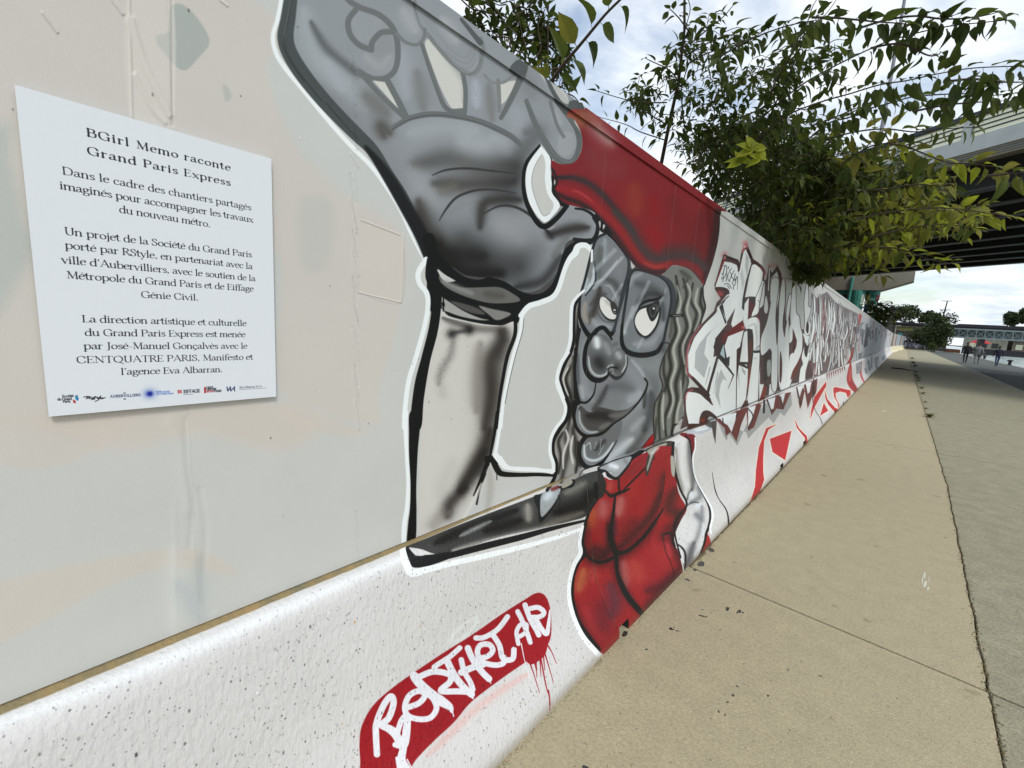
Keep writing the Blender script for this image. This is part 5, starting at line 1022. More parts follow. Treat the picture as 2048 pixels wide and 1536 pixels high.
# ================================================================ lettering drawn with a broad pen
GL = {
 'a': (.50, "c .07,.50 .20,.63 .33,.58 .36,.42 .36,.14 .42,.02 .50,.06|c .36,.38 .20,.32 .07,.22 .08,.05 .20,-.01 .36,.13"),
 'b': (.56, "l .10,1.0 .10,.03|s .0,.10,1.0|c .10,.48 .24,.62 .42,.58 .50,.32 .42,.04 .24,-.02 .10,.08"),
 'c': (.46, "c .40,.50 .30,.62 .14,.58 .05,.32 .12,.06 .28,-.01 .42,.10"),
 'd': (.56, "l .44,1.0 .44,.0|s .33,.44,1.0|s .44,.54,.02|c .44,.50 .30,.63 .14,.58 .05,.30 .12,.03 .28,-.01 .44,.12"),
 'e': (.47, "l .06,.36 .41,.42|c .41,.42 .36,.60 .20,.62 .06,.42 .08,.12 .22,-.01 .42,.10"),
 'f': (.33, "c .42,.93 .30,1.02 .16,.90 .14,.70 .14,.40|l .14,.45 .14,.0|s .04,.26,.0|l .03,.60 .30,.60"),
 'g': (.50, "c .25,.62 .10,.56 .08,.40 .18,.24 .34,.28 .38,.44 .34,.58 .25,.62|l .36,.58 .50,.60|c .16,.26 .08,.14 .20,.04 .40,.0 .46,-.14 .34,-.30 .12,-.30 .04,-.18 .14,-.02"),
 'h': (.58, "l .10,1.0 .10,.0|s .0,.10,1.0|s .0,.20,.0|c .10,.46 .24,.62 .38,.60 .44,.46 .44,.20|l .44,.40 .44,.0|s .34,.56,.0"),
 'i': (.28, "l .13,.61 .13,.0|s .03,.13,.60|s .03,.24,.0|d .13,.86"),
 'j': (.27, "l .14,.61 .14,.0|c .14,.05 .12,-.22 .0,-.30|s .04,.14,.60|d .14,.86"),
 'l': (.28, "l .13,1.0 .13,.0|s .02,.13,1.0|s .02,.25,.0"),
 'm': (.86, "l .10,.61 .10,.0|s .0,.10,.60|s .0,.20,.0|c .10,.46 .24,.62 .36,.60 .42,.46 .42,.20|l .42,.40 .42,.0|s .33,.52,.0|c .42,.46 .56,.62 .68,.60 .74,.46 .74,.20|l .74,.40 .74,.0|s .64,.85,.0"),
 'n': (.58, "l .10,.61 .10,.0|s .0,.10,.60|s .0,.20,.0|c .10,.46 .24,.62 .38,.60 .44,.46 .44,.20|l .44,.40 .44,.0|s .34,.55,.0"),
 'o': (.54, "o .27,.31,.21,.31"),
 'p': (.57, "l .11,.61 .11,-.33|s .0,.11,.60|s .0,.24,-.33|c .11,.46 .26,.62 .44,.58 .51,.30 .43,.03 .26,-.01 .11,.10"),
 'q': (.56, "l .44,.60 .44,-.33|s .34,.56,-.33|c .44,.52 .30,.63 .14,.58 .05,.30 .12,.03 .28,-.01 .44,.12"),
 'r': (.40, "l .11,.61 .11,.0|s .0,.11,.60|s .0,.24,.0|c .11,.44 .22,.60 .36,.56"),
 's': (.40, "c .33,.52 .22,.62 .08,.54 .10,.40 .28,.26 .35,.12 .24,-.01 .06,.06"),
 't': (.33, "c .14,.82 .13,.50 .13,.16 .20,-.01 .33,.05|l .02,.60 .30,.60|l .02,.60 .14,.80"),
 'u': (.58, "c .10,.60 .10,.22 .15,.03 .30,-.01 .44,.12|l .44,.61 .44,.0|s .0,.10,.60|s .34,.44,.60|s .44,.55,.02"),
 'v': (.50, "l .06,.60 .26,.0|n .26,.0 .45,.60|s .0,.16,.60|s .36,.52,.60"),
 'x': (.50, "l .06,.60 .43,.0|n .43,.60 .06,.0|s .0,.16,.60|s .35,.50,.60|s .0,.14,.0|s .34,.50,.0"),
 'y': (.50, "l .06,.60 .27,.0|n .27,.0 .45,.60|n .27,.02 .12,-.32|d .09,-.30|s .0,.16,.60|s .36,.52,.60"),
 'z': (.46, "l .06,.58 .40,.58|n .40,.58 .05,.02|l .05,.02 .42,.02"),
 'A': (.74, "n .36,.95 .08,.0|l .36,.95 .66,.0|l .17,.33 .54,.33|s .0,.18,.0|s .55,.76,.0"),
 'B': (.64, "l .14,.95 .14,.0|s .03,.20,.95|s .03,.20,.0|c .14,.95 .38,.95 .50,.84 .44,.56 .14,.50|c .14,.50 .46,.50 .58,.36 .52,.06 .36,.0 .14,.0"),
 'C': (.70, "c .62,.74 .52,.93 .34,.97 .12,.84 .06,.48 .14,.12 .36,-.02 .54,.06 .64,.24"),
 'D': (.78, "l .14,.95 .14,.0|s .03,.24,.95|s .03,.24,.0|c .14,.95 .44,.95 .66,.76 .70,.46 .62,.12 .42,.0 .14,.0"),
 'E': (.60, "l .14,.95 .14,.0|l .03,.95 .52,.95|l .14,.50 .42,.50|l .03,.0 .54,.0|n .52,.95 .53,.76|n .54,.0 .57,.20|n .42,.58 .42,.40"),
 'F': (.56, "l .14,.95 .14,.0|l .03,.95 .52,.95|l .14,.50 .42,.50|s .03,.26,.0"),
 'G': (.76, "c .64,.74 .54,.93 .36,.97 .13,.84 .06,.48 .14,.12 .38,-.02 .56,.03 .64,.10|l .64,.40 .64,.04|s .50,.74,.40"),
 'I': (.34, "l .17,.95 .17,.0|s .05,.29,.95|s .05,.29,.0"),
 'J': (.36, "l .20,.95 .20,.10|c .20,.12 .16,-.16 .02,-.20|s .08,.32,.95"),
 'L': (.58, "l .14,.95 .14,.0|s .03,.26,.95|l .03,.0 .54,.0|n .53,.0 .56,.22"),
 'M': (.88, "n .14,.0 .17,.95|l .17,.95 .44,.08|n .44,.08 .72,.95|l .72,.95 .75,.0|s .04,.24,.0|s .64,.86,.0|s .04,.17,.95|s .72,.84,.95"),
 'N': (.78, "n .14,.0 .14,.95|l .12,.95 .64,.02|n .64,.0 .64,.95|s .03,.16,.95|s .03,.25,.0|s .54,.76,.95"),
 'P': (.60, "l .14,.95 .14,.0|s .03,.20,.95|s .03,.26,.0|c .14,.95 .38,.95 .54,.82 .52,.56 .36,.45 .14,.45"),
 'Q': (.80, "o .39,.47,.33,.48|l .42,.04 .78,-.20"),
 'R': (.66, "l .14,.95 .14,.0|s .03,.20,.95|s .03,.26,.0|c .14,.95 .36,.95 .50,.83 .48,.60 .34,.50 .14,.50|l .32,.48 .62,.0|s .60,.70,.0"),
 'S': (.54, "c .44,.78 .34,.95 .16,.93 .08,.74 .22,.54 .42,.38 .44,.14 .28,-.02 .12,.02 .05,.20"),
 'T': (.66, "l .33,.95 .33,.0|l .05,.95 .61,.95|n .05,.95 .04,.76|n .61,.95 .62,.76|s .22,.44,.0"),
 'U': (.74, "c .15,.95 .15,.35 .20,.08 .38,-.02 .56,.06 .60,.30 .60,.95|s .04,.26,.95|s .52,.70,.95"),
 'V': (.70, "l .08,.95 .36,.0|n .36,.0 .62,.95|s .0,.20,.95|s .54,.72,.95"),
 '-': (.34, "l .05,.30 .29,.30"), '.': (.24, "d .12,.05"), ',': (.24, "d .12,.05|n .14,.04 .08,-.14"), "'": (.22, "d .12,.90|n .14,.88 .08,.72"), ' ': (.27, ""),
 '&': (.74, "c .66,.44 .50,.10 .26,.0 .08,.14 .16,.42 .42,.66 .38,.90 .22,.90 .22,.70 .46,.22 .70,.0"), '1': (.4, "l .2,.9 .2,.0|n .06,.76 .2,.9"), '0': (.5, "o .25,.45,.18,.45"), '4': (.5, "l .36,.9 .36,.0|n .36,.9 .05,.28|l .05,.28 .46,.28"), '#': (.5, "n .2,.9 .1,.0|n .4,.9 .3,.0|l .02,.3 .44,.3|l .05,.62 .47,.62"),
}
ACC = {'é': ('e', "n .20,.74 .34,.94"), 'è': ('e', "n .14,.94 .28,.74"), 'ç': ('c', "c .24,-.01 .30,-.12 .22,-.24 .12,-.22"), 'É': ('E', "")}
def glyph(ch):
    if ch in ACC: w, s = GL[ACC[ch][0]]; return w, s+('|'+ACC[ch][1] if ACC[ch][1] else '')
    return GL.get(ch, GL[' '])
def text_width(t, track=0.): return sum(glyph(c)[0]+track for c in t)-track
def write(t, p0, p1, h, colour, weight=1., track=0., sans=False, soft=0.):
    """text from baseline point p0 to p1 (drawing units), letter height unit h"""
    p0 = np.array(p0, float); p1 = np.array(p1, float); L = np.linalg.norm(p1-p0); W = text_width(t, track); sx = L/W; ux = (p1-p0)/L; uy = np.array([ux[1], -ux[0]])
    x = 0.
    thick = (.118 if not sans else .13)*weight*h; thin = (.045 if not sans else .12)*(.6+.4*weight)*h
    def P2(a): return p0+ux*((x+a[0])*sx)+uy*(a[1]*h)
    def wd(q):
        d = np.gradient(q, axis=0); th = np.arctan2(-(d@uy), d@ux); return thin+(thick-thin)*np.abs(np.sin(th+.22))**1.25
    for ch in t:
        w, s = glyph(ch)
        for st in (s.split('|') if s else []):
            k, rest = st[0], st[2:]
            if k in 'ln' or k == 'c':
                a = np.array([P2([float(v) for v in q.split(',')]) for q in rest.split()])
                if k == 'c': a = smooth(a, False, 4)
                ww = wd(a) if k == 'c' else np.full(len(a), thin if k == 'n' else 0)
                if k == 'l':
                    d = (a[-1]-a[0])/np.linalg.norm(a[-1]-a[0]); ww = np.full(len(a), thin+(thick-thin)*min(1, abs(d@uy)*1.15+.0))
            elif k == 'o':
                cx_, cy_, rx, ry = [float(v) for v in rest.split(',')]
                a = np.array([P2((cx_+rx*math.cos(u), cy_+ry*math.sin(u))) for u in np.linspace(0, 2*math.pi, 22)]); ww = wd(a)
            elif k == 's':
                if sans: continue
                x0_, x1_, y_ = [float(v) for v in rest.split(',')]; a = np.array([P2((x0_, y_+(-.02 if y_ > .3 else .02))), P2((x1_, y_+(-.02 if y_ > .3 else .02)))]); ww = np.full(2, thin)
            elif k == 'd':
                c_ = [float(v) for v in rest.split(',')]; a = np.array([P2(c_), P2((c_[0]+.001, c_[1]))]); ww = np.full(2, thick*1.15)
            for cv in CANVASES:
                R, D = seg_field(cv, a, ww, 3)
                if R is not None: put(cv, R, cover(D, cv.aa[R], soft), colour, None)
        x += w+track
# ================================================================ information sign on the boards
SX = WX+.012
def sign_pt(x, y): v = ray(x, y); q = EYE+v*((SX-0)/v[0]); return q[1], q[2]
sa, sb, sc2, sd2 = sign_pt(43, 178), sign_pt(543, 314), sign_pt(86, 832), sign_pt(552, 795)
SY0, SY1 = (sa[0]+sc2[0])/2, (sb[0]+sd2[0])/2; SZ1, SZ0 = (sa[1]+sb[1])/2, (sc2[1]+sd2[1])/2
def mm(x, y): q = sign_pt(x, y); return (q[0]-SY0)*1000, (SZ1-q[1])*1000
sw, sh = (SY1-SY0)*1000, (SZ1-SZ0)*1000
gx, gy = np.meshgrid(np.arange(.2, sw, .4), np.arange(.2, sh, .4))
SC = Canvas(gx, gy, (222, 227, 233)); CANVASES[:] = [SC]
def q5(x, y, oy=150): return mm(x*.29297, oy+y*.29297)
INKC = (28, 32, 40)
for t, a, b, h, w, tr, oy in (
    ("BGirl Memo raconte", (590, 415), (1575, 655), 14.2, 1.75, .09, 150), ("Grand Paris Express", (597, 540), (1575, 757), 14.2, 1.75, .09, 150),
    ("Dans le cadre des chantiers partagés", (425, 676), (1717, 925), 13.6, 1.3, .02, 150), ("imaginés pour accompagner les travaux", (408, 776), (1730, 1008), 13.6, 1.3, 0, 150), ("du nouveau métro.", (815, 938), (1438, 1040), 13.6, 1.3, 0, 150),
    ("Un projet de la Société du Grand Paris", (440, 1088), (1720, 1245), 13.6, 1.3, 0, 150), ("porté par RStyle, en partenariat avec la", (445, 1183), (1725, 1326), 13.6, 1.3, 0, 150), ("ville d'Aubervilliers, avec le soutien de la", (420, 1283), (1745, 1408), 13.6, 1.3, 0, 150),
    ("Métropole du Grand Paris et de Eiffage", (455, 1387), (1733, 1478), 13.6, 1.3, 0, 150), ("Génie Civil.", (965, 120), (1357, 140), 13.6, 1.3, 0, 560),
    ("La direction artistique et culturelle", (560, 287), (1684, 314), 13.6, 1.3, 0, 560), ("du Grand Paris Express est menée", (580, 380), (1677, 390), 13.6, 1.3, 0, 560), ("par José-Manuel Gonçalvès avec le", (572, 472), (1690, 468), 13.6, 1.3, 0, 560),
    ("CENTQUATRE PARIS, Manifesto et", (524, 568), (1728, 543), 13.6, 1.3, 0, 560), ("l'agence Eva Albarran.", (826, 647), (1520, 628), 13.6, 1.3, 0, 560)):
    write(t, q5(*a, oy), q5(*b, oy), h, INKC, w, tr)
def lg(x, y): return q5(x, y, 560)
BLK = (40, 44, 56); NAVY = (30, 48, 110); RED_ = (176, 34, 40)
write("Société", lg(424, 802), lg(503, 799), 5, BLK, 1.5, 0, True); write("du Grand", lg(393, 823), lg(490, 818), 5, BLK, 1.5, 0, True); write("Paris", lg(428, 838), lg(480, 836), 5, BLK, 1.5, 0, True)
def blob(pts_, c):
    s_ = ' '.join('%.2f,%.2f' % lg(*p) for p in pts_); P('O', s_, c, .1, 1, None, False)
def swoosh(pts_, w, c):
    s_ = ' '.join('%.2f,%.2f' % lg(*p) for p in pts_); S('O', s_, w, c, .1)
blob(((510, 795), (530, 788), (535, 815), (520, 825)), (40, 150, 190)); blob(((498, 815), (515, 825), (518, 843), (500, 838)), RED_); blob(((515, 790), (530, 785), (528, 800)), (30, 40, 60)); blob(((530, 800), (538, 805), (534, 825), (526, 822)), (40, 90, 160))
for q in (((572, 800), (600, 795), (622, 800), (600, 806), (640, 815)), ((590, 812), (600, 795)), ((640, 800), (630, 806), (640, 811), (628, 817)), ((650, 795), (645, 814)), ((640, 801), (665, 799)), ((662, 801), (668, 810), (680, 800)), ((680, 800), (670, 820), (650, 828)), ((688, 792), (684, 812)), ((690, 808), (702, 804), (696, 812), (718, 803))): swoosh(q, 1.7, (24, 24, 28))
write("AUBERVILLIERS", lg(752, 804), lg(960, 792), 5.4, (50, 60, 100), 1.5, .08, True)
swoosh(((842, 772), (850, 767), (858, 772), (850, 777), (842, 772)), .9, (60, 80, 130)); swoosh(((844, 812), (852, 808), (858, 813), (850, 818), (844, 812)), 1.0, (40, 50, 90))
G('O', '%.2f,%.2f' % lg(1022, 776), 9.5, (104, 130, 200), .75); G('O', '%.2f,%.2f' % lg(1022, 777), 4.8, (24, 40, 140), .95); blob(((1010, 768), (1030, 762), (1042, 778), (1028, 794), (1008, 784)), (28, 44, 150))
write("Métropole", lg(1064, 770), lg(1160, 766), 4.6, (70, 110, 190), 1.2, 0, True); write("du Grand Paris", lg(1070, 784), lg(1184, 780), 4.6, (70, 110, 190), 1.2, 0, True)
blob(((1212, 752), (1240, 750), (1242, 772), (1214, 776)), RED_); swoosh(((1218, 758), (1236, 756)), .7, (235, 220, 220)); swoosh(((1218, 764), (1236, 762)), .7, (235, 220, 220)); swoosh(((1218, 770), (1236, 768)), .7, (235, 220, 220))
write("EIFFAGE", lg(1254, 773), lg(1364, 766), 7.4, (34, 38, 60), 1.6, .04, True); swoosh(((1254, 783), (1316, 780)), .9, (90, 94, 110))
blob(((1393, 732), (1406, 730), (1407, 772), (1394, 774)), RED_); write("CENT", lg(1410, 743), lg(1456, 740), 5, BLK, 2, 0, True); write("QUATRE", lg(1410, 755), lg(1477, 751), 5, BLK, 2, 0, True); write("#104", lg(1410, 769), lg(1458, 766), 5, RED_, 2, 0, True); write("PARIS", lg(1460, 766), lg(1512, 763), 5, BLK, 2, 0, True)
for q in (((1550, 730), (1556, 758)), ((1556, 758), (1574, 730)), ((1572, 730), (1576, 758)), ((1576, 758), (1602, 730)), ((1600, 730), (1602, 758))): swoosh(q, 2.4, (34, 44, 96))
write("Eva Albarran & Co", lg(1636, 740), lg(1788, 731), 4.8, (60, 66, 84), 1.1, 0, True); swoosh(((1636, 748), (1818, 737)), .8, (60, 66, 84))
for x_, y_, r_ in ((sw*.25, sh*.97, .5), (sw*.62, sh*.60, .4)): G('O', '%.1f,%.1f' % (x_, y_), r_, (150, 150, 150), .7)
M_sign = picture_material('printed_sign', SC, .42, .0002, None, 0, .4, .015)
M_edge = material('sign_edge_white', srgb(226, 228, 232), .5, .03, 10)
sg = empty('information_sign', (SX, (SY0+SY1)/2, SZ0), 'white printed sign with black French text and small logos, mounted on the hoarding', 'sign')
v = [(SX, SY0, SZ0), (SX, SY1, SZ0), (SX, SY1, SZ1), (SX, SY0, SZ1), (SX-.006, SY0, SZ0), (SX-.006, SY1, SZ0), (SX-.006, SY1, SZ1), (SX-.006, SY0, SZ1)]
mesh('panel', v, [(0, 1, 2, 3), (5, 4, 7, 6), (4, 0, 3, 7), (1, 5, 6, 2), (3, 2, 6, 7), (4, 5, 1, 0)], [M_sign, M_edge], [0, 1, 1, 1, 1, 1], sg, [(0, 0), (1, 0), (1, 1), (0, 1)]*2)
for yy in (SY0+.05, SY1-.05):
    for z_ in (SZ0+.05, SZ1-.05): MB().box((WX-.001, yy-.02, z_-.02), (SX-.006, yy+.02, z_+.02)).build('adhesive_pad', M_dark, sg)
CANVASES[:] = []
# ================================================================ ground
FX = -.856
M_slabA = material('pavement_concrete_tan', srgb(165, 155, 128), .92, .17, 70, .004, 150, spots=[(5, .69, srgb(144, 134, 108)), (13, .735, srgb(112, 104, 86)), (60, .68, srgb(120, 111, 90)), (150, .66, srgb(188, 180, 152)), (190, .68, srgb(96, 88, 70))], large=.07, detail=10)
M_slabB = material('pavement_concrete_grey', srgb(144, 140, 118), .92, .24, 50, .005, 110, spots=[(5, .68, srgb(124, 121, 102)), (55, .68, srgb(104, 101, 84)), (120, .66, srgb(180, 176, 154)), (170, .67, srgb(84, 82, 68))], large=.16, detail=10)
M_bed = material('joint_dirt', srgb(46, 42, 34), .95, .3, 30, .003, 80)
M_sett = material('quay_stone', srgb(76, 79, 75), .85, .25, 8, .003, 40, large=.2)
M_cope = material('quay_edge_stone', srgb(140, 140, 128), .85, .15, 5, .003, 30)
base = mesh('ground', [(-400, -300, -.06), (3.72, -300, -.06), (3.72, 1200, -.06), (-400, 1200, -.06)], [(0, 1, 2, 3)], M_bed); tag(base, kind='structure')
JN = [-21.0, -15.0, -9.0, -3.05, 2.90, 8.88, 14.75]
while JN[-1] < 124: JN.append(JN[-1]+5.95)
def crack(y):
    v = .535+.018*min(max(y-2.4, -2), 4.5)
    return v+.010*noise.noise(Vector((y*3.1, 0, 0)))+.006*noise.noise(Vector((y*13, 5, 0)))+.003*noise.noise(Vector((y*41, 5, 0)))
pav = empty('pavement', (0, 0, 0), None, None); tag(pav, kind='structure')
rs = random.Random(8)
def slab(y0, y1, left):
    g = .008; n = max(3, int((y1-y0)/.045)) if y0 < 16 and y1 > -4 else 14
    ys = np.linspace(y0+g, y1-g, n); v = []; f = []; dz = rs.uniform(-.002, .001)
    for i, y in enumerate(ys):
        sk = -.02*(1 if abs(y0-2.9) < .1 or abs(y1-2.9) < .1 else 0)
        c = crack(y)
        a, b = (-2.6, c-.0035) if left else (c+.004+.006*noise.noise(Vector((y*17, 9, 0))), 3.70)
        e = .004
        for x, z in ((a, -.05), (a, dz-e), (a+e, dz), (b-e*1.5, dz), (b, dz-e*1.5), (b, -.05)): v.append((x, y, z))
    for i in range(n-1):
        for q in range(5): f.append((i*6+q, i*6+q+1, (i+1)*6+q+1, (i+1)*6+q)[::-1])
    f.append(tuple(range(6))); f.append(tuple((n-1)*6+q for q in range(5, -1, -1)))
    mesh('slab', v, f, M_slabA if left else M_slabB, None, pav)
for a, b in zip(JN, JN[1:]): slab(a, b, True); slab(a+.0, b+.0, False)
mesh('verge_behind_hoarding', [(-400, -300, -.04), (-2.62, -300, -.04), (-2.62, 1200, -.04), (-400, 1200, -.04)], [(0, 1, 2, 3)], material('earth', srgb(112, 104, 80), .95, .3, 3, .01, 20))['kind'] = 'structure'
# quay: steel rail line, setts, edge stones, water
QE = 8.1
q = MB(); q.box((3.72, -60, -.06), (3.80, 127, -.012)); rail = q.build('drain_channel', material('dark_iron', srgb(48, 46, 42), .6, .2, 6, metallic=.4)); tag(rail, kind='structure')
quay = empty('quay', (0, 0, 0), None, None); tag(quay, kind='structure')
v = []; f = []; rr_ = random.Random(4)
for iy in range(0, 110):
    for ix in range(0, 14):
        y = 18+iy*.20 if iy < 110 else 0; x = 3.83+ix*.27+(.13 if iy % 2 else 0); z = rr_.uniform(-.022, -.012)
        if x+.26 > QE-.32: continue
        n = len(v); e = .012
        for X_, Y_, Z_ in ((x, y, -.05), (x+.26, y, -.05), (x+.26, y+.19, -.05), (x, y+.19, -.05), (x+e, y+e, z), (x+.26-e, y+e, z), (x+.26-e, y+.19-e, z), (x+e, y+.19-e, z)): v.append((X_, Y_, Z_))
        f += [(n+4, n+5, n+6, n+7), (n, n+1, n+5, n+4), (n+1, n+2, n+6, n+5), (n+2, n+3, n+7, n+6), (n+3, n, n+4, n+7)]
so = mesh('setts', v, f, M_sett, None, quay); so['kind'] = 'stuff'
MB().box((3.80, -60, -.9), (QE-.3, 18, -.02)).box((3.80, 18, -.9), (QE-.3, 40, -.045)).box((3.80, 40, -.9), (QE-.3, 127, -.02)).build('quay_paving', M_sett, quay)
k = 0; y = 30.
while y < 126: MB().box((QE-.3+.003, y+.006, -.9), (QE, min(127, y+1.494), .0)).build('edge_stone', M_cope, quay); y += 1.5
MB().box((QE-.3, -60, -.9), (QE, 30, .0)).build('edge_stone', M_cope, quay)
M_water = bpy.data.materials.new('canal_water'); M_water.use_nodes = True; t = M_water.node_tree; b = t.nodes['Principled BSDF']; b.inputs['Base Color'].default_value = (.30, .37, .35, 1); b.inputs['Roughness'].default_value = .2; b.inputs['IOR'].default_value = 1.33; b.inputs['Specular IOR Level'].default_value = .9
nn = N(t, 'ShaderNodeTexNoise'); nn.inputs['Scale'].default_value = 2.2; nn.inputs['Detail'].default_value = 5; co = N(t, 'ShaderNodeTexCoord'); t.links.new(co.outputs['Object'], nn.inputs['Vector']); bp = N(t, 'ShaderNodeBump'); bp.inputs['Distance'].default_value = .08; t.links.new(nn.outputs['Fac'], bp.inputs['Height']); t.links.new(bp.outputs[0], b.inputs['Normal'])
mesh('canal_water', [(QE-.05, -60, -.62), (46, -60, -.62), (46, 900, -.62), (QE-.05, 900, -.62)], [(0, 1, 2, 3)], M_water)['kind'] = 'structure'
mesh('far_bank', [(46, -300, -.02), (900, -300, -.02), (900, 1200, -.02), (46, 1200, -.02), (46, -300, -2), (46, 1200, -2)], [(0, 1, 2, 3), (4, 0, 3, 5)], M_sett)['kind'] = 'structure'
# marks on the pavement: paint spots, chalk
M_ink = material('paint_spot_dark', srgb(58, 58, 58), .8, .2, 30); M_chalk = material('chalk_white', srgb(196, 196, 180), .95, .1, 60)
def spotmesh(name, shapes, m, label, cat, z=.0012, group=None):
    v = []; f = []
    for pts_ in shapes:
        n = len(v); w = [on_ground(x, y) for x, y in pts_]
        for p in w: v.append((p[0], p[1], z))
        f.append(tuple(range(n, n+len(pts_))))
    c = np.mean(v, axis=0); o = mesh(name, v, f, m, None, None, None, False, (float(c[0]), float(c[1]), 0)); return tag(o, label, cat, group, 'stuff' if len(shapes) > 1 else None)
rp = random.Random(21)
def blotch(x, y, a, b, ang=0., n=9, seed=0):
    r_ = random.Random(seed+int(x*7+y)); out = []
    for i in range(n):
        t_ = 2*math.pi*i/n; k_ = r_.uniform(.6, 1.1); u, w = a*math.cos(t_)*k_, b*math.sin(t_)*k_
        out.append((x+u*math.cos(ang)-w*math.sin(ang), y+u*math.sin(ang)+w*math.cos(ang)))
    return out[::-1]
spotmesh('paint_splash', [blotch(1343, 1259, 7, 2, .2), blotch(1341, 1257, 3, 2.4), blotch(1355, 1262, 5, 1.3, .1), blotch(1348, 1255, 2, 1.6)], M_ink, 'small dark paint splash on the pavement, nearest the broken barrier slot', 'paint mark')
spotmesh('paint_splash', [blotch(1403, 1232, 8, 2, .25), blotch(1412, 1234, 4, 1.5), blotch(1405, 1220, 2, 1.3), blotch(1421, 1225, 1.6, 1)], M_ink, 'short dark paint streak on the pavement before the padded jacket', 'paint mark')
spotmesh('paint_splash', [blotch(1455, 1218, 4, 5, .8), blotch(1479, 1223, 4, 4, .3), blotch(1486, 1225, 3, 2), blotch(1474, 1226, 2, 3)], M_ink, 'pair of dark paint dabs on the pavement beside the long joint', 'paint mark')
spotmesh('paint_splash', [blotch(1466, 1391, 4, 2.4, .6), blotch(1455, 1405, 3, 2), blotch(1450, 1430, 3, 1.6, .4), blotch(1437, 1423, 2, 4, -.3), blotch(1536, 1392, 3, 2.4), blotch(1293, 1299, 3, 2.6), blotch(1440, 1260, 2.4, 1.6), blotch(1170, 1535, 8, 5, .2), blotch(1475, 1373, 4, 1.6, .6)], M_ink, 'scattered black paint drops on the tan pavement in the foreground', 'paint mark')
spotmesh('chalk_mark', [blotch(1849, 1150, 2.4, 8), blotch(1850, 1168, 4, 7, .2), blotch(1845, 1160, 1.4, 10, .1), blotch(1856, 1178, 3, 4, .5), blotch(1858, 1160, 1, 8)], M_chalk, 'white chalk smear on the pavement left of the weedy crack', 'chalk mark')
spotmesh('chalk_mark', [blotch(1769, 822, 5, 1, .1)], M_chalk, 'short white scratch on the pavement near the red painted barriers', 'chalk mark')
spotmesh('paint_splash', [blotch(1396, 1110, 3, 8, .2), blotch(1402, 1128, 8, 7, .1), blotch(1422, 1100, 8, 4, .3), blotch(1375, 1160, 8, 2, .4), blotch(1390, 1140, 5, 3, .1)], material('paint_overspray', srgb(76, 74, 72), .85, .2, 30), 'grey overspray shapes on the pavement at the painted hand', 'paint mark')
spotmesh('ground_patch', [blotch(1260, 1296, 34, 12, -.75), ], material('red_overspray', srgb(140, 104, 84), .9, .15, 30), 'reddish overspray on the pavement at the foot of the padded jacket', 'paint mark', .0008)
spotmesh('ground_patch', [blotch(1250, 1268, 8, 6, -.7)], material('dark_patch', srgb(50, 42, 34), .95, .3, 60), 'dark patch in the broken slot under the red barrier', 'dirt', .0018)  # flat dark patch on the pavement inside the slot
# ---- grit and dirt swept against the foot of the barriers and into the crack
M_grit = [material('grit_dark', srgb(70, 62, 48), .95, .3, 60), material('grit_brown', srgb(112, 98, 72), .95, .3, 60), material('grit_leaf', srgb(120, 92, 48), .8, .3, 60)]
def grit(name, n, fx, label):
    rg_ = random.Random(n); m = MB()
    for _ in range(n):
        x, y, s_ = fx(rg_); k0 = len(m.v); a = rg_.uniform(0, 6.28); K = 4; hgt = s_*.35
        for j in range(K): u = a+2*math.pi*j/K; r_ = s_*rg_.uniform(.6, 1.2); m.v.append((x+r_*math.cos(u), y+r_*math.sin(u)*1.3, 0.0005))
        m.v.append((x, y, hgt)); mi_ = rg_.choice([0, 0, 1, 1, 2])
        for j in range(K): m.f.append([k0+j, k0+(j+1) % K, k0+K]); m.m.append(mi_)
    o_ = m.build(name, M_grit, None, False, (0, 5, 0)); return tag(o_, label, 'dirt', None, 'stuff')
def near_foot(r_): y = r_.uniform(.9, 3.2) if r_.random() < .3 else .9+r_.random()**1.6*24; return FX+.003+abs(r_.gauss(0, .011+.001*y)), y, r_.uniform(.0012, .0042)*(1+y*.05)
def near_crack(r_): y = 1.8+r_.random()**1.5*26; return crack(y)+r_.gauss(0, .006+.001*y), y, r_.uniform(.0012, .005)*(1+y*.05)
grit('grit', 5200, near_foot, 'dark grit and crumbs along the foot of the barriers'); grit('grit', 2600, near_crack, 'dirt and moss crumbs lying along the long pavement crack')
def anywhere(r_): return r_.uniform(-.8, 3.2), 1.2+r_.random()**1.4*18, r_.uniform(.001, .003)
grit('grit', 1600, anywhere, 'loose specks scattered over the open pavement')
m_ = material('foot_contact_shade', srgb(92, 82, 60), .95, .3, 20); v = []; f = []  # thin sheet whose dark colour stands for contact shade at the foot
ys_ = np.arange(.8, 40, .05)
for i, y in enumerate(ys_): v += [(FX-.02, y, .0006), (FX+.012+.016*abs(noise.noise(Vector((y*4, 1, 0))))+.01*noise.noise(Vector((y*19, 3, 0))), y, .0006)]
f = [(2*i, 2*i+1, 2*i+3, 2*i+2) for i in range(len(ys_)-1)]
tag(mesh('contact_shade_strip', v, f, m_, None, None, None, False, (FX, 5, 0)), 'narrow uneven strip of painted contact shade where the barriers meet the pavement', 'dirt', None, 'stuff')
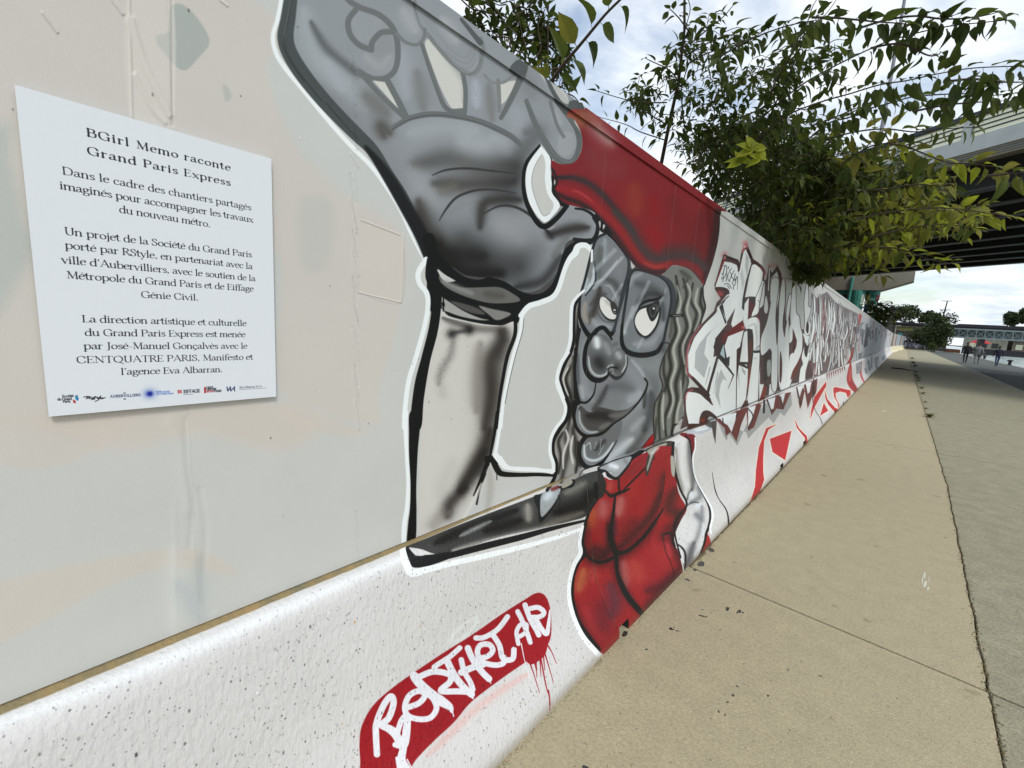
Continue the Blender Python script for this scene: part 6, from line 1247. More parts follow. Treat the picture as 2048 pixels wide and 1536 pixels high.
# ---- weeds in the crack
M_weed = [material('weed_green', srgb(74, 84, 40), .7, .3, 8), material('weed_olive', srgb(96, 92, 48), .7, .3, 8)]
def weed(x, y, r, label, seed):
    rw = random.Random(seed); m = MB(); n = 26
    for i in range(n):
        a = rw.uniform(0, 2*math.pi); L_ = r*rw.uniform(.5, 1.15); h = r*rw.uniform(.12, .65); w = r*rw.uniform(.10, .2)
        dx, dy = math.cos(a), math.sin(a)*1.2; px_, py_ = -dy, dx; k0 = len(m.v); o = (x+rw.uniform(-.3, .3)*r*.4, y+rw.uniform(-1, 1)*r*.7)
        for t_, ww, hz in ((0, .25, .0), (.4, 1, .75), (.75, .8, 1.), (1., .05, .7)):
            for s_ in (-1, 1): m.v.append((o[0]+dx*L_*t_+px_*w*ww*s_*.5, o[1]+dy*L_*t_+py_*w*ww*s_*.5, .001+h*hz+.012*abs(s_-t_)*0))
        for q_ in range(3): m.f.append([k0+q_*2, k0+q_*2+1, k0+q_*2+3, k0+q_*2+2]); m.m.append(rw.randint(0, 1))
    o = m.build('weed', M_weed, None, False, (x, y, 0)); return tag(o, label, 'weed', 'weeds growing in the pavement crack')
WD = [((1859, 834), .14, 'flat green weed in the crack, nearest the camera of the row'), ((1852, 818), .06, 'tiny sprig in the crack just behind the nearest weed'), ((1850, 805), .07, 'thin sprig in the crack, third from the camera'), ((1845, 788), .12, 'spreading weed in the crack beside a hairline joint'),
      ((1842, 777), .15, 'wide weed tuft in the crack halfway along the row'), ((1837, 762), .12, 'small dark weed in the crack past the middle'), ((1835, 757), .16, 'bushy weed in the crack behind the middle'), ((1832, 752), .17, 'thick weed clump in the crack, in the far half'), ((1831, 745), .2, 'dark clump of weeds in the crack, level with the stick'),
      ((1829, 733), .22, 'tall weed clump in the crack near the far end'), ((1827, 727), .26, 'leafy weed clump in the crack, last but one'), ((1825, 718), .3, 'last upright weed in the crack before the bridge')]
for i, ((x, y), r_, lb) in enumerate(WD):
    p = on_ground(x, y); weed(float(p[0]), float(p[1]), r_, lb, i)
p0, p1 = on_ground(1783, 736.5), on_ground(1822, 741.5)
o = MB().tube([(p0[0], p0[1], .03), ((p0[0]+p1[0])/2, (p0[1]+p1[1])/2+.05, .045), (p1[0], p1[1], .03)], [.03, .035, .02], 6).build('stick', M_ink, None, False, (float(p0[0]), float(p0[1]), 0)); tag(o, 'dark stick lying across the tan pavement between barriers and weeds', 'stick')

# ================================================================ viaduct
DD = np.array([-.835, .55]); DD /= np.linalg.norm(DD); DN = np.array([-DD[1], DD[0]])*-1          # along the deck, across it (away from the camera)
if DN[1] < 0: DN = -DN
DO = np.array([1.3, 22.75])
FR = ((DO[0], DO[1], 0), DD, DN)
M_fas = material('viaduct_pale_paint', srgb(176, 184, 186), .6, .08, 1.5, large=.1, spots=[(1.6, .68, srgb(150, 150, 146))]); M_conc = material('viaduct_concrete', srgb(132, 128, 116), .85, .14, 1.4, .004, 12, large=.15, stretch=(1, 1, .35))
M_steel = material('dark_girder', srgb(40, 44, 46), .6, .2, 1.2); M_flange = material('girder_flange', srgb(70, 80, 84), .55, .15, 2); M_rail = material('rail_blue_black', srgb(36, 48, 62), .5, .1, 5)
M_glass = bpy.data.materials.new('milky_screen'); M_glass.use_nodes = True; t = M_glass.node_tree; b = t.nodes['Principled BSDF']; b.inputs['Base Color'].default_value = srgb(232, 234, 214); b.inputs['Roughness'].default_value = .35; b.inputs['Transmission Weight'].default_value = .55; b.inputs['IOR'].default_value = 1.1
via = empty('viaduct', (float(DO[0]), float(DO[1]), 0), 'road viaduct crossing overhead with pale edge beam, rails and dark girders', 'viaduct')
S0, S1, DW = -60., 75., 23.
def bx(name, a, b, m): return MB().box(a, b, 0, FR).build(name, m, via)
bx('edge_beam', (S0, 0, 8.42), (S1, .34, 8.95), M_fas); bx('edge_beam', (S0, .06, 8.1), (S1, .30, 8.418), M_conc); bx('edge_beam', (S0, DW-.34, 8.1), (S1, DW, 8.95), M_conc)
for z in (8.16, 8.24, 8.32): bx('drip_moulding', (S0, .045, z), (S1, .0595, z+.03), M_flange)
bx('deck_slab', (S0, .34, 8.45), (S1, DW-.34, 8.75), M_conc)
for i in range(9):
    w = 1.6+i*2.5; g_ = MB().box((S0, w, 7.45), (S1, w+.06, 8.448), 0, FR).box((S0, w-.22, 7.40), (S1, w+.28, 7.448), 1, FR).build('girder', [M_steel, M_flange], via)
for i in range(27):
    s_ = -50+i*4.6
    if s_ > 60: break
    bx('cross_beam', (s_, 1.7, 7.7), (s_+.12, DW-1.7, 8.3), M_steel)
for i in range(54):
    s_ = S0+2+i*2.45; big = i % 2 == 0
    bx('parapet_post', (s_, .05, 8.952), (s_+(.26 if big else .10), .22, 9.66), M_fas)
for z, r_ in ((9.12, .028), (9.28, .028), (9.44, .028)): bx('rail', (S0, .10, z), (S1, .14, z+r_*1.4), M_rail)
bx('top_rail', (S0, .02, 9.66), (S1, .30, 9.80), M_rail)
bx('screen', (S0, .16, 8.96), (S1, .17, 9.65), M_glass)
# lamp mast standing on the deck
mb_ = on_y(1770, 222, 30); mt_ = on_y(1803, -60, 30)
mast = empty('lamp_mast', (float(mb_[0]), float(mb_[1]), 8.75), 'slim grey lamp mast rising from the viaduct behind the leaves', 'lamp post')
MB().tube([(mb_[0], mb_[1], 8.75), (mb_[0], mb_[1], 13), (mb_[0]-.03, mb_[1], 20.5)], [.10, .085, .06], 8).build('pole', material('mast_grey', srgb(120, 124, 134), .5, .08, 2), mast)
MB().tube([(mb_[0]-.03, mb_[1], 20.5), (mb_[0]+.6, mb_[1]-.3, 21.1), (mb_[0]+1.6, mb_[1]-.8, 21.2)], .05, 6).build('arm', M_rail, mast); MB().box((mb_[0]+1.5, mb_[1]-1.0, 21.12), (mb_[0]+2.1, mb_[1]-.7, 21.24)).build('lamp_head', M_rail, mast)

# ---- pier with painted columns
PY_ = 56.
def pyp(x, y): q_ = on_y(x, y, PY_); return (q_[0], q_[2])
pier = empty('viaduct_pier', (-3.6, PY_, 0), 'concrete hammerhead pier with turquoise painted columns carrying the viaduct', 'pier')
cap = [(-11., 8.1), (-.15, 8.1), (-.12, 7.25), (-2.4, 6.35), (-6.4, 6.35), (-10.6, 7.1)]
MB().prism([(a, b) for a, b in cap], PY_, PY_+2.2).build('crosshead', M_conc, pier)
TQ = [material('pier_paint_%s' % n_, srgb(*c), .6, .15, 2.5) for n_, c in (('turquoise', (64, 136, 124)), ('pale_green', (116, 170, 152)), ('blue', (34, 66, 112)), ('red', (150, 46, 44)), ('brown', (84, 64, 54)), ('black', (30, 34, 38)), ('yellow', (176, 158, 74)), ('pale', (178, 190, 176)), ('teal', (30, 96, 100)))]
def column(cx_, cy_, r_, seed, label=None):
    rc = random.Random(seed); m = MB(); K = 14; zs = [0]+sorted([rc.uniform(3.7, 5.8) for _ in range(6)])+[5.95, 6.15, 6.348]
    zs = sorted(zs); grid = [[rc.choice([0, 0, 1, 2, 3, 4, 5, 6, 7, 8]) for _ in range(K)] for _ in zs]
    for zi, z in enumerate(zs):
        rad = r_*(1.0 if z < 5.5 else 1.12)
        for j in range(K): a = 2*math.pi*j/K; m.v.append((cx_+rad*math.cos(a), cy_+rad*math.sin(a), z))
    for zi in range(len(zs)-1):
        for j in range(K):
            m.f.append([zi*K+j, zi*K+(j+1) % K, (zi+1)*K+(j+1) % K, (zi+1)*K+j])
            c_ = 0 if zs[zi] >= 5.94 else (1 if zs[zi] > 5.7 else grid[zi][(j//2)*2])
            m.m.append(c_)
    o_ = m.build('column', TQ, pier, False); return o_
column(-4.15, PY_+.55, .55, 3); column(-3.0, PY_+1.1, .52, 5); column(-5.4, PY_+1.4, .5, 9)
MB().tube([(-4.75, PY_-.1, 0), (-4.75, PY_-.1, 7.6)], .13, 10).build('drain_pipe', TQ[0], pier)
MB().box((-3.5, PY_-.05, 5.0), (-3.3, PY_-.01, 5.3)).build('notice_plate', TQ[7], pier)
pier2 = empty('viaduct_pier', (-9.6, PY_+3, 0), 'dark bare concrete pier leg left of the turquoise columns', 'pier')
MB().box((-9.9, PY_+2.5, 0), (-6.6, PY_+4.2, 5.9)).build('shaft', material('dark_concrete', srgb(84, 78, 68), .9, .2, 1), pier2); MB().box((-11.5, PY_+2.4, 5.9), (-6.0, PY_+4.3, 7.5)).build('crosshead', M_conc, pier2)
g0 = on_y(1625, 530, 46)
pier3 = empty('viaduct_pier', (float(g0[0]), 46, 0), 'round turquoise column standing behind the tree at the hoarding', 'pier')
MB().tube([(g0[0], 46, 0), (g0[0], 46, 7.4)], .6, 14).build('column', TQ[0], pier3, True)
# ================================================================ railway bridge, abutment and what stands round it
BY = 130.
M_rust = material('bridge_dark_steel', srgb(38, 38, 44), .7, .2, 1); M_truss = material('truss_grey_paint', srgb(116, 126, 128), .6, .15, 1); M_sten = material('abutment_stone', srgb(78, 74, 64), .9, .28, .8, .02, 5, large=.25)
br = empty('railway_bridge', (20, BY, 0), 'grey lattice railway bridge with dark deck crossing the canal', 'bridge')
MB().box((-40, BY-.4, 5.02), (70, BY+6, 5.32)).build('deck', M_rust, br)
MB().box((-40, BY-.55, 5.32), (70, BY-.40, 5.70)).build('parapet', M_rust, br)
MB().box((6.8, BY-.5, 4.72), (70, BY-.2, 5.015)).build('top_chord', M_truss, br); MB().box((6.8, BY-.5, 3.0), (70, BY-.2, 3.3)).build('bottom_chord', M_truss, br)
MB().box((6.8, BY+2.0, 3.1), (70, BY+2.1, 5.0)).build('inner_web', M_truss, br)
for i in range(27):
    x = 7+i*1.25
    MB().box((x-.06, BY-.46, 3.3), (x+.06, BY-.3, 4.72)).build('post', M_truss, br)
    for s_ in (0, 1):
        a = (x+.06, 3.34) if s_ == 0 else (x+.06, 4.68); b_ = (x+1.19, 4.68) if s_ == 0 else (x+1.19, 3.34)
        MB().tube([(a[0], BY-.42+.06*s_, a[1]), (b_[0], BY-.42+.06*s_, b_[1])], .05, 4).build('diagonal', M_truss, br)
MB().box((11.5, BY-.3, -.6), (12.2, BY+5, 3.0)).build('pier_leg', M_rust, br)
tr = empty('train_wagons', (20, BY+2, 5.33), 'low dark wagons standing on the railway bridge', 'train')
for i in range(5): MB().box((8+i*7.4, BY+1.0, 5.35), (15+i*7.4, BY+4, 5.93)).build('wagon', M_rust, tr)
# abutment wall with its graffiti
def bpt(x, y, Y=BY-3): q_ = on_y(x, y, Y); return q_[0], q_[2]
ab = empty('abutment_wall', (2, BY-3, 0), 'soot-dark stone retaining wall with a white bubble-letter graffiti at the end of the pavement', 'wall')
AX0, AX1 = -3.0, 6.7
cy_, cz_ = np.meshgrid(np.arange(AX0, AX1, .02), np.arange(4.6, -.01, -.02)); Xs, Vs = image_px(np.stack([cy_, np.full_like(cy_, BY-3), cz_], -1))
GC = Canvas(Xs, Vs, (62, 59, 53)); CANVASES[:] = [GC]; CROPS['B'] = (1750, 560, .14586)
nz_ = np.random.default_rng(3); GC.rgb *= (.75+.5*nz_.random((GC.h//8+1, GC.w//14+1)).repeat(8, 0).repeat(14, 1)[:GC.h, :GC.w, None])
P('B', "270,575 900,590 900,700 270,690", (104, 100, 88), .5, .8, None, False); P('B', "330,640 500,630 500,690 340,690", (108, 112, 62), 1, .7)
P('B', "310,730 380,735 375,810 320,800", (70, 128, 140), .6, .8); P('B', "380,840 620,850 900,900 900,960 380,920", (74, 76, 90), .8, .8, None, False)
S('B', "420,780 392,795 428,810 395,825", 34, (34, 32, 44), .3); S('B', "445,805 460,785 480,805 462,828 445,805", 34, (34, 32, 44), .3); S('B', "492,790 498,822 525,822 528,790", 34, (34, 32, 44), .3); S('B', "538,828 550,790 566,828", 34, (34, 32, 44), .3); S('B', "602,795 580,795 575,822 600,826", 34, (34, 32, 44), .3)
for q_ in ("420,780 392,795 428,810 395,825", "445,805 460,785 480,805 462,828 445,805", "492,790 498,822 525,822 528,790", "538,828 550,790 566,828", "541,815 562,815", "602,795 580,795 575,822 600,826"): S('B', q_, 11, (222, 220, 228), .3)
rg2 = random.Random(9)
for k in range(60): x = rg2.uniform(385, 930); y = rg2.uniform(850, 900)+(x-380)*.05; S('B', "%.0f,%.0f %.0f,%.0f %.0f,%.0f" % (x, y, x+rg2.uniform(-12, 12), y+rg2.uniform(8, 22), x+rg2.uniform(-5, 20), y+rg2.uniform(10, 36)), rg2.uniform(3, 7), rg2.choice([(150, 152, 164), (190, 194, 204), (40, 40, 60), (110, 114, 130)]), .3)
M_graf = picture_material('abutment_graffiti', GC, .85, .01, 6., .03, .2, .2); CANVASES[:] = []
mesh('wall_face', [(AX0, BY-3, 0), (AX1, BY-3, 0), (AX1, BY-3, 4.6), (AX0, BY-3, 4.6)], [(0, 1, 2, 3)], M_graf, None, ab, [(0, 0), (1, 0), (1, 1), (0, 1)])
MB().box((-40, BY-2.98, 0), (AX1, BY+6, 4.58)).build('body', M_sten, ab); MB().box((-40, BY-3.15, 4.602), (AX1+.1, BY-1.5, 4.86)).build('coping', M_sten, ab)
MB().box((AX1, BY-2.5, -.7), (AX1+2.2, BY+5, .6)).build('footing', material('brown_brick', srgb(92, 56, 40), .9, .2, 3), ab)
tag(MB().box((12.5, 170, -.7), (46, 176, .9)).build('far_quay_wall', M_rust, None, False, (30, 173, 0)), 'dark low quay wall under the railway bridge', 'wall')
# far buildings seen under the bridge
for i, (x0_, x1_, h_, c_, lb) in enumerate(((14, 22, 4.6, (120, 120, 108), 'low grey shed far behind the railway bridge, left one'), (23, 33, 3.6, (98, 88, 78), 'low brown building far behind the railway bridge, middle one'), (34, 48, 4.8, (130, 134, 134), 'pale long shed far behind the railway bridge, right one'))):
    bd = empty('far_building', ((x0_+x1_)/2, 186, 0), lb, 'building'); MB().box((x0_, 186, .0), (x1_, 198, h_)).build('wall', material('far_wall_%d' % i, srgb(*c_), .8, .3, .5), bd); MB().box((x0_-.3, 185.7, h_), (x1_+.3, 198.3, h_+.25)).build('roof', M_rust, bd)
    for j in range(int((x1_-x0_)/2.2)): MB().box((x0_+.6+j*2.2, 185.93, 1.2), (x0_+1.9+j*2.2, 185.99, 2.6)).build('window', M_steel if j % 3 else M_glass, bd)
M_umb = material('parasol_red', srgb(170, 40, 44), .7, .1, 2)
for (x, y), lb in (((1951, 684), 'small red parasol across the canal, behind the middle walker'), ((1971, 685), 'small red parasol across the canal, right of the walkers in pair')):
    p = on_y(x, y, 165); u = empty('parasol', (float(p[0]), 165, float(.9)), lb, 'parasol', 'red parasols across the canal'); z = float(p[2]); n_ = 8
    v = [(p[0], 165, z+.5)]+[(p[0]+1.2*math.cos(2*math.pi*j/n_), 165+1.2*math.sin(2*math.pi*j/n_), z-.25) for j in range(n_)]
    mesh('canopy', v, [(0, 1+j, 1+(j+1) % n_) for j in range(n_)]+[tuple(range(n_, 0, -1))], M_umb, None, u); MB().tube([(p[0], 165, -.6 if False else 0.), (p[0], 165, z)], .04, 5).build('pole', M_rust, u)
    MB().box((p[0]-.35, 164.65, 0), (p[0]+.35, 165.35, .12)).build('base', M_conc, u)
# posts
def post(px_, Y, ptop, w, label, name='signal_post', cat='post', col_=(64, 60, 54)):
    a = on_y(px_, ptop, Y); o_ = empty(name, (float(a[0]), Y, 0), label, cat); m_ = material(name+'_mat', srgb(*col_), .8, .2, 2)
    MB().box((a[0]-w/2, Y-w/2, 0), (a[0]+w/2, Y+w/2, float(a[2]))).build('shaft', m_, o_); return o_, a, m_
o_, a, m_ = post(1784.5, 116, 621, 1.0, 'weathered square post with a dark box on top at the end of the hoarding'); MB().box((a[0]-.7, 115.3, a[2]), (a[0]+.9, 116.7, a[2]+.5)).build('box', M_rust, o_); MB().box((a[0]-.9, 115.8, a[2]-3), (a[0]-.65, 116.1, a[2]-.6)).build('cable_tray', M_rust, o_)
o_, a, m_ = post(1792.5, 112, 652, .12, 'thin pale lamp post in front of the stone wall', 'lamp_post', 'lamp post', (150, 150, 144)); MB().box((a[0]-.1, 111.7, a[2]), (a[0]+.7, 112.1, a[2]+.12)).build('lamp_head', m_, o_)
a = on_y(1895, 602, 150); py = empty('catenary_pylon', (float(a[0]), 150, 5.3), 'dark steel railway pylon with short cross arms above the bushes', 'pylon')
MB().tube([(a[0]-.5, 150, 4.0), (a[0]-.2, 150, 8), (a[0], 150, a[2])], [.32, .22, .14], 4).build('mast', M_rust, py)
for dz, w in ((0., .9), (-2.1, 1.0), (-4.2, 1.1)):
    MB().box((a[0]-w-.1, 149.93, a[2]+dz-.06), (a[0]+w-.1, 150.07, a[2]+dz+.06)).build('cross_arm', M_rust, py)
# bollards
for (x, Y), lb in (((1964, 82), 'far iron mooring bollard on the quay edge between the walkers'), ((2016, 62), 'near iron mooring bollard on the quay edge right of the walkers')):
    X_ = QE-.35 if Y == 62 else QE-.1; o_ = MB()
    prof = [(.16, 0), (.13, .06), (.10, .28), (.14, .36), (.22, .40), (.22, .46), (.05, .50)]; K = 12; n0 = 0
    for r_, z in prof:
        for j in range(K): o_.v.append((X_+r_*math.cos(2*math.pi*j/K), Y+r_*math.sin(2*math.pi*j/K), z))
    for i in range(len(prof)-1):
        for j in range(K): o_.f.append([i*K+j, i*K+(j+1) % K, (i+1)*K+(j+1) % K, (i+1)*K+j]); o_.m.append(0)
    o_.f.append([(len(prof)-1)*K+j for j in range(K)]); o_.m.append(0)
    tag(o_.build('bollard', M_rust, None, True, (X_, Y, 0)), lb, 'bollard', 'mooring bollards on the quay')
# ================================================================ people
def person(px_, pyf, yaw, coat, legs, label, seed, Y, H_=1.76, carry=False):
    g_ = on_ground(px_, pyf); X_ = float(g_[0]) if Y is None else Y[0]; YY = float(g_[1]) if Y is None else Y[1]
    root = empty('person', (X_, YY, 0), label, 'person', 'people walking along the quay', yaw)
    k = H_/1.76; rq = random.Random(seed); st = rq.uniform(.16, .24)
    V_ = []; E_ = []; R_ = []
    def add(p, r_, par=None):
        V_.append(tuple(c*k for c in p)); R_.append(r_*k)
        if par is not None: E_.append((par, len(V_)-1))
        return len(V_)-1
    hip = add((0, 0, .93), .15); w = add((0, .0, 1.10), .135, hip); ch = add((0, .01, 1.34), .17, w); nk = add((0, .02, 1.50), .065, ch); hd0 = add((0, .02, 1.58), .085, nk); hd = add((0, .035, 1.67), .098, hd0); add((0, .03, 1.745), .06, hd)
    for s_ in (-1, 1):
        f_ = st*s_
        h = add((.10*s_, 0, .88), .10, hip); kn = add((.11*s_, f_*.7+.03, .48), .068, h); an = add((.10*s_, f_-.04, .09), .045, kn); add((.11*s_, f_+.14, .04), .038, an)
        sh = add((.20*s_, 0, 1.42), .072, ch); el = add((.27*s_, -f_*.45-.02, 1.13), .05, sh); wr = add((.27*s_, -f_*.7+.10, .90), .034, el); add((.265*s_, -f_*.7+.13, .80), .036, wr)
    me = bpy.data.meshes.new('body'); me.from_pydata(V_, E_, []); ob = link('body', me, root)
    for i_, (n_, c_) in enumerate((('skin', (150, 110, 88)), ('coat', coat), ('legs', legs))): me.materials.append(material('person_%s_%d' % (n_, seed), srgb(*c_), .8, .12, 6))
    md = ob.modifiers.new('skin', 'SKIN'); md.use_smooth_shade = True
    for i, r_ in enumerate(R_): me.skin_vertices[0].data[i].radius = (r_, r_*.86)
    me.skin_vertices[0].data[0].use_root = True
    ss = ob.modifiers.new('sub', 'SUBSURF'); ss.levels = 1; ss.render_levels = 1
    bpy.context.view_layer.update(); dg = bpy.context.evaluated_depsgraph_get(); m2 = bpy.data.meshes.new_from_object(ob.evaluated_get(dg)); m2.materials.clear()
    for m_ in me.materials: m2.materials.append(m_)
    ob.modifiers.clear(); ob.data = m2
    for p_ in m2.polygons:
        c = p_.center; p_.material_index = 0 if c.z > 1.53*k or (abs(c.x) > .2*k and c.z < .89*k) else (1 if c.z > .90*k else 2)
    # hair
    hb = MB(); K = 10; rings = [(.0, .112), (.05, .108), (.09, .085), (.115, .04)]
    for dz, r_ in rings:
        for j in range(K): t_ = 2*math.pi*j/K; hb.v.append((X_+r_*k*math.cos(t_), YY+(.02+r_*.95*math.sin(t_)-.01)*k, (1.67+dz)*k))
    for i in range(3):
        for j in range(K): hb.f.append([i*K+j, i*K+(j+1) % K, (i+1)*K+(j+1) % K, (i+1)*K+j]); hb.m.append(0)
    hb.f.append([3*K+j for j in range(K)]); hb.m.append(0); hb.build('hair', material('hair_%d' % seed, srgb(36, 30, 28), .8, .2, 8), root, True)
    return root
person(1928, 725, 0.1, (24, 26, 30), (26, 26, 34), 'person in black coat and dark trousers walking away along the quay, left of three', 1, (4.35, 56.6), 1.84)
person(1947, 727, -.1, (120, 124, 126), (112, 116, 118), 'person in light grey top and grey trousers walking between the other two', 2, (5.05, 56.2), 1.8)
person(1987, 731, .2, (30, 30, 58), (58, 70, 104), 'person in dark navy jacket and blue jeans walking nearest the water', 3, (6.2, 55.6), 1.68)

# ================================================================ leaves
def leaf_mesh(name, seed, wide=.5, curl=.42, serr=True):
    """one leaf along +Y, tip at y=1: folded along the midrib, curled down, toothed edge"""
    rl = random.Random(seed); T = [0, .08, .22, .38, .55, .72, .87, 1.]; W = [.02, .32, .56, .59, .50, .33, .13, 0.]
    v = []; f = []
    fold = rl.uniform(.15, .5); c_ = curl*rl.uniform(.5, 1.4); tw = rl.uniform(-.5, .5)
    for t_, w in zip(T, W):
        w = w*wide*2*.5; z = -c_*t_*t_; y = t_*(1-.12*c_*t_)
        for s_ in (-1, 0, 1):
            x = s_*w*(1+(.06*rl.uniform(-1, 1) if s_ else 0)); zz_ = z+abs(s_)*w*fold+tw*t_*x*.6
            v.append((x, y, zz_))
    for i in range(len(T)-1):
        a = i*3; f += [(a, a+1, a+4, a+3), (a+1, a+2, a+5, a+4)]
    n = len(v); v += [(-.012, -.16, .0), (.012, -.16, .0), (.012, .02, 0), (-.012, .02, 0)]; f.append((n, n+1, n+2, n+3))
    return np.array(v), f
def leaf_material(name, c, c2, trans=.3):
    m = bpy.data.materials.new(name); m.use_nodes = True; t = m.node_tree; b = t.nodes['Principled BSDF']; out = t.nodes['Material Output']
    g = N(t, 'ShaderNodeNewGeometry'); oi = N(t, 'ShaderNodeTexNoise'); oi.inputs['Scale'].default_value = 5.5; oi.inputs['Detail'].default_value = 2; t.links.new(g.outputs['Position'], oi.inputs['Vector'])
    mr = N(t, 'ShaderNodeMapRange'); mr.inputs['From Min'].default_value = .35; mr.inputs['From Max'].default_value = .65; t.links.new(oi.outputs['Fac'], mr.inputs['Value'])
    mx_ = N(t, 'ShaderNodeMix', data_type='RGBA'); mx_.inputs['A'].default_value = srgb(*c); mx_.inputs['B'].default_value = srgb(*c2); t.links.new(mr.outputs[0], mx_.inputs['Factor'])
    t.links.new(mx_.outputs['Result'], b.inputs['Base Color']); b.inputs['Roughness'].default_value = .55; b.inputs['Specular IOR Level'].default_value = .2
    tr_ = N(t, 'ShaderNodeBsdfTranslucent'); t.links.new(mx_.outputs['Result'], tr_.inputs['Color']); ms = N(t, 'ShaderNodeMixShader'); ms.inputs[0].default_value = trans
    t.links.new(b.outputs[0], ms.inputs[1]); t.links.new(tr_.outputs[0], ms.inputs[2]); t.links.new(ms.outputs[0], out.inputs['Surface'])
    return m
ML = [leaf_material('leaf_dark_green', (50, 63, 26), (70, 81, 35), .38), leaf_material('leaf_green', (66, 81, 31), (88, 98, 42), .4), leaf_material('leaf_olive', (100, 106, 40), (122, 118, 52), .45), leaf_material('leaf_yellow_green', (150, 158, 44), (128, 134, 42), .5), leaf_material('leaf_yellow', (176, 156, 60), (150, 140, 60), .4)]
M_bark = material('bark_brown', srgb(70, 60, 50), .9, .2, 12, .002, 60)
LV = [leaf_mesh('leaf', s_, .30+.06*(s_ % 3), .25+.12*(s_ % 4)) for s_ in range(8)]
LVW = [leaf_mesh('broad', 20+s_, .44, .15+.1*s_) for s_ in range(4)]
leaf_data = {}
def leaf_shared(vi, mi, wide=False):
    k = (vi, mi, wide)
    if k not in leaf_data:
        v, f = (LVW if wide else LV)[vi]; me = bpy.data.meshes.new('leaf'); me.from_pydata(v.tolist(), [], f); me.materials.append(ML[mi]); me.update(); leaf_data[k] = me
    return leaf_data[k]
LEAF_SCALE = 1.47
class Tree:
    def __init__(s): s.leaves = []; s.wood = MB()
    def leaf(s, p, d, up, size, mi, wide=False, rnd=random):
        s.leaves.append((np.array(p, float), Vector(d).normalized(), Vector(up), size, mi, rnd.randrange(4 if wide else 8), wide))
    def finish(s, root, n_single):
        """the largest leaves as seen in the picture are objects, the rest one mass"""
        def big(l): return l[3]/max(.3, float((l[0]-EYE)@CF))*(1 if 0 < image_px(l[0][None])[0][0] < 2048 and -40 < image_px(l[0][None])[1][0] < 1536 else .05)
        s.leaves.sort(key=big, reverse=True)
        V_ = []; F_ = []; I_ = []; off = np.array(root.location)
        for i, (p, d, up, size, mi, vi, wide) in enumerate(s.leaves):
            x = d.cross(up)
            if x.length < 1e-3: x = d.orthogonal()
            x.normalize(); z = x.cross(d); R_ = Matrix((x, d, z)).transposed()
            if i < n_single:
                o_ = bpy.data.objects.new('leaf', leaf_shared(vi, mi, wide)); COL.objects.link(o_); o_.parent = root
                o_.matrix_basis = Matrix.Translation(Vector(p-off)) @ R_.to_4x4() @ Matrix.Scale(size, 4)
            else:
                v, f = (LVW if wide else LV)[vi]; A = np.array(R_); w = v@A.T*size+p; n = len(V_)*0+s.cnt if hasattr(s, 'cnt') else 0
                F_ += [[q+n for q in ff] for ff in f]; I_ += [mi]*len(f); V_.append(w); s.cnt = n+len(v)
        if V_:
            V2 = np.concatenate(V_); o_ = mesh('foliage', V2, F_, ML, I_, root); o_['kind'] = 'stuff'
        if s.wood.v: s.wood.build('branches', M_bark, root, True)
def twig(tree, path, r0, r1, spacing, size, rnd, mats, droop=.5, wide=False, start=.0, gap=.12):
    """a branch along world points with alternate leaves"""
    P_ = smooth(np.array(path, float), False, 6); tree.wood.tube([tuple(p) for p in P_], [r0, r1], 5)
    seg = np.linalg.norm(np.diff(P_, axis=0), axis=1); L_ = np.concatenate([[0], np.cumsum(seg)]); tot = L_[-1]; t_ = start*tot+spacing*.5; side = 1
    while t_ < tot:
        p = np.array([np.interp(t_, L_, P_[:, i]) for i in range(3)]); q = np.array([np.interp(min(t_+.02, tot), L_, P_[:, i]) for i in range(3)]); a = np.array([np.interp(max(t_-.02, 0), L_, P_[:, i]) for i in range(3)])
        d = Vector(q-a).normalized(); view = Vector(p-EYE).normalized(); sd_ = d.cross(view).normalized()*side
        dirv = d*rnd.uniform(.25, .8)+sd_*rnd.uniform(.6, 1.)+Vector((0, 0, -droop*rnd.uniform(.2, 1.3)))+Vector([rnd.uniform(-.35, .35) for _ in range(3)])
        up = Vector((rnd.uniform(-.7, .7), rnd.uniform(-.7, .7), 1))
        size_ = size*LEAF_SCALE
        if rnd.random() > gap:
            tree.leaf(p+np.array(dirv.normalized())*size_*.15, dirv, up, size_*rnd.uniform(.7, 1.15)*(1-.35*(t_/tot)**3), rnd.choice(mats), wide, rnd)
        side = -side; t_ += spacing*rnd.uniform(.75, 1.3)
    tree.leaf(P_[-1], Vector(P_[-1]-P_[-2]), Vector((0, 0, 1)), size*LEAF_SCALE*.8, rnd.choice(mats), wide, rnd)
C4 = lambda x, y: (1448+x*.29297, y*.29297)
C3 = lambda x, y: (900+x*.29297, y*.29297)
def br_px(tree, f, q, d0, d1, r0, r1, spacing, size, rnd, mats, **kw):
    q = [tuple(float(v) for v in p.split(',')) for p in q.split()]; n = len(q)
    path = [at_dist(*f(*p), d0+(d1-d0)*i/(n-1)) for i, p in enumerate(q)]
    twig(tree, path, r0, r1, spacing, size, rnd, mats, **kw); return path
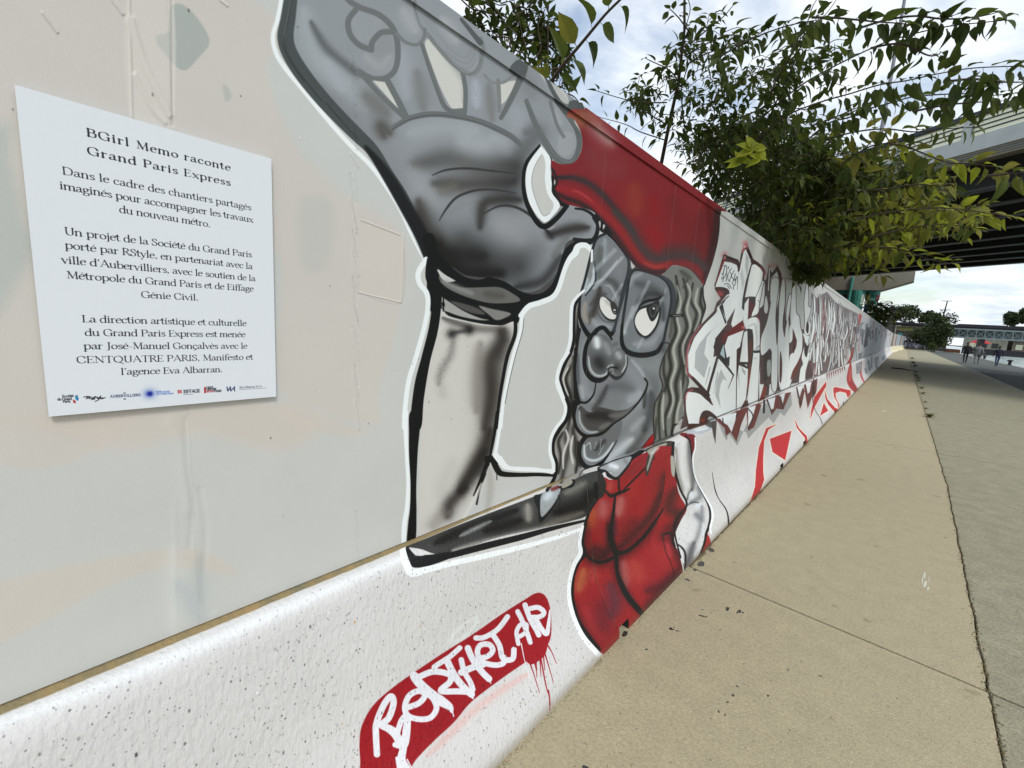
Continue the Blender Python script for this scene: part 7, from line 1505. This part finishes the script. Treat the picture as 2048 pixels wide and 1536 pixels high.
# ---- sapling with broad leaves, left
r1 = random.Random(31); t1 = Tree()
r_a = empty('sapling', (-1.75, 1.9, 0), 'broad-leaved sapling leaning over the hoarding above the painted hand', 'tree')
pa_ = br_px(t1, C3, "620,680 700,545 790,420 860,340 960,220 1060,100 1160,0 1250,-90", 2.5, 2.2, .009, .004, .040, .092, r1, [0, 1, 1, 2], wide=True, droop=.5, gap=.0)
t1.wood.tube([(-1.75, 1.9, 0), (-1.72, 2.0, 1.4), (-1.6, 2.1, 2.3), tuple(pa_[0])], [.035, .018, .010], 7)
for q, d in (("560,640 540,420 500,260 470,140 430,-20", 3.3), ("670,380 668,200 672,60 690,-60", 3.4), ("560,420 620,330 600,180 650,60", 3.3), ("240,0 330,90 430,150 480,260", 3.5), ("60,-20 150,60 250,80 340,140", 3.4), ("100,-60 200,0 300,60", 3.5), ("300,250 400,260 480,330 520,420", 3.2), ("560,460 640,560 700,640 760,690", 2.9),
             ("420,120 520,60 600,-40", 3.4), ("260,120 200,40 150,-40", 3.5), ("460,240 380,160 330,80", 3.3), ("700,620 830,650 880,700", 2.9), ("600,520 700,470 780,460", 3.0), ("380,320 320,240 250,200", 3.4), ("500,360 420,330 400,280", 3.2), ("620,560 600,470 640,400", 3.0)):
    br_px(t1, C3, q, d, d+.15, .005, .0025, .040, .062, r1, [0, 0, 1, 1, 2], droop=.6, gap=.05)
for k in range(120):
    x = r1.uniform(120, 800); y = r1.uniform(0, 660)
    if y > 130+(x-180)*.75+80 or y < (x-600)*1.2: continue
    a = r1.uniform(0, 6.28); br_px(t1, C3, "%.0f,%.0f %.0f,%.0f %.0f,%.0f" % (x, y, x+50*math.cos(a), y+50*math.sin(a), x+95*math.cos(a+.3), y+95*math.sin(a+.3)), 3.5, 3.6, .004, .002, .036, .056, r1, [0, 0, 1], droop=.6)
t1.finish(r_a, 290)
# ---- the large spreading tree
r2 = random.Random(77); t2 = Tree()
tb = np.array([-2.35, 6.2, 0.])
r_b = empty('spreading_tree', (-2.35, 6.2, 0), 'large tree behind the hoarding with long leafy branches reaching over the pavement', 'tree')
hub = at_dist(1560, 470, 6.3); hub2 = at_dist(1440, 330, 6.3)
t2.wood.tube([tuple(tb), (-2.3, 6.1, 1.5), (-2.1, 6.0, 2.4), tuple(hub), tuple(at_dist(1640, 420, 6.0))], [.12, .09, .05, .02], 9)
t2.wood.tube([tuple(at_dist(1322, 330, 5.6)), tuple(at_dist(1340, 240, 5.4)), tuple(at_dist(1357, 164, 5.3)), tuple(at_dist(1369, 60, 5.2)), tuple(at_dist(1369, -60, 5.2))], [.022, .016, .009], 6)
t2.wood.tube([(-2.1, 6.0, 2.2), tuple(at_dist(1322, 330, 5.6))], [.05, .022], 6)
DM = [0, 0, 0, 1]; YM = [1, 2, 2, 3]
for q, d0, d1, m, s_ in (("-60,420 0,370 120,300 250,240 420,180 560,150 680,130", 4.2, 3.8, DM, .082), ("600,120 750,122 900,135 1050,150 1200,160 1350,180", 3.9, 3.7, DM, .085), ("60,1080 240,940 430,790 650,700 860,640 1060,580 1250,550 1430,510 1700,465 2080,450", 4.8, 3.3, DM, .092),
                   ("180,880 330,740 450,640 560,560 700,480 900,380 1100,290 1300,230 1500,185 1700,160 1900,140", 4.8, 3.5, DM, .09), ("120,800 280,720 350,560 430,420 520,270 600,190 700,90 780,-20", 4.5, 4.0, DM, .085), ("300,820 420,560 500,380 540,260 600,60 660,-40", 4.7, 4.2, DM, .08),
                   ("500,1020 700,850 860,800 1000,740 1150,700 1300,660 1600,640 1850,650 2080,620", 4.9, 3.6, [0, 1, 1], .09), ("700,950 900,900 1100,880 1300,900 1500,880 1700,870", 4.8, 4.1, [0, 1, 2], .088), ("800,1120 1000,1000 1200,990 1500,1100 1700,1120 1960,1150", 4.7, 3.9, YM, .09),
                   ("900,1300 1100,1290 1300,1260 1500,1270 1560,1210", 4.8, 4.2, YM, .085), ("900,1500 1100,1450 1300,1430 1500,1420 1700,1440 1960,1480", 4.7, 3.9, [2, 2, 3], .085), ("1800,1200 1950,1185 2080,1170", 3.9, 3.7, YM, .095),
                   ("900,200 1100,140 1300,110 1500,130 1700,120 1850,90", 4.0, 3.6, DM, .085), ("1000,330 1200,300 1400,380 1480,360", 3.9, 3.7, DM, .06), ("1500,560 1700,540 1900,560 2080,560", 3.6, 3.4, DM, .088), ("1300,760 1500,720 1700,700 1900,690", 4.0, 3.7, DM, .085),
                   ("600,860 760,800 900,740 960,735", 4.6, 4.3, [0, 1], .075), ("960,1680 1200,1700 1400,1770 1560,1800", 5.2, 4.8, YM, .085), ("1000,1620 1250,1560 1500,1530 1700,1560", 5.0, 4.5, YM, .085)):
    br_px(t2, C4, q, d0, d1, .007, .002, .029, s_, r2, m, droop=.55, gap=.04)
for q, d in (("1600,860 1580,620 1620,440 1600,240 1640,60 1600,-60", 5.3), ("1500,640 1600,560 1660,500 1780,440", 5.4), ("1560,560 1500,480 1380,420 1340,400", 5.2), ("1480,700 1350,700 1200,680 1000,620", 5.3), ("1600,380 1750,300 1900,240 2050,260 2150,200", 5.2), ("1640,300 1760,200 1860,120 1930,40", 5.1), ("1650,240 1560,120 1500,60", 5.2),
             ("1620,440 1720,380 1860,330 2060,280", 5.2), ("1480,960 1300,900 1200,850 1020,800", 5.6), ("1460,840 1330,760 1250,700", 5.5)):
    br_px(t2, C3, q, d, d-.2, .007, .003, .05, .082, r2, DM, droop=.6)
def fill(n, poly, dlo, dhi, size, mats, dens=7, lean=0.):
    pl = np.array([[float(v) for v in p.split(',')] for p in poly.split()]); x0, y0 = pl.min(0); x1, y1 = pl.max(0); k = 0
    while k < n:
        x, y = r2.uniform(x0, x1), r2.uniform(y0, y1); ins = False
        for i in range(len(pl)):
            a, b = pl[i], pl[(i+1) % len(pl)]
            if (a[1] > y) != (b[1] > y) and x < a[0]+(y-a[1])*(b[0]-a[0])/(b[1]-a[1]): ins = not ins
        if not ins: continue
        k += 1; d = r2.uniform(dlo, dhi); a = r2.gauss(lean, 1.0); L_ = r2.uniform(26, 60)
        p0 = at_dist(x, y, d); p2 = at_dist(x+L_*math.cos(a), y-L_*.55*math.sin(a)-8, d+r2.uniform(-.25, .25)); pm = (p0+p2)/2+np.array((0, 0, .03))
        twig(t2, [p0, pm, p2], .004, .002, .035*d/4.5, size*r2.uniform(.8, 1.15), r2, mats, droop=.65, gap=.1)
fill(170, "1215,190 1300,150 1360,60 1420,40 1500,110 1560,190 1560,330 1480,340 1380,330 1300,290 1230,240", 5.0, 6.0, .078, [0, 0, 1])
fill(600, "1350,290 1440,250 1580,250 1680,300 1730,330 1700,420 1640,520 1560,520 1470,440 1400,380", 5.2, 7.2, .09, [0, 0, 0, 1])
fill(620, "1430,300 1560,310 1700,320 1830,330 1880,380 1850,440 1780,480 1700,520 1600,520 1500,450", 5.6, 8.5, .10, [0, 0, 1, 2])
fill(190, "1560,430 1700,420 1860,415 1960,440 1880,465 1780,480 1760,530 1640,540", 5.4, 6.6, .09, [1, 2, 2, 3])
fill(110, "1560,560 1640,545 1600,500", 6.5, 8, .09, [0, 1, 1])
fill(36, "1480,120 1560,60 1660,60 1640,200 1560,260 1480,240", 4.6, 5.2, .075, [0, 0, 1])
for x, y, s_ in ((1505, 300, .16), (1480, 325, .13), (1520, 318, .12)):   # the bright yellow-green palmate leaf
    p = at_dist(x, y, 3.6)
    for a in (-1.9, -1.1, -.3, .5, 1.3): t2.leaf(p, Vector(CR*math.sin(a)+CU*math.cos(a)*1.0), Vector(-CF)+Vector((.1, 0, .3)), s_*.72, 3, True, r2)
t2.finish(r_b, 298)
# ---- shrub behind the far end of the hoarding
r3 = random.Random(5); t3 = Tree(); c0 = on_y(1745, 628, 40.)
r_c = empty('shrub', (float(c0[0]), 40, 0), 'leafy shrub rising behind the hoarding at the painted pier', 'shrub')
t3.wood.tube([(c0[0], 40, 0), (c0[0], 40, float(c0[2]))], [.08, .04], 6)
for k in range(42):
    x = r3.uniform(1738, 1766); y = r3.uniform(618, 655); a = r3.uniform(-.3, 2.2); d = r3.uniform(39, 42)
    p0 = on_y(x, y, d); L_ = r3.uniform(.5, 1.1); p2 = p0+np.array((math.cos(a)*L_, 0, math.sin(a)*L_*.8)); twig(t3, [p0, (p0+p2)/2+np.array((0, 0, .1)), p2], .015, .006, .14, .36, r3, [0, 0, 1, 2])
t3.finish(r_c, 60)
# ---- far trees and bushes: clumped crowns of small leaf faces
M_crown = [leaf_material('far_leaf_dark', (40, 52, 32), (60, 70, 42), .2), leaf_material('far_leaf_mid', (58, 72, 38), (78, 88, 48), .2)]
def crown_tree(x, y, r_, ztop, zb, label, name, cat, seed, zbase=0., n=1500, ls=.26, mats=(0, 0, 1), group=None):
    rc = np.random.default_rng(seed); root = empty(name, (x, y, zbase), label, cat, group)
    if cat == 'tree': MB().tube([(x, y, zbase), (x+.1, y, zb+.6), (x, y, (zb+ztop)/2)], [r_*.07, r_*.05, r_*.02], 7).build('trunk', M_bark, root)
    hz = (ztop-zb)/2; cl = rc.normal(size=(16, 3)); cl /= np.linalg.norm(cl, axis=1)[:, None]; cl *= rc.uniform(.35, .78, (16, 1)); cr_ = rc.uniform(.28, .46, 16)
    k = rc.integers(0, 16, n); d = rc.normal(size=(n, 3)); d /= np.linalg.norm(d, axis=1)[:, None]; P_ = cl[k]+d*(cr_[k]*rc.uniform(.55, 1.12, n))[:, None]
    P_ = P_*np.array((r_, r_, hz))+np.array((x, y, (ztop+zb)/2))
    a = rc.normal(size=(n, 3)); a /= np.linalg.norm(a, axis=1)[:, None]; b = np.cross(a, rc.normal(size=(n, 3))); b /= np.linalg.norm(b, axis=1)[:, None]
    s_ = (ls*rc.uniform(.6, 1.5, n))[:, None]; V_ = np.stack([P_-a*s_, P_-b*s_*.45, P_+a*s_, P_+b*s_*.45], 1).reshape(-1, 3)
    o_ = mesh('crown', V_, [(i*4, i*4+1, i*4+2, i*4+3) for i in range(n)], M_crown, [int(mats[q]) for q in rc.integers(0, len(mats), n)], root); o_['kind'] = 'stuff'
def px_tree(cx_, ctop, cbot, rpx, Y, *a, **k):
    p = on_y(cx_, ctop, Y); q = on_y(cx_, cbot, Y); e = on_y(cx_+rpx, (ctop+cbot)/2, Y); c_ = on_y(cx_, (ctop+cbot)/2, Y)
    crown_tree(float(p[0]), Y, abs(float(e[0]-c_[0])), float(p[2]), float(q[2]), *a, **k)
px_tree(1817, 604, 650, 38, 140, 'round dark green tree above the stone wall, left of the pylon', 'tree', 'tree', 1, zbase=4.6, n=2200)
px_tree(1789, 627, 650, 12, 138, 'small reddish bare shrub at the left end of the railway wall', 'shrub', 'shrub', 2, zbase=4.6, n=500)
px_tree(1866, 619, 654, 30, 142, 'feathery green tree beside the railway pylon', 'tree', 'tree', 3, zbase=4.6, n=1700, mats=(0, 1, 1))
px_tree(1884, 622, 700, 40, 118, 'big bushy tree in front of the railway bridge abutment', 'tree', 'tree', 4, n=3600, ls=.22)
px_tree(1850, 650, 692, 32, 121, 'low dark bush spreading left of the big bushy tree', 'bush', 'bush', 5, n=1500, ls=.2)
px_tree(1866, 684, 704, 12, 110, 'yellowish weed bush at the foot of the abutment wall', 'bush', 'bush', 6, n=500, ls=.14, mats=(1,))
px_tree(2034, 616, 656, 24, 215, 'dark tree beyond the bridge at the right edge of the view', 'tree', 'tree', 7, n=1500, ls=.5)
px_tree(2060, 610, 656, 26, 210, 'taller green tree beyond the bridge at the right edge', 'tree', 'tree', 8, n=1500, ls=.5, mats=(0, 1))
px_tree(1798, 700, 704, 2.2, 95, 'little heap of dry leaves against the last pale barrier', 'leaf_heap', 'leaves', 9, n=120, ls=.05)
